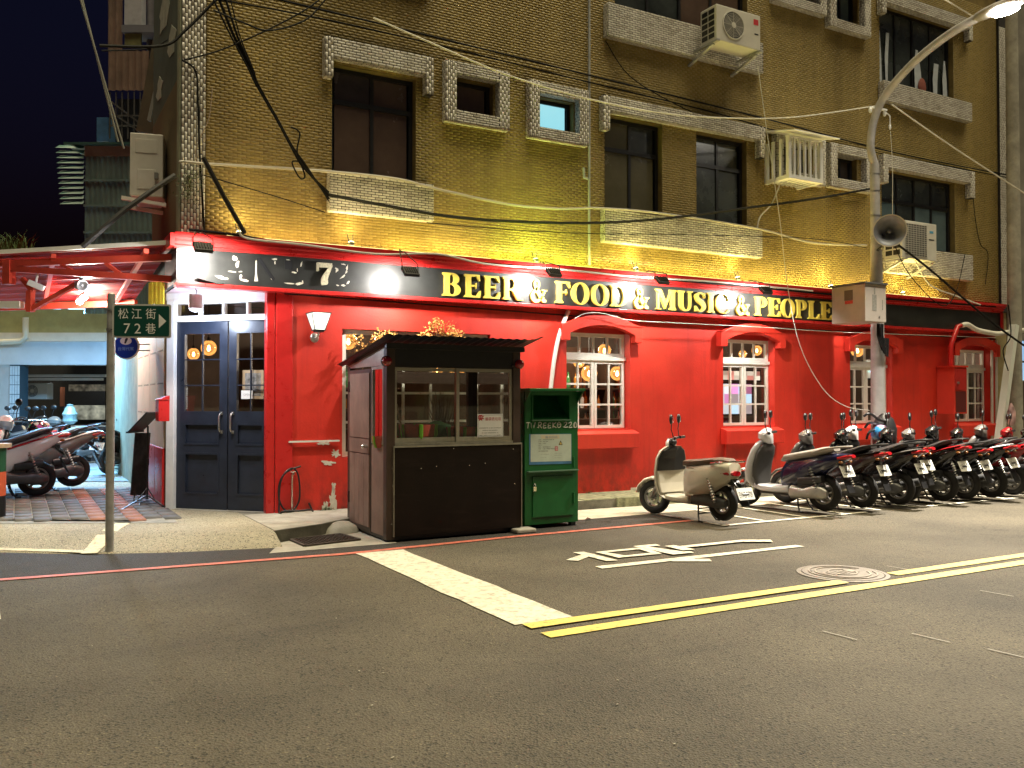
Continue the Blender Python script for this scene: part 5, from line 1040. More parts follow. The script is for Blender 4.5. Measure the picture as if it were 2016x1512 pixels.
# ================================================================== BROWN BOOTH
BX0, BX1, BY0, BY1 = 3.21, 4.74, 8.26, 9.44
WOODB = M('dark_brown_board', (.010, .0055, .0035), .5, var=.3, scale=5, bump=.06, bscale=30, spec=.22); POSTB = M('brown_post', (.055, .034, .025), .45, var=.25, scale=6)
TAN = M('weathered_brown_board', (.26, .165, .125), .55, var=.3, scale=3, bump=.08, bscale=20, dirt=.2)
LAYER(WOODB, lambda n, l, g: (noise_mask(n, l, g.outputs['Position'], 3, .55, .75, .7, (1, 1, 7)), (.022, .014, .010)))
LAYER(WOODB, lambda n, l, g: (noise_mask(n, l, g.outputs['Position'], 26, .64, .70, .35, (6, 1, .6)), (.06, .045, .035)))
LAYER(TAN, lambda n, l, g: (noise_mask(n, l, g.outputs['Position'], 2.2, .50, .70, .6, (1, 1, .5)), (.13, .085, .065)))
bo = thing('guard_booth', 'small dark brown street booth with sliding windows and tin roof', 'booth', ((BX0 + BX1) / 2, (BY0 + BY1) / 2, .0))
for x, y in ((BX0, BY0), (BX1 - .09, BY0), (BX0, BY1 - .07), (BX1 - .07, BY1 - .07)): obj('post', MB().box(x, x + .09 if y == BY0 else x + .07, y, y + .09 if y == BY0 else y + .07, .03, 1.94 if y == BY0 else 1.78), POSTB, bo, bevel=.004)
obj('base_frame', MB().box(BX0 + .02, BX1 - .02, BY0 + .02, BY1 - .02, .02, .09), BLACK, bo)
zb0, zb1 = .06, .955
fb = obj('front_board', MB().box(BX0 + .075, BX1 - .005, BY0 - .022, BY0 - .002, zb0, zb1), WOODB, bo, bevel=.002)
obj('board_edging', MB().box(BX0 + .07, BX1, BY0 - .028, BY0 - .0225, zb1 - .012, zb1 + .006).box(BX0 + .066, BX0 + .074, BY0 - .028, BY0 - .001, zb0, zb1 + .006).box(BX1 - .004, BX1 + .004, BY0 - .028, BY0 - .001, zb0, zb1 + .006), ALU, bo)
mb = MB()
for px, py in ((775, 888), (893, 883), (1010, 884), (772, 922), (773, 956), (771, 1032), (829, 922), (859, 918), (924, 916), (955, 912), (1013, 952)):
    q = at(px, py, BY0 - .023); mb.cyl(q, q + Vector((0, -.004, 0)), .006, n=8)
obj('screw', mb, CHROME, fb)
# sliding windows on the front
zw0, zw1 = .985, 1.745
def slide(x0, x1, y, nm='sliding_window'):
    f_ = .035; mb = MB(); mb.box(x0, x0 + f_, y, y + .02, zw0, zw1); mb.box(x1 - f_, x1, y, y + .02, zw0, zw1); mb.box(x0 + f_, x1 - f_, y, y + .02, zw0, zw0 + .05); mb.box(x0 + f_, x1 - f_, y, y + .02, zw1 - f_, zw1)
    s_ = obj(nm, mb, ALU, bo); obj('pane', MB().quad((x0 + f_, y + .01, zw0 + .05), (x1 - f_, y + .01, zw0 + .05), (x1 - f_, y + .01, zw1 - f_), (x0 + f_, y + .01, zw1 - f_)), GLASSD, s_); return s_
slide(BX0 + .092, 4.02, BY0 + .045); slide(3.985, BX1 - .092, BY0 + .02)
obj('window_sill', MB().box(BX0 + .091, BX1 - .091, BY0 + .003, BY0 + .09, zb1, zw0 - .003), ALU, bo); obj('header', MB().box(BX0 + .091, BX1 - .091, BY0 + .01, BY0 + .08, zw1 + .002, 1.93), BLACK, bo)
# left side: door with panels, narrow window
yd0 = BY1 - .075; yd1 = BY0 + .44
dr_ = obj('door', MB().box(BX0 - .002, BX0 + .03, yd1, yd0, .05, 1.74), POSTB, bo)
obj('panel', MB().box(BX0 - .012, BX0 - .0025, yd1 + .03, yd0 - .03, 1.02, 1.70), TAN, dr_); obj('lock_rail', MB().box(BX0 - .014, BX0 - .0025, yd1 + .03, yd0 - .03, .86, 1.01), TAN, dr_)
for k in range(8):
    wv = (yd0 - yd1 - .06) / 8; obj('plank', MB().box(BX0 - .012 + .001 * (k % 2), BX0 - .0025, yd1 + .03 + k * wv + .002, yd1 + .03 + (k + 1) * wv - .002, .10, .85), TAN, dr_)
obj('handle', MB().cyl((BX0 - .014, yd1 + .075, .935), (BX0 - .05, yd1 + .075, .935), .018).ell((BX0 - .06, yd1 + .075, .935), (.022, .022, .022)), CHROME, dr_, smooth=True)
for z in (.3, 1.5): obj('hinge', MB().box(BX0 - .02, BX0 - .0025, yd0 - .02, yd0 + .01, z, z + .12), BLACK, dr_)
obj('side_board', MB().box(BX0 + .002, BX0 + .02, BY0 + .092, yd1 - .01, .06, .96), TAN, bo)
mb = MB(); y0, y1 = BY0 + .092, yd1 - .012; mb.box(BX0, BX0 + .03, y0, y0 + .03, .97, 1.76); mb.box(BX0, BX0 + .03, y1 - .03, y1, .97, 1.76); mb.box(BX0, BX0 + .03, y0 + .03, y1 - .03, .97, 1.01); mb.box(BX0, BX0 + .03, y0 + .03, y1 - .03, 1.73, 1.76)
sw = obj('side_window', mb, ALU, bo); obj('pane', MB().quad((BX0 + .015, y0, 1.0), (BX0 + .015, y1, 1.0), (BX0 + .015, y1, 1.74), (BX0 + .015, y0, 1.74)), GLASSD, sw)
obj('gable_board', MB().prism([(BY0 + .09, 1.765), (BY1 - .01, 1.765), (BY1 - .01, 1.79), (BY0 + .09, 1.95)], BX0 + .004, BX0 + .02, lambda a, b, h: (h, a, b)), ALU, bo)
obj('right_board', MB().box(BX1 - .02, BX1 - .004, BY0 + .092, BY1 - .072, .06, .96), TAN, bo); mb = MB(); mb.quad((BX1 - .012, BY0 + .092, .965), (BX1 - .012, BY1 - .07, .965), (BX1 - .012, BY1 - .07, 1.76), (BX1 - .012, BY0 + .092, 1.76)); obj('right_pane', mb, GLASSD, bo)
obj('back_board', MB().box(BX0 + .072, BX1 - .072, BY1 - .03, BY1 - .01, .06, .96), TAN, bo); obj('back_pane', MB().quad((BX0 + .07, BY1 - .02, .965), (BX1 - .07, BY1 - .02, .965), (BX1 - .07, BY1 - .02, 1.76), (BX0 + .07, BY1 - .02, 1.76)), GLASSD, bo)
obj('floor', MB().box(BX0 + .09, BX1 - .09, BY0 + .09, BY1 - .08, .1, .12), WOODB, bo); obj('counter', MB().box(BX0 + .095, BX1 - .095, BY0 + .095, BY0 + .60, .90, .93), WOODB, bo)
# tin roof, corrugated, falling to the back
mb = MB(); n_ = 76; xa, xb = BX0 - .10, BX1 + .16; ya, yb = BY0 - .26, BY1 + .10; za, zbk = 2.045, 1.80
pr = [(xa + (xb - xa) * k / n_, .012 * math.sin(k * 1.57)) for k in range(n_ + 1)]
for (p0, h0), (p1, h1) in zip(pr, pr[1:]):
    k0 = .05 * max(0, (p0 - BX1)) / .16; k1 = .05 * max(0, (p1 - BX1)) / .16
    for dz in (0, .006): mb.quad((p0, ya, za + h0 * .4 + dz + k0), (p1, ya, za + h1 * .4 + dz + k1), (p1, yb, zbk + h1 + dz), (p0, yb, zbk + h0 + dz))
obj('roof_sheet', mb, M('dark_blue_tin', (.022, .024, .045), .4, .4, var=.3, scale=4), bo)
obj('roof_beam', MB().box(BX0 - .02, BX1 + .03, BY0 - .04, BY0 + .008, 1.93, 1.985), BLACK, bo)
rl = M('red_lens', (.30, .01, .012), .12, coat=.8)
for (px, py, Y, lb) in ((762, 711, BY0 - .05, 'red warning lamp on the left front post of the booth'), (1023, 717, BY0 - .02, 'red warning lamp sticking out right of the booth')):
    q = at(px, py, Y); t = thing('warning_lamp', lb, 'warning lamp', tuple(q), 'red lamps on the booth'); dx = .5 if px > 900 else 0
    obj('lens', MB().ell((0, 0, 0), (.052, .045, .052), 18, 9), rl, t, True, smooth=True); obj('stem', MB().cyl((0, .03, 0), (-.09 * (dx > 0), BY0 - q.y + .01, -.02), .018), BLACK, t, True)
    obj('rim', MB().lathe((0, .012, 0), (0, 1, 0), [(.054, 0), (.056, .012), (.05, .03)], 18), BLACK, t, True)
T = basis(at(965, 838, BY0 + .014), (1, 0, 0), (0, 0, 1)); nw = .305; nh = .245
no = thing('notice_board', 'white notice with red heading fixed to the booth window', 'notice', tuple(T.translation)); mb = MB(T); mb.box(-nw / 2, nw / 2, -nh / 2, nh / 2, -.004, .002); obj('board', mb, WHITE, no, bevel=.003)
REDI = M('red_ink', (.42, .02, .025), .6); INK = M('dark_ink', (.06, .055, .055), .6)
text('heading', '嚴禁丟垃圾', T @ Matrix.Translation((.035, .072, 0)), .19, .038, REDI, no, .0032)
mb = MB(T); pts = [((.048 if k % 2 else .026) * math.cos(k * .393) - .115, (.042 if k % 2 else .024) * math.sin(k * .393) + .088) for k in range(16)]; mb.prism([(max(a, -nw / 2 + .006), min(b, nh / 2 - .006)) for a, b in pts], .0022, .0030, lambda a, b, h: (a, b, h)); obj('red_burst', mb, REDI, no)
text('heading', '公告', T @ Matrix.Translation((-.113, .090, 0)), .045, .02, WHITE, no, .0042)
def scribble(T, rows, mat, parent, h=.003, ph=.010, pw=.009, seed=1):
    rr = random.Random(seed); mb = MB(T)
    for (x0, x1, y) in rows:
        x = x0
        while x < x1 - pw * .6:
            for q in range(3): mb.quad((x, y + ph * q / 3, h), (x + pw * rr.uniform(.45, .8), y + ph * q / 3, h), (x + pw * rr.uniform(.45, .8), y + ph * q / 3 + ph * .2, h), (x, y + ph * q / 3 + ph * .2, h))
            mb.quad((x + pw * .3, y, h + .0002), (x + pw * .42, y, h + .0002), (x + pw * .42, y + ph * .9, h + .0002), (x + pw * .3, y + ph * .9, h + .0002)); x += pw * rr.choice((1, 1, 1, 1.0, 1.6))
    return obj('small_print', mb, mat, parent)
scribble(T, [(-.13, .135, -.028), (-.09, .09, -.054), (-.10, .10, -.080), (-.13, .04, -.106), (.05, .13, -.106)], INK, no)
mb = MB(T); q = .004; a, b = nw / 2 - .008, nh / 2 - .008; mb.strip([(-a, -b), (a, -b), (a, b), (-a, b), (-a, -b)], [(-a + q, -b + q), (a - q, -b + q), (a - q, b - q), (-a + q, b - q), (-a + q, -b + q)], .0021, .0026, lambda x, y, h: (x, y, h)); obj('border', mb, M('grey_ink2', (.3, .3, .32), .6), no)
# things inside the booth
PINK = M('pink_red_cloth', (.50, .10, .07), .7, var=.25, scale=14); LIME = M('lime_cloth', (.16, .42, .03), .7, var=.2, scale=14)
def basket(px, py, Y, s, label, rz=0):
    q = at(px, py, Y); q.z = .935; t = thing('striped_basket', label, 'basket', tuple(q), 'striped baskets inside the booth', rz)
    obj('bowl', MB().lathe((0, 0, 0), (0, 0, 1), [(s * .7, 0), (s * .95, s * .6), (s, s * 1.15), (s * .94, s * 1.15), (s * .8, s * .5)], 20), PINK, t, True, smooth=True)
    for k in range(6): a = k * math.pi / 3 + .3; obj('stripe', MB().tube([(s * .71 * math.cos(a), s * .71 * math.sin(a), .002), (s * .97 * math.cos(a), s * .97 * math.sin(a), s * .6), (s * 1.02 * math.cos(a), s * 1.02 * math.sin(a), s * 1.16)], s * .11, 6), LIME, t, True)
basket(822, 868, BY0 + .24, .20, 'wide pink basket with green stripes at the left of the booth'); basket(908, 862, BY0 + .24, .17, 'red and green striped basket behind the window join'); basket(752, 862, BY0 + .22, .10, 'small red pot behind the narrow side window')
q = at(860, 866, BY0 + .42); mb = MB().lathe((q.x, q.y, .932), (0, 0, 1), [(.12, 0), (.18, .12), (.15, .22), (.03, .26)], 14); solo('green_bundle', mb, M('dark_green_cloth', (.03, .16, .035), .8, var=.4, scale=12), 'crumpled dark green bundle between the baskets', 'bundle', smooth=True)
mb = MB(); rr = random.Random(5); q = at(872, 850, BY0 + .55); 
for k in range(70):
    b = Vector((q.x + rr.uniform(-.03, .03), q.y + rr.uniform(-.03, .03), .95)); e = b + Vector((rr.gauss(0, .10), rr.gauss(0, .08), rr.uniform(.30, .58))); mb.tube([b, (b + e) / 2 + Vector((rr.uniform(-.02, .02), 0, .02)), e], [.004, .003, .0015], 4)
solo('twig_bundle', mb, M('dry_twigs', (.12, .075, .05), .8), 'bundle of dry twigs standing inside the booth', 'twigs')
a, b = at(781, 796, BY0 + .14), at(798, 850, BY0 + .16); solo('wooden_stick', MB().cyl((a.x, a.y, a.z), (b.x, b.y, .935), .010), M('stick_wood', (.30, .20, .12), .6), 'short wooden stick leaning in the left window', 'stick')
# dry flowering plant by the window, above the booth
mb = MB(); rr = random.Random(9); st = MB()
for (px, py) in ((852, 640), (848, 655), (862, 632), (868, 650), (838, 658), (888, 645), (894, 655), (882, 660), (826, 662), (745, 662), (752, 670), (765, 660), (775, 664), (740, 680), (720, 690), (905, 662), (700, 668)):
    c = at(px, py, YW - .14 + rr.uniform(-.05, .05)); c.z -= .02; st.tube([(c.x + rr.uniform(-.05, .05), YW - .10, 1.75), (c.x, c.y, c.z)], .003, 4)
    for k in range(56):
        o_ = Vector((rr.gauss(0, .034), rr.gauss(0, .03), rr.gauss(0, .038))); a = Vector((rr.uniform(-1, 1), rr.uniform(-1, 1), rr.uniform(-1, 1))).normalized() * .021; b = a.orthogonal().normalized() * .014; mb.quad(c + o_ - a, c + o_ - b, c + o_ + a, c + o_ + b)
pl = thing('dried_plant', 'dry orange flowering plant between booth and picture window', 'plant', tuple(at(850, 800, YW - .12).xy) + (1.75,)); obj('flowers', mb, M('dry_orange_petals', (.58, .30, .07), .7, var=.35, scale=20), pl); obj('stems', st, M('dry_stem', (.25, .16, .06), .8), pl)
obj('planter', MB().box(3.5, 5.3, YW - .20, YW - .02, 1.62, 1.76), POSTB, pl)
# ================================================================== GREEN COLLECTION BIN
GX0, GX1, GY0, GY1, GH = 4.85, 5.545, 8.36, 8.98, 1.545
GREEN = M('green_bin_paint', (.009, .125, .030), .38, var=.2, scale=4, dirt=.15, bump=.03, bscale=12)
LAYER(GREEN, lambda n, l, g: (noise_mask(n, l, g.outputs['Position'], 34, .66, .70, .8), (.07, .055, .035)))
LAYER(GREEN, lambda n, l, g: (noise_mask(n, l, g.outputs['Position'], 3.5, .52, .72, .5, (2.5, 1, .3)), (.006, .055, .016)))
gb = thing('collection_bin', 'dark green metal clothes collection bin with poster and graffiti', 'collection bin', ((GX0 + GX1) / 2, (GY0 + GY1) / 2, 0))
ox0, ox1 = at(1046, 800, GY0).x, at(1121, 800, GY0).x; oz0, oz1 = at(1080, 826, GY0).z, 1.47; zh = at(1080, 928, GY0).z
mb = MB(); wall_grid(mb, GX0, GX1, .05, GH - .03, [(ox0, ox1, oz0, oz1)], GY0, GY0 + .02); mb.box(GX0, GX0 + .02, GY0 + .02, GY1, .05, GH - .03); mb.box(GX1 - .02, GX1, GY0 + .02, GY1, .05, GH - .03); mb.box(GX0 + .02, GX1 - .02, GY1 - .02, GY1, .05, GH - .03)
obj('body', mb, GREEN, gb); obj('chute', MB().quad((ox0, GY0 + .02, oz0), (ox1, GY0 + .02, oz0), (ox1, GY0 + .34, oz1 + .02), (ox0, GY0 + .34, oz1 + .02)).quad((ox0, GY0 + .02, oz0), (ox0, GY0 + .34, oz1), (ox0, GY0 + .02, oz1)).quad((ox1, GY0 + .02, oz0), (ox1, GY0 + .34, oz1), (ox1, GY0 + .02, oz1)), GREEN, gb)
obj('top_plate', MB().box(GX0 - .015, GX1 + .015, GY0 - .13, GY1 + .01, GH - .028, GH), GREEN, gb, bevel=.004)
for x in (GX0, GX1 - .012): obj('hood_cheek', MB().prism([(GY0 - .002, GH - .03), (GY0 - .125, GH - .03), (GY0 - .002, GH - .16)], x, x + .012, lambda a, b, h: (h, a, b)), GREEN, gb)
obj('opening_lip', MB().box(ox0 - .005, ox1 + .005, GY0 - .03, GY0 - .002, oz0 - .012, oz0), M('worn_green_edge', (.12, .22, .15), .4, .3), gb); obj('side_guide', MB().box(GX0 + .085, GX0 + .10, GY0 - .015, GY0 - .001, oz0 - .15, oz1), GREEN, gb)
obj('ledge', MB().box(GX0 + .02, GX1 - .02, GY0 - .055, GY0 - .002, zh, zh + .012), M('worn_green_edge', (0, 0, 0)), gb)
dr2 = obj('door', MB().box(GX0 + .095, GX1 - .06, GY0 - .014, GY0 - .002, .13, zh - .05), GREEN, gb, bevel=.003)
for z in (.26, .66): obj('hinge', MB().lathe((GX1 - .07, GY0 - .02, z), (0, 0, 1), [(.012, 0), (.012, .12)], 8), GREEN, dr2)
obj('padlock', MB().box(GX0 + .09, GX0 + .125, GY0 - .04, GY0 - .016, .42, .47).tube([(GX0 + .095, GY0 - .028, .47), (GX0 + .098, GY0 - .028, .50), (GX0 + .117, GY0 - .028, .50), (GX0 + .12, GY0 - .028, .47)], .005, 6), CHROME, dr2)
for x in (GX0 + .05, GX1 - .05):
    for y in (GY0 + .05, GY1 - .05): obj('foot', MB().box(x - .03, x + .03, y - .03, y + .03, .005, .05), BLACK, gb)
T = basis(at(1084, 884, GY0 - .004), (1, 0, -.012), (0, 0, 1)); pw_, ph_ = at(1125, 884, GY0).x - at(1042, 884, GY0).x, .335
po_ = thing('bin_poster', 'pale blue and green information poster stuck on the green bin', 'poster', tuple(T.translation)); mb = MB(T); mb.box(-pw_ / 2, pw_ / 2, -ph_ / 2, ph_ / 2, -.002, 0); obj('sheet', mb, M('poster_blue', (.08, .22, .42), .5, var=.2), po_)
mb = MB(T); mb.box(-pw_ / 2 + .018, pw_ / 2 - .004, -ph_ / 2 + .03, ph_ / 2 - .004, .0005, .001); obj('panel', mb, M('poster_pale', (.55, .64, .55), .55, var=.12, scale=5), po_); mb = MB(T); mb.quad((-.12, .115, .0016), (.12, .115, .0016), (.11, .155, .0016), (-.13, .155, .0016)); obj('banner', mb, M('poster_cream', (.66, .60, .42), .55), po_)
text('heading', '舊衣回收', T @ Matrix.Translation((.01, .133, 0)), .16, .026, M('poster_grey_blue', (.22, .33, .45), .6), po_, .0024)
scribble(T, [(-.155, -.12, y) for y in (.10, .08, .06, .04, .02, .0)] + [(-.10, .05, .10), (-.10, -.03, .08), (-.10, -.06, .06), (-.10, .0, .02), (-.10, .07, .0), (-.155, -.03, -.025)], INK, po_, h=.0022, ph=.009, pw=.008, seed=4)
scribble(T, [(-.13, -.02, -.06), (-.13, -.06, -.095), (.05, .15, -.05), (.05, .15, -.075), (.05, .14, -.10)], M('poster_grey', (.3, .36, .33), .6), po_, h=.0023, ph=.006, pw=.006, seed=6)
mb = MB(T); mb.prism([(.105, .045), (.155, .045), (.13, .095)], .0012, .0022, lambda a, b, h: (a, b, h)); obj('warning_triangle', mb, BLACK, po_); mb = MB(T); mb.prism([(.113, .050), (.147, .050), (.13, .085)], .0023, .0028, lambda a, b, h: (a, b, h)); obj('triangle_fill', mb, PAINTY, po_)
mb = MB(T); mb.quad((.055, -.02, .002), (.095, -.02, .002), (.095, .03, .002), (.055, .03, .002)); obj('red_stamp', mb, M('stamp_red', (.55, .16, .16), .6), po_); mb = MB(T); mb.quad((.062, -.013, .0026), (.088, -.013, .0026), (.088, .023, .0026), (.062, .023, .0026)); obj('stamp_centre', mb, M('stamp_pink', (.62, .36, .36), .6, var=.4, scale=60), po_)
# graffiti
mb = MB(); G = {'T': [[(0, 1), (.8, 1)], [(.45, 1.1), (.3, 0)]], 'W': [[(0, .9), (.1, 0), (.4, .6), (.55, 0), (.85, 1)]], 'R': [[(.1, 0), (.15, 1), (.7, .9), (.5, .5), (.15, .45)], [(.3, .45), (.75, 0)]], 'E': [[(.7, .95), (.2, .9), (.15, .5), (.6, .5)], [(.15, .5), (.1, .05), (.7, .1)]], 'K': [[(.1, 1), (.1, 0)], [(.8, 1), (.15, .5), (.85, .05)]], 'O': [[(.4, 1), (.05, .6), (.2, .05), (.7, .1), (.8, .65), (.4, 1)], [(.05, .5), (.8, .55)]], '2': [[(0, .8), (.5, 1), (.6, .7), (.05, .05), (.8, .1)]], '0': [[(.4, 1), (.1, .6), (.2, .1), (.7, .15), (.75, .7), (.4, 1), (.3, .1)]], '.': [[(.3, .05), (.4, .1)]]}
gx, k = 0, 0; word = 'TW.REEKO.220.'; q0, q1 = at(1036, 838, GY0 - .003), at(1139, 838, GY0 - .003); adv = (q1.x - q0.x) / (len(word) - 1.2)
for ch in word:
    for s in G[ch]: mb.tube([(q0.x + gx + a * adv * 1.05, GY0 - .003, q0.z - .03 + b * .062 + .004 * math.sin(k)) for a, b in [p[:2] for p in spl([(*p, 0) for p in s], 3)]], .0055, 5)
    gx += adv * (.5 if ch == '.' else 1.06); k += 1
obj('graffiti', mb, M('white_marker', (.66, .66, .60), .6), gb)
solo('stone_block', MB().box(4.62, 4.86, 8.12, 8.30, .0, .05), CONC, 'small pale concrete block between booth and green bin', 'block', bevel=.015)
solo('stone_block', MB().lathe((3.05, 9.2, 0), (0, 0, 1), [(.22, 0), (.19, .06), (.10, .11), (.01, .12)], 11), CONC, 'rounded concrete lump behind the brown booth', 'block', smooth=True)
# ================================================================== LANE SIGN, ROUND SIGN, STANDS
sp_ = Vector((.772, 9.00, 0)); ls = thing('lane_sign', 'green lane name sign with white characters on a grey pole', 'street sign', tuple(sp_)); gz0 = gz(.772, 9.0) - .05
obj('pole', MB().cyl((sp_.x, sp_.y, gz0), (sp_.x, sp_.y, 2.40), .037, n=16).ell((sp_.x, sp_.y, 2.40), (.039, .039, .02), 16, 5), GALV, ls, smooth=True)
SIGU = Vector((math.cos(R(-24)), math.sin(R(-24)), 0)); sc = atd(279, 632, 8.15); sc = atp(279, 632, sp_ + Vector((0, -.045, 0)), SIGU.cross(Vector((0, 0, 1)))); T = basis(sc, SIGU, (0, 0, 1))
SW, SH = .265, .158
def rrect(a, b, r, n=4): return [(sx * (a - r) + r * math.cos(R(g0 + 90 * k / n)), sy * (b - r) + r * math.sin(R(g0 + 90 * k / n))) for sx, sy, g0 in ((1, 1, 0), (-1, 1, 90), (-1, -1, 180), (1, -1, 270)) for k in range(n + 1)]
PZ = lambda a, b, h: (a, b, h)
obj('plate', MB(T).prism(rrect(SW, SH, .02), -.006, 0, PZ), M('sign_border_grey', (.50, .50, .48), .4), ls); obj('plate_face', MB(T).prism(rrect(SW - .017, SH - .017, .014), .0005, .002, PZ), M('sign_green', (.006, .062, .046), .3), ls)
SWT = M('sign_white', (.80, .80, .78), .4)
for ch, x, y, h in (('松', -.165, .068, .098), ('江', -.045, .068, .098), ('街', .082, .068, .098), ('7', -.13, -.07, .092), ('2', -.035, -.07, .092), ('巷', .082, -.068, .098)): text('lettering', ch, T @ Matrix.Translation((x, y, 0)), None if ch in '72' else .092, h, SWT, ls, .0035)
obj('arrow', MB(T).prism([(.155, -.065), (.155, .065), (.222, 0)], .0022, .0035, PZ), SWT, ls)
mb = MB()
for z in (.09, -.09): mb.lathe((sp_.x, sp_.y, sc.z + z), (0, 0, 1), [(.045, 0), (.045, .022)], 14)
obj('clamp', mb, STEEL, ls)
rc = atd(248, 682, 11.4); T = basis(rc, (_rt.x, _rt.y, 0), (0, 0, 1)); rs = thing('round_sign', 'round blue hanging sign with a white emblem behind the lane sign', 'sign', tuple(rc))
obj('rim', MB(T).prism(ellip(0, 0, .168, .168, 0, 345, 23), -.03, 0, PZ), WHITE, rs); obj('face', MB(T).prism(ellip(0, 0, .152, .152, 0, 345, 23), .0005, .003, PZ), M('blue_sign_face', (.004, .035, .33), .35), rs)
obj('emblem', MB(T).prism(ellip(0, .07, .075, .05, 0, 340, 17), .0032, .006, PZ), WHITE, rs); obj('emblem_mark', MB(T).prism([(-.02, .04), (.0, .035), (.03, .10), (.01, .115), (-.01, .09)], .0062, .007, PZ), NAVY, rs)
text('lettering', '台灣代駕', T @ Matrix.Translation((0, -.03, 0)), .20, .045, M('pale_blue_ink', (.25, .45, .75), .5), rs, .005)
obj('bracket', MB(T).box(.165, .30, .02, .035, -.02, -.005).box(.165, .30, -.06, -.045, -.02, -.005), STEEL, rs)
ms = thing('music_stand', 'black tripod music stand by the entrance', 'stand', tuple(atz(290, 997, .12)))
b0 = Vector(ms.location); hd = atd(300, 838, 10.75)
mb = MB(); hub = Vector((b0.x, b0.y, .33))
obj('stem', MB().cyl(hub + Vector((0, 0, -.12)), (b0.x, b0.y, 1.10), .011).cyl((b0.x, b0.y, .62), (b0.x, b0.y, .70), .018), BLACK, ms)
for (px, py) in ((240, 1003), (327, 1000), (284, 978)): e = atz(px, py, .13); obj('leg', MB().bar(hub + Vector((0, 0, -.07)), e, .018, .012).bar(hub + Vector((0, 0, .02)), hub.lerp(e, .5) + Vector((0, 0, -.05)), .010, .008), BLACK, ms)
top_, bot_ = atd(302, 812, 10.6), atd(266, 850, 10.6); dv = (top_ - bot_); obj('desk', MB().cbox((top_ + bot_) / 2, dv, FWH, dv.cross(FWH), dv.length / 2, .20, .008).cbox(bot_, FWH, (0, 0, 1), _rt, .20, .010, .025), BLACK, ms)
mbd = thing('menu_board', 'narrow black menu board leaning by the music stand', 'menu board', tuple(atz(275, 985, .12)))
q = [atd(280, 850, 11.2), atd(290, 852, 11.5), atd(284, 978, 11.5), atd(264, 972, 11.1)]
TB = basis((q[0] + q[2]) / 2, _rt * .45 + FWH * .9, (0, 0, 1)); 
obj('board', MB().bar(atd(281, 852, 11.3), atd(272, 975, 11.2), .02, .24, _rt * .9 - FWH * .35), M('menu_black', (.03, .026, .024), .4, var=.7, scale=16), mbd); obj('leg', MB().cyl(atd(266, 965, 11.1), atz(263, 993, .12), .009).cyl(atd(278, 975, 11.2), atz(275, 998, .12), .009), BLACK, mbd)
# painted barrel post at the left edge
pb = atz(-4, 1020, .12); bp_ = thing('barrel_post', 'green and orange drum with a wooden lid at the left edge', 'drum', tuple(pb))
zk = lambda py: CAMH + (787 - py) / FPX * (pb - CAMP).dot(FWH)
for a, b, mt in ((1024, 975, BLACK), (975, 928, M('orange_paint', (.72, .13, .05), .5)), (928, 882, M('bottle_green_paint', (.015, .10, .04), .5))): obj('drum', MB().cyl((pb.x, pb.y, zk(a)), (pb.x, pb.y, zk(b) - .002), .075, n=20), mt, bp_)
obj('lid', MB().cyl((pb.x, pb.y, zk(881)), (pb.x, pb.y, zk(873)), .125, n=20), M('pale_wood', (.52, .36, .22), .6, var=.2), bp_)
# ================================================================== STREET LAMP
PX, PY = 12.02, 9.47; LGREY = M('lamp_post_grey', (.44, .42, .41), .5, .2, var=.18, scale=6, dirt=.3)
la = thing('street_lamp', 'grey street lamp with a curved arm reaching over the road', 'street lamp', (PX, PY, 0))
obj('pole', MB().tube([(PX, PY, .0), (PX, PY, 1.2), (PX, PY, 2.6), (PX - .01, PY, 3.3), (PX - .03, PY, 4.2), (PX - .04, PY, 5.2)], [.115, .11, .10, .095, .075, .072], 18), LGREY, la, smooth=True)
arm = [Vector((PX - .04, PY, 5.2)), at(1714, 290, PY), at(1721, 235, PY - .05), at(1745, 185, PY - .25), at(1800, 122, PY - .75), at(1868, 68, PY - 1.3), at(1930, 32, PY - 1.75)]
obj('arm', MB().tube([Vector(p) for p in spl([tuple(p) for p in arm], 5)], .062, 14), LGREY, la, smooth=True)
h0 = at(1925, 34, PY - 1.72); h1 = at(1990, 6, PY - 2.25); ax = (h1 - h0).normalized()
obj('lamp_head', MB().loft([[h0 + ax * s + (ax.cross(Vector((0, 0, 1))).normalized() * math.cos(g) * w_ + Vector((0, 0, 1)) * math.sin(g) * t_) for g in np.linspace(0, 2 * math.pi, 14, endpoint=False)] for s, w_, t_ in ((-.02, .06, .06), (.10, .10, .075), (.35, .16, .07), (.68, .15, .05), (.78, .06, .03))]), LGREY, la, smooth=True)
lp = h0 + ax * .45 + Vector((0, 0, -.085)); obj('lamp_lens', MB().ell(lp, (.12, .20, .035), 16, 6, -90, 0), EM('street_lamp_lens', (1, .93, .78), 40), la)
lamp('street_lamp_source', 'SPOT', lp + Vector((0, 0, -.06)), 2600, (1, .92, .80), la, lp + Vector((-.10, -.75, -1)), size=.14, spot=140, blend=.6)
for z in (4.75, 4.35, 4.0, 5.02): obj('band_clamp', MB().lathe((PX - .03, PY, z), (0, 0, 1), [(.082, 0), (.082, .02)], 14), STEEL, la)
mb = MB(); p0 = at(1722, 212, PY - .05); mb.bar(p0 + Vector((-.16, -.02, -.02)), p0 + Vector((.22, -.05, -.02)), .03, .03)
for s in (-.14, .2): mb.ell(p0 + Vector((s, -.03, -.07)), (.03, .03, .05), 10, 6)
mb.tube([p0 + Vector((.14, -.03, -.02)), at(1752, 228, PY - .1), at(1752, 250, PY - .1)], .010, 6); mb.ell(at(1752, 250, PY - .1), (.022, .022, .05), 10, 6); obj('insulator', mb, WHITE, la)
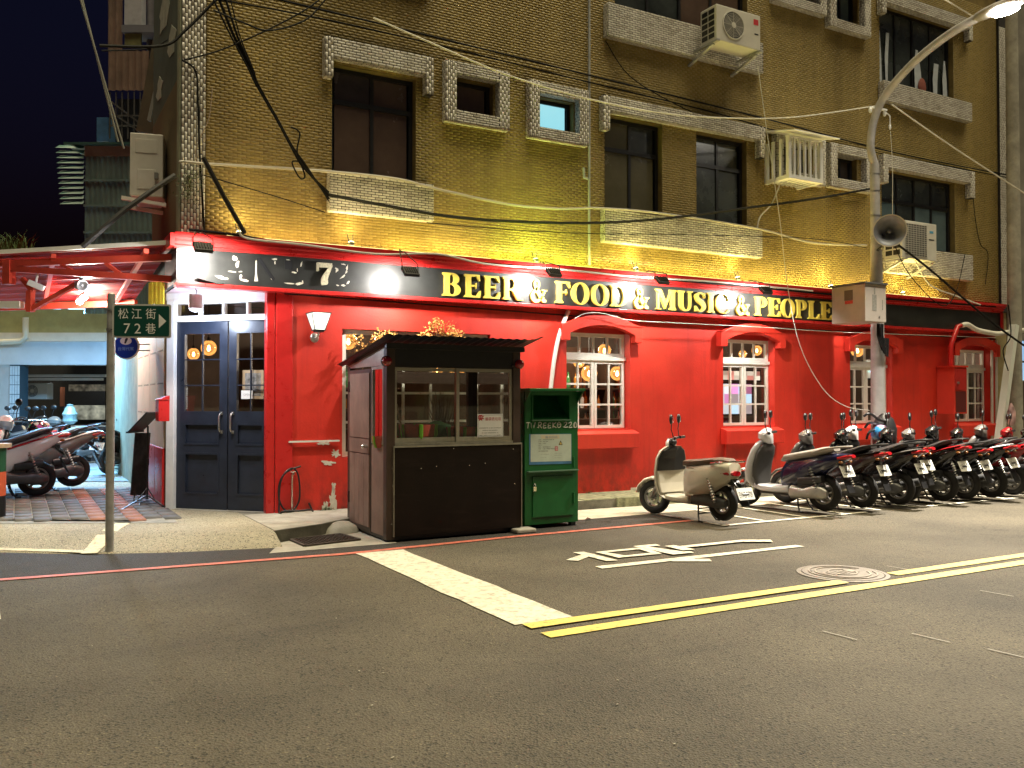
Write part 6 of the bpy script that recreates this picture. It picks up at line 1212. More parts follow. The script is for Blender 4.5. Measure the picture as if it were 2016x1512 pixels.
# box on the pole
ub = thing('utility_box', 'pinkish grey utility box strapped to the street lamp pole', 'utility box', (11.63, 9.5, 2.6))
UB = M('utility_box_paint', (.46, .41, .36), .5, var=.1, scale=5, dirt=.2); obj('cabinet', MB().box(11.40, 11.885, 9.20, 9.84, 2.63, 3.215), UB, ub, bevel=.008); obj('lid', MB().box(11.37, 11.90, 9.17, 9.86, 3.216, 3.24), M('box_lid_dark', (.10, .10, .10), .6), ub)
obj('sticker', MB().box(11.396, 11.3995, 9.43, 9.59, 2.98, 3.14), M('sticker_brown', (.14, .10, .08), .6), ub); obj('sticker', MB().box(11.396, 11.3995, 9.43, 9.58, 2.925, 2.976), M('sticker_red', (.55, .05, .04), .6, var=.4, scale=40), ub)
obj('wear_patch', MB().box(11.56, 11.66, 9.197, 9.1995, 2.80, 3.05).box(11.60, 11.63, 9.1965, 9.1988, 3.06, 3.16).box(11.79, 11.81, 9.197, 9.1995, 2.82, 2.98), M('worn_grey', (.26, .25, .22), .8, var=.3, scale=30), ub); obj('latch', MB().cyl((11.72, 9.199, 2.71), (11.72, 9.19, 2.71), .014), STEEL, ub)
mb = MB()
for k in range(4): a = 2.62; x = 11.86 + .04 * k; mb.tube([(x, 9.34, a), (x - .03, 9.32, a - .18), (x + .02, 9.30, a - .36 - .05 * k), (x + .10, 9.33, a - .42 - .03 * k), (x + .16, 9.36, a - .22)], .014, 6)
solo('cable_loops', mb, CABLEB, 'black cable loops hanging under the utility box', 'cables', smooth=True)
# loudspeaker
hc = at(1752, 454, 9.05); hn = thing('loudspeaker', 'round grey loudspeaker horn mounted on the street lamp pole', 'loudspeaker', tuple(hc)); ax = (CAMP + Vector((1.5, 0, 1.5)) - hc).normalized()
HG = M('horn_grey', (.24, .25, .27), .4, .2, var=.15); obj('bell', MB().lathe((0, 0, 0), ax, [(.10, -.30), (.13, -.22), (.22, -.06), (.235, 0), (.245, .01), (.232, .008), (.17, -.05), (.09, -.16), (.04, -.20)], 28, False), HG, hn, True, smooth=True); obj('rim', MB().lathe((0, 0, 0), ax, [(.238, -.03), (.252, -.01), (.252, .015), (.234, .012)], 28, False), M('horn_cream_rim', (.52, .48, .38), .45), hn, True, smooth=True)
obj('driver', MB().lathe((0, 0, 0), ax, [(.001, -.42), (.09, -.40), (.10, -.30), (.03, -.29)], 20).lathe((0, 0, 0), ax, [(.035, -.19), (.03, -.12), (.012, -.115), (.001, -.11)], 14), HG, hn, True, smooth=True); obj('bracket', MB().bar((0, .10, -.05), (PX - .03 - hc.x, PY - hc.y, -.02), .03, .03).bar((0, .1, -.20), (PX - .03 - hc.x, PY - hc.y, -.25), .025, .025), BLACK, hn, True)
# condensers on the facade
T = basis(at(1796, 510, 9.72), (1, 0, 0), (0, 0, 1)); LB = M('badge_blue', (.10, .35, .55), .5)
x0, x1 = at(1776, 470, 9.72).x, at(1844, 470, 9.72).x; w_ = x1 - x0; z0, z1 = at(1810, 511, 9.72).z, at(1790, 434, 9.72).z
T = basis(((x0 + x1) / 2, 9.72, z0), (1, 0, 0), (0, 0, 1)); condenser(T, w_, z1 - z0, .36, 'cream air conditioner unit below the rightmost wide window', fan=False, grille=True, logo=((w_ * .29, w_ * .40, (z1 - z0) * .74, (z1 - z0) * .80, LB), (w_ * .27, w_ * .42, (z1 - z0) * .55, (z1 - z0) * .58, BLACK)))
cb = thing('condenser_bracket', 'steel brackets carrying the right hand condenser', 'bracket', (x0, YW, z0))
for x in (x0 - .02, x1 - .16): mb = MB(); mb.bar((x, YW, z0 - .03), (x, 9.62, z0 - .03), .05, .03); mb.bar((x, YW, z0 - .25), (x, 9.70, z0 - .05), .05, .03); obj('bracket', mb, GALV, cb)
x0, x1 = at(1402, 60, 9.62).x, at(1499, 60, 9.62).x; z0, z1 = at(1450, 88, 9.62).z, at(1450, 18, 9.62).z; T = basis(((x0 + x1) / 2 + .03, 9.62, z0), (1, 0, 0), (0, 0, 1))
w_ = x1 - x0 - .1; condenser(T, w_, z1 - z0, .34, 'white air conditioner unit with a round fan high on the facade', logo=((w_ * .34, w_ * .45, (z1 - z0) * .70, (z1 - z0) * .86, M('badge_red', (.55, .04, .05), .5)), (w_ * .36, w_ * .45, (z1 - z0) * .42, (z1 - z0) * .46, BLACK)))
cb = thing('condenser_bracket', 'steel brackets carrying the high condenser', 'bracket', (x0, YW, z0))
for x in (x0 + .06, x1 - .06): mb = MB(); mb.bar((x, YW, z0 - .03), (x, 9.55, z0 - .03), .05, .03); mb.bar((x, YW, z0 - .2), (x, 9.66, z0 - .05), .05, .03); obj('bracket', mb, GALV, cb)
# window cage
cg = thing('window_cage', 'white metal window cage with a slanted top on the facade', 'window cage', tuple(at(1575, 345, 9.95))); CW = M('cage_white', (.84, .84, .80), .45, var=.06)
cx0, cx1 = 10.33, 11.02; cy = 9.72; cz0, cz1 = 4.88, 5.46
for (x, y) in ((cx0, cy), (cx1, cy), (cx0, YW - .02), (cx1, YW - .02)): obj('corner_post', MB().box(x - .03, x + .03, y - .03, y + .03, cz0, cz1), CW, cg)
for b_ in ((cx0 - .031, cx1 + .031, cy - .035, cy + .035, cz0 - .06, cz0 - .001), (cx0 - .03, cx0 + .03, cy + .036, YW, cz0 - .06, cz0 - .001), (cx1 - .03, cx1 + .03, cy + .036, YW, cz0 - .06, cz0 - .001), (cx0 - .031, cx1 + .031, cy - .035, cy + .035, cz1 + .001, cz1 + .03)): obj('rail', MB().box(*b_), CW, cg)
for k in range(1, 6): x = cx0 + (cx1 - cx0) * k / 6; obj('bar', MB().box(x - .018, x + .018, cy - .018, cy + .018, cz0, cz1), CW, cg)
for k in range(1, 3): y = cy + (YW - cy) * k / 3; obj('bar', MB().box(cx0 - .018, cx0 + .018, y - .02, y + .02, cz0, cz1), CW, cg); 
for k in range(1, 7): x = cx0 + (cx1 - cx0) * k / 7; obj('floor_bar', MB().box(x - .02, x + .02, cy + .036, YW - .06, cz0 - .05, cz0 - .02), CW, cg)
obj('roof_plate', MB().prism([(cy - .22, cz1 + .035), (cy - .22, cz1 + .05), (YW + .0, cz1 + .20), (YW + .0, cz1 + .185)], cx0 - .10, cx1 + .20, lambda a, b, h: (h, a, b)), CW, cg)
# red meter cabinet with conduits
rx0, ry0 = at(1846, 800, 9.72).x, 9.72; zc0, zc1 = 1.17, 2.0
mc = thing('meter_cabinet', 'red painted meter cabinet on the wall by the last arched window', 'cabinet', (14.7, 10.0, zc0)); 
xc0 = at(1845, 770, YW).x - .62; xc0 = 14.54; yc0 = 9.86
obj('cabinet', MB().box(xc0, xc0 + .36, yc0, YW - .002, zc0, zc1), RED, mc, bevel=.006); obj('cap', MB().box(xc0 - .02, xc0 + .38, yc0 - .02, YW - .001, zc1 + .001, zc1 + .03), RED, mc); obj('upper_door', MB().box(xc0 + .02, xc0 + .34, yc0 - .012, yc0 - .001, 1.60, zc1 - .03), REDDARK, mc); obj('meter_recess', MB().box(xc0 + .04, xc0 + .33, yc0 - .004, yc0 - .001, zc0 + .03, 1.57), M('recess_dark_red', (.10, .008, .008), .6), mc); obj('latch', MB().cyl((xc0 + .08, yc0 - .012, 1.72), (xc0 + .08, yc0 - .04, 1.72), .022), STEEL, mc)  # lower front plate is flat; its dark red paints in a recess's shade
mb = MB().tube([(xc0 + .10, YW - .2, zc1 + .03), at(1872, 680, YW - .2), at(1885, 643, YW - .18), at(1895, 640, YW - .18)], .045, 10); obj('conduit', mb, REDGLOSS, mc, smooth=True); obj('conduit', MB().cyl((xc0 + .27, YW - .1, zc1 + .03), (xc0 + .27, YW - .1, 2.66), .035), REDGLOSS, mc)
mb = MB().tube([Vector(q) for q in spl([tuple(at(1893, 641, YW - .2)), tuple(at(1905, 639, YW - .22)), tuple(at(1925, 650, YW - .24)), tuple(at(1962, 657, YW - .26)), tuple(at(1990, 653, YW - .3)), tuple(at(2030, 649, YW - .3))], 5)], .045, 10); solo('conduit_pipe', mb, PVC, 'thick cream conduit running from the red pipe to the right', 'conduit', smooth=True)
a, b = at(1958, 872, 9.75), at(1997, 640, 9.75); solo('leaning_duct', MB().bar((a.x, a.y, .13), b, .13, .10), M('white_duct', (.70, .74, .70), .45), 'square white cable duct leaning beside the pub end wall', 'duct')
for (px, lb) in ((1953, 'thin pale pipe left of the leaning duct'), (1962, 'second pale pipe nearest the leaning duct')): a = at(px, 860, YW - .05); solo('wall_pipe', MB().cyl((a.x, YW - .05, .13), (a.x + .02, YW - .05, 2.55), .025, n=8), PVC, lb, 'pipe')
# neighbour on the right
nb = thing('neighbour_building', 'dark neighbouring building with a barred lit window at the right edge', 'building', (17.1, YW, 0)); DKW = M('neighbour_render', (.20, .185, .16), .85, var=.3, scale=2, dirt=.5)
mb = MB(); wall_grid(mb, 16.74, 24, 0, 10, [(17.15, 18.6, 1.80, 2.60), (17.75, 19, 4.4, 5.6), (17.75, 19, 6.9, 8.3)], YW + .06, YW + .3); obj('wall', mb, DKW, nb)
obj('lit_pane', MB().box(17.15, 18.6, YW + .28, YW + .29, 1.80, 2.60), EM('blue_lit_pane', (.25, .50, .85), .32), nb); mb = MB()
for k in range(12): x = 17.2 + k * .12; mb.box(x - .012, x + .012, YW + .10, YW + .12, 1.8, 2.6)
mb.box(17.15, 18.6, YW + .095, YW + .099, 2.15, 2.19); obj('window_bars', mb, BLACK, nb)
for z0, z1 in ((4.4, 5.6), (6.9, 8.3)): obj('upper_pane', MB().box(17.75, 19, YW + .28, YW + .29, z0, z1), EM('cyan_lit_pane', (.25, .52, .62), .25), nb)
obj('gate', MB().box(17.1, 18.8, YW + .02, YW + .058, .12, 1.78), M('dark_gate', (.05, .03, .03), .6), nb); mb = MB()
for k in range(8): mb.box(17.15 + k * .22, 17.17 + k * .22, YW - .005, YW + .019, .14, 1.76)
obj('gate_bar', mb, BLACK, nb)
q = at(1996, 500, 9.85); solo('utility_pole', MB().cyl((q.x, q.y, 0), (q.x, q.y, 11), .13, .10, 18), CONC, 'round concrete utility pole at the right edge', 'utility pole', smooth=True)
tb = thing('rubbish_bag', 'red and white plastic bag hanging by the leaning duct', 'bag', tuple(at(1991, 815, 9.6))); q = at(1991, 792, 9.6)
obj('bag', MB().lathe((0, 0, -.22), (0, 0, 1), [(.02, 0), (.06, .03), (.075, .12), (.07, .26), (.04, .36), (.01, .42)], 14), M('striped_plastic', (.42, .26, .26), .4, var=.7, scale=6, detail=1), tb, True, smooth=True)
# corner vine
vn = thing('corner_vine', 'small green vine growing out of the corner pilaster', 'plant', tuple(at(378, 370, YW - .05))); mb = MB(); st = MB(); rr = random.Random(4)
for k in range(16): b = at(372, 345, YW - .03); e = at(372 + rr.uniform(-16, 22), rr.uniform(345, 415), YW - .03 - rr.uniform(.02, .14)); st.tube([b, (b + e) / 2 + Vector((rr.uniform(-.03, .03), -.03, .02)), e], .0025, 4)
for k in range(230):
    px, py = 374 + rr.gauss(0, 11), 362 + rr.gauss(0, 20); c = at(px, py, YW - .03 - rr.uniform(0, .16)); a = Vector((rr.uniform(-1, 1), rr.uniform(-1, 1), rr.uniform(-1, .4))).normalized() * rr.uniform(.012, .026); b = a.orthogonal().normalized() * .006; mb.quad(c - a, c + b, c + a, c - b)
obj('leaves', mb, M('vine_green', (.05, .085, .025), .6, var=.4), vn); obj('stems', st, M('vine_stem', (.09, .07, .03), .8), vn)
for (px, py, n_, lb) in ((562, 1014, 26, 'little weeds under the hose at the wall foot'), (645, 1010, 30, 'little weeds under the peeled paint patch'), (1160, 990, 26, 'weeds on the mossy kerb beside the green bin')):
    mb = MB(); c = at(px, py, YW - .05); c.z = .125
    for k in range(n_): e = c + Vector((rr.gauss(0, .07), rr.gauss(0, .02) - .02, rr.uniform(.02, .07))); s_ = Vector((.006, .003, 0)); b = c + Vector((rr.gauss(0, .06), -.02, 0)); mb.quad(b - s_, b + s_, e)
    solo('weed_tuft', mb, M('weed_green', (0, 0, 0)), lb, 'weeds')
# ================================================================== CABLES
def cable(pts, Y, r, mat, label, n=6):
    P = [tuple(at(p[0], p[1], p[2] if len(p) > 2 else Y)) for p in pts]; solo('cable', MB().tube([Vector(q) for q in spl(P, n)], r, 6), mat, label, 'cable', smooth=True)
CG = M('grey_cable', (.36, .34, .30), .5)
for k, lb in enumerate(('thickest strand of the black bundle beside the left window', 'second strand of the black bundle beside the left window', 'looped strand of the black bundle beside the left window', 'outer strand of the black bundle beside the left window')):
    d = (0, 7, -6, 12)[k]; cable([(428 + d * 2, -10), (460 + d, 70), (492 + d * .5, 135), (505 + d * .3, 165), (545 + d * .2, 235), (572 + d * .2, 285), (600 + d * .5, 330), (648, 385 + d)], 9.93 - .02 * k, .016 - .003 * k, CABLEB, lb)
cable([(572, 250), (590, 262), (585, 300), (600, 345), (590, 350), (575, 320), (590, 318)], 9.9, .009, CABLEB, 'tangled loop of cable hanging from the black bundle')
cable([(354, 320), (360, 318), (402, 322), (500, 328), (640, 337), (780, 352), (860, 372), (1000, 402), (1100, 411), (1180, 410), (1300, 420), (1490, 450), (1600, 478), (1706, 483)], YW - .16, .017, CG, 'grey cable sagging across the whole facade below the windows')
cable([(645, 383), (760, 405), (900, 428), (1060, 438), (1200, 438), (1330, 428), (1480, 408), (1600, 392), (1712, 372)], YW - .22, .020, CABLEB, 'thick black cable crossing the white sills to the lamp post')
cable([(840, 438), (1000, 452), (1170, 460), (1350, 462), (1600, 470), (1706, 488)], YW - .2, .006, CABLEB, 'thin black cable under the thick one across the facade')
cable([(735, 35), (850, 85), (1000, 148), (1160, 195), (1300, 222), (1420, 232), (1560, 231), (1722, 209)], 9.5, .010, CABLEW, 'white wire from the upper left to the lamp post arm')
cable([(1756, 206), (1850, 272), (1930, 325), (2040, 395)], 9.3, .011, CABLEW, 'white wire from the lamp post to the right edge')
cable([(510, -10), (770, 52), (1160, 148), (1500, 232), (1760, 300), (1985, 345)], YW - .10, .012, CABLEB, 'upper of the two black cables sloping across the upper wall')
cable([(380, -10), (640, 38), (900, 98), (1160, 162), (1400, 220), (1600, 275), (1985, 350)], YW - .08, .010, CABLEB, 'lower of the two black cables sloping across the upper wall')
cable([(1492, 130), (1510, 260), (1535, 430), (1550, 560), (1575, 680), (1620, 765), (1665, 800), (1712, 808)], 9.55, .006, CABLEW, 'thin white line hanging from the condenser down to the lamp post')
cable([(1845, -10), (1925, 38)], 8.0, .010, CABLEW, 'short white wire at the lamp arm')
cable([(196, 90), (320, 90), (365, 60), (420, 5), (440, -10)], 9.9, .016, CABLEB, 'black cable curving over the corner pilaster top')
cable([(200, 100), (290, 96), (330, 78)], 10.5, .008, CABLEB, 'short thin black cable before the balcony')
cable([(362, 118), (430, 100), (520, 62), (600, 20), (640, -10)], 9.9, .009, CABLEB, 'thin black cable rising from the pilaster to the top')
cable([(420, 20), (480, 45), (530, 60), (600, 40), (640, 0)], 9.85, .010, CABLEB, 'sagging black cable near the top of the facade')
cable([(358, 118), (385, 140), (390, 200), (393, 300), (398, 380), (402, 455)], YW - .06, .011, CABLEB, 'black cable running down the white pilaster')
cable([(345, 345), (250, 410), (162, 486)], 10.0, .030, BLACK, 'black tie rod from the corner to the canopy edge', 2)
cable([(400, 310), (440, 385), (482, 460)], YW - .25, .026, BLACK, 'black slanting rod below the pilaster on the ochre wall', 2)
cable([(402, 345), (480, 368), (560, 392), (640, 418)], YW - .12, .006, CABLEB, 'thin black wire from the pilaster to the left sill')
cable([(372, 452), (460, 462), (560, 478), (700, 493), (860, 505), (1000, 522), (1150, 535), (1300, 549), (1500, 567), (1700, 585), (1960, 604)], 9.98, .016, CABLEB, 'black cable lying along the top of the sign')
cable([(470, 455), (490, 470), (600, 482), (740, 500), (860, 500), (960, 520), (1100, 530), (1250, 545), (1420, 556), (1600, 573)], 9.93, .013, CABLEW, 'white cable lying along the top of the sign')
cable([(1130, 628), (1150, 618), (1180, 616), (1215, 624), (1260, 632), (1480, 643), (1640, 653), (1850, 661), (1960, 665)], 10.02, .005, CABLEW, 'white cable under the sign above the arches')
cable([(560, 578), (900, 604), (1300, 634), (1650, 652), (1960, 668)], YW - .06, .010, CABLEB, 'black cable tucked under the sign')
cable([(1768, 482), (1830, 530), (1900, 590), (1960, 640), (2030, 690)], 9.4, .018, CABLEB, 'thick black cable from the loudspeaker down to the right edge')
cable([(1760, 480), (1790, 540), (1850, 600), (1880, 580), (1900, 500)], 9.7, .008, CABLEB, 'thin black cable slung below the right condenser')
cable([(1800, 510), (1830, 560), (1880, 582), (1930, 600)], 9.8, .012, CABLEW, 'pale pipe hose hanging from the right condenser')
cable([(1540, 350), (1520, 400), (1495, 430), (1490, 470)], YW - .08, .012, CABLEW, 'white hose dropping from the window cage')
cable([(1192, 80), (1240, 150), (1330, 205), (1430, 250)], YW - .06, .007, CABLEB, 'thin black wire drooping under the high white sill')
cable([(1915, 380), (1920, 430), (1930, 480), (1945, 500), (1940, 560)], YW - .04, .008, CABLEB, 'thin dark wire wandering down the right wall')
cable([(418, 172), (412, 230), (395, 270), (385, 300), (392, 330)], YW - .05, .006, M('dry_vine_brown', (.35, .27, .20), .8), 'dry pale tendril hanging on the pilaster')
cable([(1753, 258), (1757, 330), (1757, 430)], 9.2, .005, CABLEW, 'thin cord hanging from the lamp arm insulator')
cable([(1985, 600), (1990, 660), (1975, 690), (1985, 730)], 9.7, .012, CABLEB, 'tangled black cable by the utility pole')
# ================================================================== SCOOTERS
def SE(cx, cy, cz, a, b, ang, e=2.6, n=18):   # superellipse ring: half width a across, b along direction ang in the x-z plane
    v = Vector((math.cos(R(ang)), 0, math.sin(R(ang)))); out = []
    for k in range(n):
        t = 2 * math.pi * k / n; c, s = math.cos(t), math.sin(t)
        out.append(Vector((cx, cy, cz)) + Vector((0, 1, 0)) * a * math.copysign(abs(c) ** (2 / e), c) + v * b * math.copysign(abs(s) ** (2 / e), s))
    return out
def shell(secs, e=2.6, y=0):                   # secs: (x, z, halfwidth, halfheight, angle)
    return MB().loft([SE(x, y, z, a, b, g, e) for x, z, a, b, g in secs])
def torus(c, r, t, n=28, k=10):
    mb = MB(); rings = []
    for i in range(n):
        g = 2 * math.pi * i / n; rings.append([Vector((c[0] + (r + t * math.cos(2 * math.pi * j / k)) * math.cos(g), c[1] + t * .95 * math.sin(2 * math.pi * j / k), c[2] + (r + t * math.cos(2 * math.pi * j / k)) * math.sin(g))) for j in range(k)])
    rings.append(rings[0]); return mb.loft(rings, False)
def wheel(t, x, z, r, name, spokes=5, tw=.052, rimc=None):
    wh = obj(name, torus((x, 0, z), r - tw, tw), RUBBER, t, True, smooth=True); rc = rimc or M('wheel_alloy', (.20, .19, .18), .35, .6, var=.2); mb = MB(); R0 = r - tw * 1.75
    mb.strip([(x + (R0 + .012) * math.cos(R(g)), z + (R0 + .012) * math.sin(R(g))) for g in range(0, 361, 15)], [(x + (R0 - .018) * math.cos(R(g)), z + (R0 - .018) * math.sin(R(g))) for g in range(0, 361, 15)], -.034, .034, lambda a, b, h: (a, h, b))
    for k in range(spokes): g = 2 * math.pi * k / spokes + .3; mb.bar((x + .025 * math.cos(g), 0, z + .025 * math.sin(g)), (x + (R0 - .01) * math.cos(g), 0, z + (R0 - .01) * math.sin(g)), .030, .022, (0, 1, 0))
    mb.cyl((x, -.05, z), (x, .05, z), .035, n=14); obj('rim', mb, rc, wh, True)
    mb = MB().strip([(x + .085 * math.cos(R(g)), z + .085 * math.sin(R(g))) for g in range(0, 361, 20)], [(x + .05 * math.cos(R(g)), z + .05 * math.sin(R(g))) for g in range(0, 361, 20)], .040, .044, lambda a, b, h: (a, h, b)); obj('brake_disc', mb, STEEL, wh, True); return wh
PLATE = M('plate_white', (.72, .72, .70), .4); PINK_ = M('plate_ink', (.03, .03, .035), .5); TAIL = M('tail_light_red', (.34, .010, .014), .12, coat=.6); ORANGE = M('indicator_orange', (.22, .07, .01), .2, coat=.5); MIRR = M('mirror_glass', (.55, .58, .6), .05, 1.0)
CASE = M('engine_case', (.10, .10, .10), .45, .5, var=.3, scale=9); SILVC = M('silver_case', (.40, .39, .37), .4, .6, var=.2, scale=9)
def scooter(label, group, loc, rz, body, shield, inner, seat, plate=None, classic=False, accent=None, steer_=28, lean=3, s=.95, case=None, tail_up=0.0, mir=True, lift=.035):
    t = thing('scooter', label, 'scooter', loc, group, rz); t.scale = (s, s, s); t.rotation_euler = (R(lean) * 0, 0, rz)
    rw = .235 if not classic else .225; xf, xr = .64, -.56; zf = rw; zr = rw + lift
    wheel(t, xf, zf, rw, 'front_wheel', 5); wheel(t, xr, zr, rw, 'rear_wheel', 5)
    # front fork, mudguard
    fk = obj('fork', MB().cyl((xf, .075, zf), (xf - .20, .055, zf + .38), .020).cyl((xf, -.075, zf), (xf - .20, -.055, zf + .38), .020).cyl((xf, -.08, zf), (xf, .08, zf), .016).cyl((xf - .19, 0, zf + .36), (xf - .31, 0, zf + .72), .028), SILVC, t, True)
    fr_ = rw + .03; secs = []
    for g in (12, 35, 60, 85, 110, 135, 152): secs.append((xf + fr_ * math.cos(R(g)), zf + fr_ * math.sin(R(g)), .070 if classic else .062, .018 if not classic else .026, g))
    obj('front_mudguard', shell(secs, 2.2), shield, t, True, smooth=True)
    if classic:
        o_ = obj('leg_shield', MB().loft([[Vector((x + dx, y, z)) for dx, y in ((.0, -a), (.035, -a * .9), (.06, 0), (.035, a * .9), (.0, a), (-.022, a * .98), (.012, 0), (-.022, -a * .98))] for x, z, a in ((.30, .25, .19), (.345, .30, .25), (.37, .42, .272), (.375, .60, .275), (.36, .76, .26), (.335, .86, .21), (.31, .915, .12))]), shield, t, True, smooth=True)
        obj('inner_panel', MB().loft([[Vector((x + dx, y, z)) for dx, y in ((-.028, -a), (-.026, 0), (-.028, a), (-.040, a * .9), (-.036, 0), (-.040, -a * .9))] for x, z, a in ((.34, .32, .23), (.365, .44, .25), (.37, .60, .255))]), inner, t, True)
        obj('inner_panel', MB().loft([[Vector((x + dx, y, z)) for dx, y in ((-.028, -a), (-.026, 0), (-.028, a), (-.042, a * .9), (-.075, 0), (-.042, -a * .9))] for x, z, a in ((.37, .602, .255), (.355, .76, .24), (.328, .86, .19), (.31, .90, .11))]), BLACKPL, t, True)
        obj('floorboard', shell([(.37, .27, .16, .035, 90), (.2, .25, .165, .035, 90), (.0, .25, .165, .04, 90), (-.10, .27, .15, .05, 90)], 4), inner, t, True, smooth=True)
        bd = shell([(.02, .47, .10, .20, 90), (-.03, .48, .15, .225, 90), (-.18, .505, .175, .225, 89), (-.38, .545, .18, .205, 88), (-.55, .60, .17, .165, 86), (-.68, .645, .145, .125, 84), (-.76, .67, .10, .09, 82)], 3.0); obj('body', bd, body, t, True, smooth=True)
        obj('seat', shell([(.04, .695, .09, .03, 90), (0, .715, .135, .045, 90), (-.25, .735, .155, .05, 90), (-.5, .765, .145, .048, 88), (-.66, .775, .115, .035, 84), (-.72, .765, .06, .02, 80)], 2.8), seat, t, True, smooth=True)
        obj('tail_light', shell([(-.66, .63, .150, .036, 78), (-.735, .63, .125, .036, 78), (-.785, .63, .07, .03, 78)], 2.6), TAIL, t, True, smooth=True)
        obj('side_badge', MB().box(-.24, -.13, .175, .1785, .655, .672).box(-.22, -.12, .172, .1765, .325, .345), M('badge_silver', (.6, .58, .52), .3, .7), t, True)
        obj('grab_rail', MB().tube([Vector(q) for q in spl([(-.50, .15, .745), (-.66, .16, .765), (-.80, .12, .775), (-.84, 0, .775), (-.80, -.12, .775), (-.66, -.16, .765), (-.50, -.15, .745)], 4)], .012, 8), CHROME, t, True, smooth=True)
        obj('motor_cover', shell([(-.15, .29, .10, .085, 90), (-.35, .28, .105, .08, 90), (-.56, zr, .085, .075, 90), (-.66, zr, .05, .04, 90)], 3, .04), CASE, t, True, smooth=True)
        hz = .99; hx = .315
        obj('handlebar_cowl', MB().ell((hx, 0, hz - .02), (.055, .10, .05), 16, 9), BLACKPL, t, True, smooth=True); obj('head_light', MB().lathe((hx + .035, 0, hz - .06), (1, 0, -.1), [(.075, 0), (.078, .025), (.05, .05), (.001, .06)], 20), PLATE, t, True, smooth=True)
    else:
        obj('leg_shield', shell([(.44, .27, .12, .05, 0), (.49, .36, .185, .08, 8), (.475, .50, .225, .085, 12), (.43, .64, .235, .08, 12), (.385, .77, .215, .07, 12), (.35, .86, .155, .06, 12), (.335, .905, .07, .04, 12)], 2.1), shield, t, True, smooth=True)
        obj('inner_panel', shell([(.36, .30, .14, .05, 0), (.385, .42, .185, .055, 8), (.37, .58, .195, .055, 12), (.325, .72, .185, .06, 12), (.285, .82, .14, .06, 12), (.28, .87, .08, .04, 12)], 2.3), inner, t, True, smooth=True)
        obj('floorboard', shell([(.42, .30, .12, .05, 90), (.3, .275, .165, .045, 90), (.05, .27, .17, .045, 90), (-.12, .285, .15, .06, 90)], 4), shield if accent is None else inner, t, True, smooth=True)
        k = tail_up
        obj('body', shell([(.02, .43, .09, .14, 90), (-.05, .465, .13, .19, 90), (-.22, .505, .155, .195, 88), (-.45, .585 + k * .4, .158, .155, 82), (-.66, .665 + k * .8, .135, .105, 76), (-.84, .725 + k, .085, .055, 70), (-.95, .75 + k, .04, .03, 66)], 2.4), body, t, True, smooth=True)
        if accent: obj('side_stripe', shell([(-.20, .64, .155, .018, 80), (-.45, .695 + k * .4, .156, .020, 76), (-.70, .745 + k * .8, .125, .018, 72), (-.86, .77 + k, .080, .012, 70)], 2.4), accent, t, True, smooth=True)
        obj('seat', shell([(.02, .655, .08, .025, 85), (-.03, .685, .115, .045, 85), (-.22, .72, .145, .05, 86), (-.42, .76 + k * .4, .145, .05, 80), (-.60, .805 + k * .8, .125, .045, 80), (-.74, .825 + k, .075, .025, 76)], 2.6), seat, t, True, smooth=True)
        obj('tail_light', shell([(-.80, .715 + k, .105, .03, 70), (-.90, .735 + k, .08, .034, 68), (-.965, .75 + k, .045, .022, 66)], 2.4), TAIL, t, True, smooth=True)
        for sg in (-1, 1): obj('rear_indicator', MB().ell((-.85, .10 * sg, .67 + k), (.035, .022, .018), 12, 7), ORANGE, t, True, smooth=True)
        obj('grab_rail', MB().tube([Vector(q) for q in spl([(-.48, .135, .775 + k * .4), (-.66, .15, .83 + k * .8), (-.86, .10, .86 + k), (-.93, 0, .865 + k), (-.86, -.10, .86 + k), (-.66, -.15, .83 + k * .8), (-.48, -.135, .775 + k * .4)], 4)], .013, 8), seat if accent is None else BLACKPL, t, True, smooth=True)
        cs = case or CASE
        obj('engine_case', shell([(-.14, .26, .03, .04, 90), (-.18, .26, .055, .085, 90), (-.34, .25, .05, .06, 90), (-.50, zr + .01, .055, .085, 90), (-.62, zr, .05, .08, 90), (-.68, zr, .02, .04, 90)], 2.8, .135), cs, t, True, smooth=True)
        obj('air_box', shell([(-.28, .40, .05, .05, 86), (-.45, .42, .06, .06, 84), (-.62, .45, .05, .045, 80)], 3, .12), BLACKPL, t, True, smooth=True)
        obj('muffler', MB().tube([(-.15, -.12, .22), (-.32, -.15, .24), (-.45, -.165, .28), (-.78, -.175, .36), (-.80, -.175, .365)], [.02, .03, .055, .055, .02], 12), cs, t, True, smooth=True)
        obj('engine_block', MB().box(-.42, -.05, -.10, .10, .22, .42), CASE, t, True, bevel=.02)
        hz = .97; hx = .315
        obj('handlebar_cowl', shell([(hx - .04, hz - .11, .08, .06, 0), (hx - .0, hz - .05, .15, .10, 8), (hx + .0, hz + .01, .165, .10, 12), (hx - .03, hz + .065, .12, .065, 16), (hx - .05, hz + .095, .06, .03, 20)], 2.2), shield, t, True, smooth=True)
        obj('head_light', MB().ell((hx + .06, 0, hz - .01), (.03, .085, .045), 16, 7), PLATE, t, True, smooth=True)
        obj('instrument_panel', MB().ell((hx - .055, 0, hz + .045), (.05, .085, .03), 14, 7), BLACKPL, t, True, smooth=True)
    obj('handlebar', MB().tube([(hx - .08, -.33, hz + .035), (hx - .03, -.2, hz + .03), (hx, -.06, hz), (hx, .06, hz), (hx - .03, .2, hz + .03), (hx - .08, .33, hz + .035)], .013, 8), CHROME if not classic else BLACKPL, t, True, smooth=True)
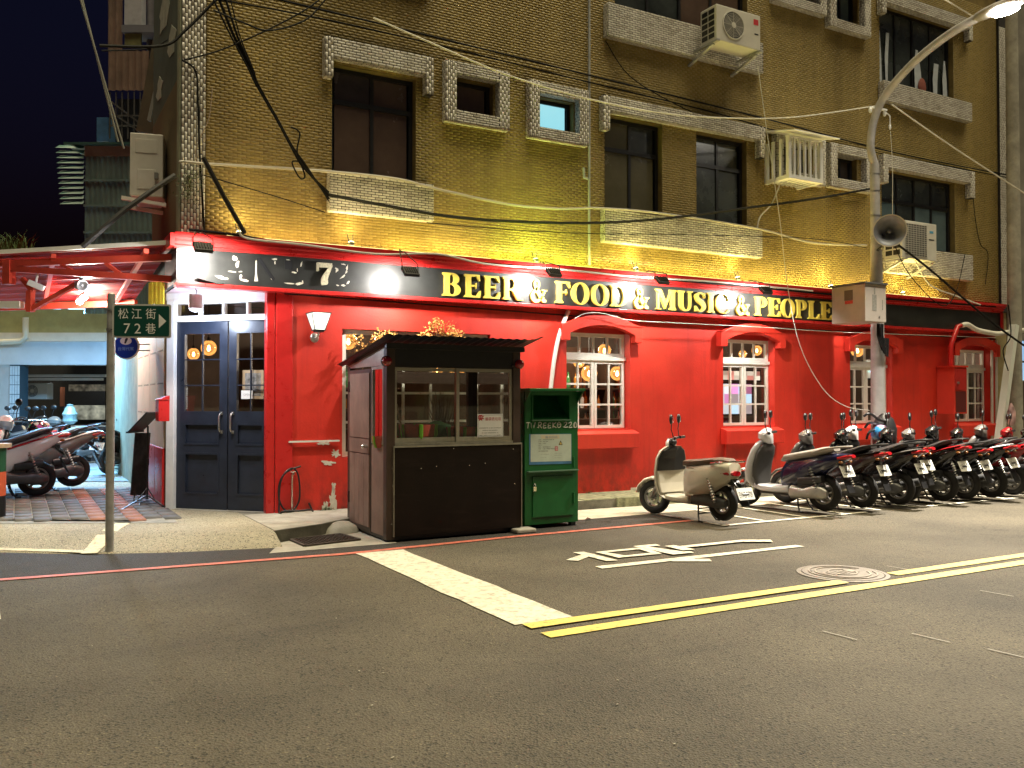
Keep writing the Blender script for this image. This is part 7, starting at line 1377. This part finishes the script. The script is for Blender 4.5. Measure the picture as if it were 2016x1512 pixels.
    for sg in (-1, 1):
        obj('grip', MB().cyl((hx - .055, .225 * sg, hz + .034), (hx - .09, .35 * sg, hz + .036), .019), BLACKPL, t, True); obj('brake_lever', MB().tube([(hx - .02, .16 * sg, hz + .03), (hx + .02, .25 * sg, hz + .035), (hx - .02, .34 * sg, hz + .035)], .007, 6), STEEL, t, True)
        if mir:
            m0 = Vector((hx - .045, .20 * sg, hz + .05)); m1 = m0 + Vector((.01, .07 * sg, .19)); mi = obj('mirror', MB().tube([m0, m0 + Vector((.02, .04 * sg, .10)), m1], .007, 6).ell(m1 + Vector((.005, 0, .04)), (.026, .070, .055) if not classic else (.024, .066, .066), 14, 8), BLACKPL, t, True, smooth=True); obj('mirror_glass', MB().lathe(m1 + Vector((-.016, 0, .04)), (-1, 0, 0), [(.046, 0), (.044, .003), (.001, .0035)], 14), MIRR, mi, True)
    # rear mudguard, number plate, shock absorbers, stand
    zp = .56 if not classic else .40; xp = -.86 if not classic else -.90
    obj('rear_mudguard', MB().cbox((xp + .07, 0, zp + .07), (-.75, 0, -.66), (0, 1, 0), (.66, 0, -.75), .13, .055, .012).cbox((xp - .03 + .03 * classic, 0, zp - .16 + .06 * classic), (-.42, 0, -.9), (0, 1, 0), (.9, 0, -.42), .12 - .06 * classic, .07, .008).bar((-.62, 0, zp + .12), (xp + .02, 0, zp + .09), .06, .05), BLACKPL, t, True, bevel=.006)
    Tp = basis((xp - .022, 0, zp), (0, -1, 0), (.42, 0, .91)); 
    p_ = obj('number_plate', MB(Tp).prism(rrect(.135, .075, .012), -.003, 0, PZ), PLATE, t, True)
    if plate: text('plate_number', plate, Tp @ Matrix.Translation((0, -.012, 0)), .225, .075, PINK_, p_, .0012, local=True)
    else:
        mb = MB(Tp); rr = random.Random(hash(label) % 97)
        for q in range(7):
            x = -.105 + q * .033
            if q == 3: mb.quad((x + .002, -.008, .001), (x + .016, -.008, .001), (x + .016, -.002, .001), (x + .002, -.002, .001)); continue
            mb.quad((x, -.045, .001), (x + .008, -.045, .001), (x + .008, .03, .001), (x, .03, .001)); mb.quad((x + .008, rr.choice((-.045, .02)), .0012), (x + .022, -.035, .0012), (x + .022, -.022, .0012), (x + .008, rr.choice((-.03, .03)), .0012))
        obj('plate_marks', mb, PINK_, p_, True)
    mb = MB(); 
    for k in range(9): q = Vector((-.56, .155, .30)).lerp(Vector((-.46, .15, .56)), k / 8); mb.lathe(q, (.36, 0, .93), [(.024, -.009), (.030, 0), (.024, .009)], 10, False)
    mb.cyl((-.57, .155, .27), (-.45, .15, .60), .014); obj('shock_absorber', mb, SILVC if accent or classic else CASE, t, True)
    mb = MB()
    for sg in (-1, 1): mb.tube([(-.22, .08 * sg, .22), (-.26, .12 * sg, .08), (-.30, .15 * sg, .015), (-.36, .155 * sg, .012)], .011, 6)
    mb.cyl((-.255, -.115, .10), (-.255, .115, .10), .009).cyl((-.235, -.095, .16), (-.235, .095, .16), .009); obj('centre_stand', mb, BLACK, t, True)
    obj('frame', MB().box(-.50, .35, -.09, .09, .20, .235), BLACK, t, True)
    steer(t, steer_); return t
TURN = {'front_wheel': .56, 'fork': .46, 'front_mudguard': .56, 'handlebar': .31, 'grip': .31, 'brake_lever': .31, 'mirror': .31, 'handlebar_cowl': .31, 'head_light': .31, 'instrument_panel': .31}
def steer(t, deg):                             # parked with the steering lock on: bars and front wheel turned
    for ch in t.children:
        ax = TURN.get(ch.name.split('.')[0])
        if ax is not None:
            g = R(deg * (.6 if ax > .4 else 1)); ch.rotation_euler = (0, 0, g); ch.location = (ax - ax * math.cos(g), -ax * math.sin(g), 0)
PAINT = lambda n_, c, r=.22, **k: M(n_, c, r, var=.06, scale=6, coat=.5, **k)
CREAMP = PAINT('cream_scooter_paint', (.62, .58, .48), .32); SILVP = PAINT('silver_scooter_paint', (.58, .58, .60), .25); BLUEP_ = PAINT('dark_blue_scooter_paint', (.012, .013, .045), .18); BLKP = PAINT('black_scooter_paint', (.012, .011, .012), .18); BRNP = PAINT('dark_brown_scooter_paint', (.040, .018, .014), .22); REDP = PAINT('red_scooter_paint', (.32, .012, .016), .2); WHTP = PAINT('white_scooter_paint', (.76, .74, .72), .25); GRYP = PAINT('grey_scooter_paint', (.14, .13, .12), .3)
SEATB = M('brown_seat', (.095, .060, .040), .5, var=.2, scale=12, bump=.05); SEATK = M('black_seat', (.022, .019, .018), .5, var=.25, scale=12, bump=.08); SEATG = M('grey_seat', (.30, .27, .24), .55, var=.15, scale=9)
ROW = 'scooters parked along the red wall'; ARC_ = 'scooters parked under the arcade'
hd = lambda dg: R(90 + dg)
scooter('cream electric scooter with brown seat parked apart from the row', ROW, (7.02, 8.17, .004), hd(4), CREAMP, CREAMP, CREAMP, SEATB, 'EWG-9709', classic=True, s=.93, steer_=36)
def upto(x, y, dg, **k): return dict(loc=(x, y, .004), rz=hd(dg), **k)
s2 = scooter('silver fronted dark blue scooter beside the cream one', ROW, (8.68, 8.24, .004), hd(9), BLUEP_, SILVP, M('grey_inner_plastic', (.045, .042, .04), .45), SEATG, 'LLB-866', accent=None, case=SILVC, s=.98)
s3 = scooter('dark brown scooter tight behind the silver one', ROW, (9.38, 8.22, .004), hd(7), BRNP, GRYP, BLACKPL, SEATK, None, accent=BLKP, tail_up=.04)
s4 = scooter('black scooter with high tail behind the blue helmet', ROW, (10.05, 8.20, .004), hd(9), BLKP, BLKP, BLACKPL, SEATK, None, accent=GRYP, tail_up=.05)
s5 = scooter('black scooter with a dark red stripe in the middle of the row', ROW, (10.95, 8.18, .004), hd(6), BLKP, BLKP, BLACKPL, SEATK, None, accent=REDP, tail_up=.08)
def clone(src, loc, dg, label, swap=None, group=ROW, s=None):
    rq = random.Random(label); c = copy_tree(src); c.location = loc; c.rotation_euler = (R(rq.uniform(-3, 3)), 0, hd(dg + rq.uniform(-3, 3))); c['label'] = label; c['group'] = group; steer(c, rq.choice((30, 24, 34, 8, 28)))
    s = s or .95 * rq.uniform(.96, 1.05); c.scale = (s, s, s)
    if swap:
        for ch in c.children:
            nm = ch.name.split('.')[0]
            if nm in swap: ch.data = ch.data.copy(); ch.data.materials[0] = swap[nm]
    return c
bpy.context.view_layer.update()
clone(s3, (11.52, 8.22, .004), 8, 'dark scooter sixth along the row before the red cabinet', {'seat': SEATK, 'body': BLKP})
clone(s4, (11.98, 8.15, .004), 5, 'black scooter left of the farthest red tailed one', {'side_stripe': WHTP})
clone(s5, (12.6, 8.2, .004), 8, 'scooter with a bright red shield near the right edge', {'leg_shield': REDP, 'body': REDP})
clone(s3, (13.2, 8.2, .004), 6, 'dark scooter at the right edge of the photo', {'body': GRYP})
clone(s5, (13.85, 8.2, .004), 9, 'red fronted scooter beyond the rightmost dark one', {'leg_shield': REDP, 'handlebar_cowl': REDP})
clone(s4, (14.5, 8.22, .004), 7, 'farthest black scooter of the row by the leaning duct')
clone(s3, (10.5, 8.42, .004), 4, 'scooter with pale cowl half hidden nearer the wall', {'handlebar_cowl': WHTP, 'leg_shield': WHTP})
# left scooters, heading away to the left
WR = scooter('white and red scooter with a coloured helmet parked at the left', 'scooters parked by the paving', (-.30, 13.35, .135), R(187), WHTP, WHTP, BLACKPL, SEATK, None, accent=REDP, tail_up=.07, s=1.0, lift=.0)
WR2 = scooter('dark scooter behind the white and red one with its rear wheel showing', 'scooters parked by the paving', (.17, 14.10, .135), R(188), GRYP, WHTP, BLACKPL, SEATK, None, accent=WHTP, tail_up=.06, s=1.0, lift=.04)
bpy.context.view_layer.update()
def spot(px, v): q = TA @ Vector((uu(px, v), .13, -v)); return (q.x, q.y, .13)
for i, (px, v, dg, lb) in enumerate(((8, 16.2, 30, 'dark scooter with a tall mirror deep at the far left'), (62, 17.4, 80, 'dark scooter below the grey condenser under the arcade'), (98, 18.2, 95, 'scooter in the middle of the dark arcade group'), (132, 17.6, 60, 'black scooter with its tail towards the pale bag under the arcade'), (30, 18.4, 75, 'scooter half hidden behind the pillar foot'))): clone((s3, s4, s5)[i % 3], spot(px, v), dg + 60, lb, None, ARC_, .9)
clone(s4, spot(246, 15.6), -40, 'scooter rear peeping out beside the blue door post', None, ARC_)
q = spot(138, 16.6); solo('plastic_bag', MB().lathe((q[0], q[1], 1.02), (0, 0, 1), [(.06, -.06), (.13, .0), (.12, .08), (.14, .13), (.10, .20), (.09, .24), (.05, .28), (.06, .31), (.01, .32)], 9), M('pale_plastic_bag', (.16, .21, .20), .4, var=.25, scale=8), 'pale plastic bag on the black scooter seat under the arcade', 'bag', smooth=True)
# helmets
def helmet(c, r, mat, label, visor, ax=(0, -1, -.2)):
    t = thing('helmet', label, 'helmet', tuple(c)); obj('shell', MB().ell((0, 0, 0), (r, r * 1.05, r), 20, 11, -38, 90), mat, t, True, smooth=True); obj('brim', MB().lathe((0, 0, -r * .62), (0, 0, 1), [(r * .79, 0), (r * .83, .012), (r * .80, .03)], 20, False), BLACKPL, t, True)
    v_ = obj('visor', MB().ell((0, 0, 0), (r * 1.03, r * 1.08, r * .9), 20, 5, -30, 18), visor, t, True, smooth=True); return t
def MULTI(name, cols, sc):
    m = bpy.data.materials.new(name); m.use_nodes = True; n = m.node_tree.nodes; l = m.node_tree.links; b = n['Principled BSDF']; tc = n.new('ShaderNodeTexCoord'); v = n.new('ShaderNodeTexVoronoi'); v.inputs['Scale'].default_value = sc; r = n.new('ShaderNodeValToRGB'); r.color_ramp.interpolation = 'CONSTANT'
    for i, c in enumerate(cols):
        e = r.color_ramp.elements[i] if i < 2 else r.color_ramp.elements.new(.5)
        e.color = (*c, 1)
    for i in range(len(cols)): r.color_ramp.elements[i].position = .2 + .6 * i / len(cols)
    l.new(tc.outputs['Object'], v.inputs['Vector']); l.new(v.outputs['Color'], r.inputs[0]); l.new(r.outputs[0], b.inputs['Base Color']); b.inputs['Roughness'].default_value = .2; b.inputs['Coat Weight'].default_value = .6; return m
helmet(atd(78, 848, 12.1), .15, MULTI('patchwork_shell', [(.55, .52, .5), (.10, .45, .10), (.45, .10, .35), (.02, .02, .03), (.6, .35, .25)], 14), 'multicoloured patterned helmet lying on the white scooter seat', M('dark_red_visor', (.10, .008, .012), .1, coat=.5))
hb = at(1734, 854, 8.75); helmet(hb, .135, MULTI('blue_floral_shell', [(.04, .25, .50), (.03, .20, .42), (.06, .32, .58), (.35, .22, .35), (.05, .10, .2)], 11), 'blue flowered helmet hanging on a scooter handlebar by the lamp post', M('blue_visor', (.03, .16, .36), .15, coat=.5))
mb = MB(); b0 = at(1738, 835, 8.9); mb.lathe((b0.x + .10, b0.y + .05, b0.z - .42), (0, 0, 1), [(.10, 0), (.17, .10), (.18, .35), (.13, .50), (.04, .58)], 14); solo('raincoat_bundle', mb, BLACKPL, 'black raincoat bundle heaped behind the blue helmet', 'raincoat', smooth=True)
mb = MB()
for k in range(3): mb.tube([Vector(p) for p in spl([tuple(at(1700 + 3 * k, 820 + 22 * k, 8.8)), tuple(at(1712, 814 + 18 * k, 8.75)), tuple(at(1730, 826 + 10 * k, 8.8)), tuple(at(1745, 830 + 12 * k, 8.85))], 4)], .018, 7)
solo('cargo_hook', mb, BLACK, 'black bent rack tubes beside the blue helmet', 'rack', smooth=True)
# litter on the asphalt
rr = random.Random(12)
for (px, py) in ((662, 1218), (181, 1272), (967, 1268), (707, 1322), (754, 1326), (1216, 1340), (1328, 1466), (732, 1390), (1215, 1388), (773, 1493)):
    q = atz(px, py, .003); a = rr.uniform(0, 3); mb = MB().cbox((q.x, q.y, .006), (math.cos(a), math.sin(a), 0), (-math.sin(a), math.cos(a), 0), (0, 0, 1), rr.uniform(.004, .008), .003, .002); solo('litter_scrap', mb, M('pale_litter', (.36, .33, .27), .8), 'tiny pale scrap of litter on the asphalt', 'litter', 'litter scraps on the road')
q = atz(1158, 1023, .01); solo('dry_leaf', MB().add([(q.x - .05, q.y, .012), (q.x, q.y - .03, .03), (q.x + .06, q.y + .01, .012), (q.x + .01, q.y + .03, .035)], [(0, 1, 2, 3)]), M('dry_leaf_brown', (.12, .05, .03), .8), 'curled dry brown leaf on the gutter by the green bin', 'leaf')
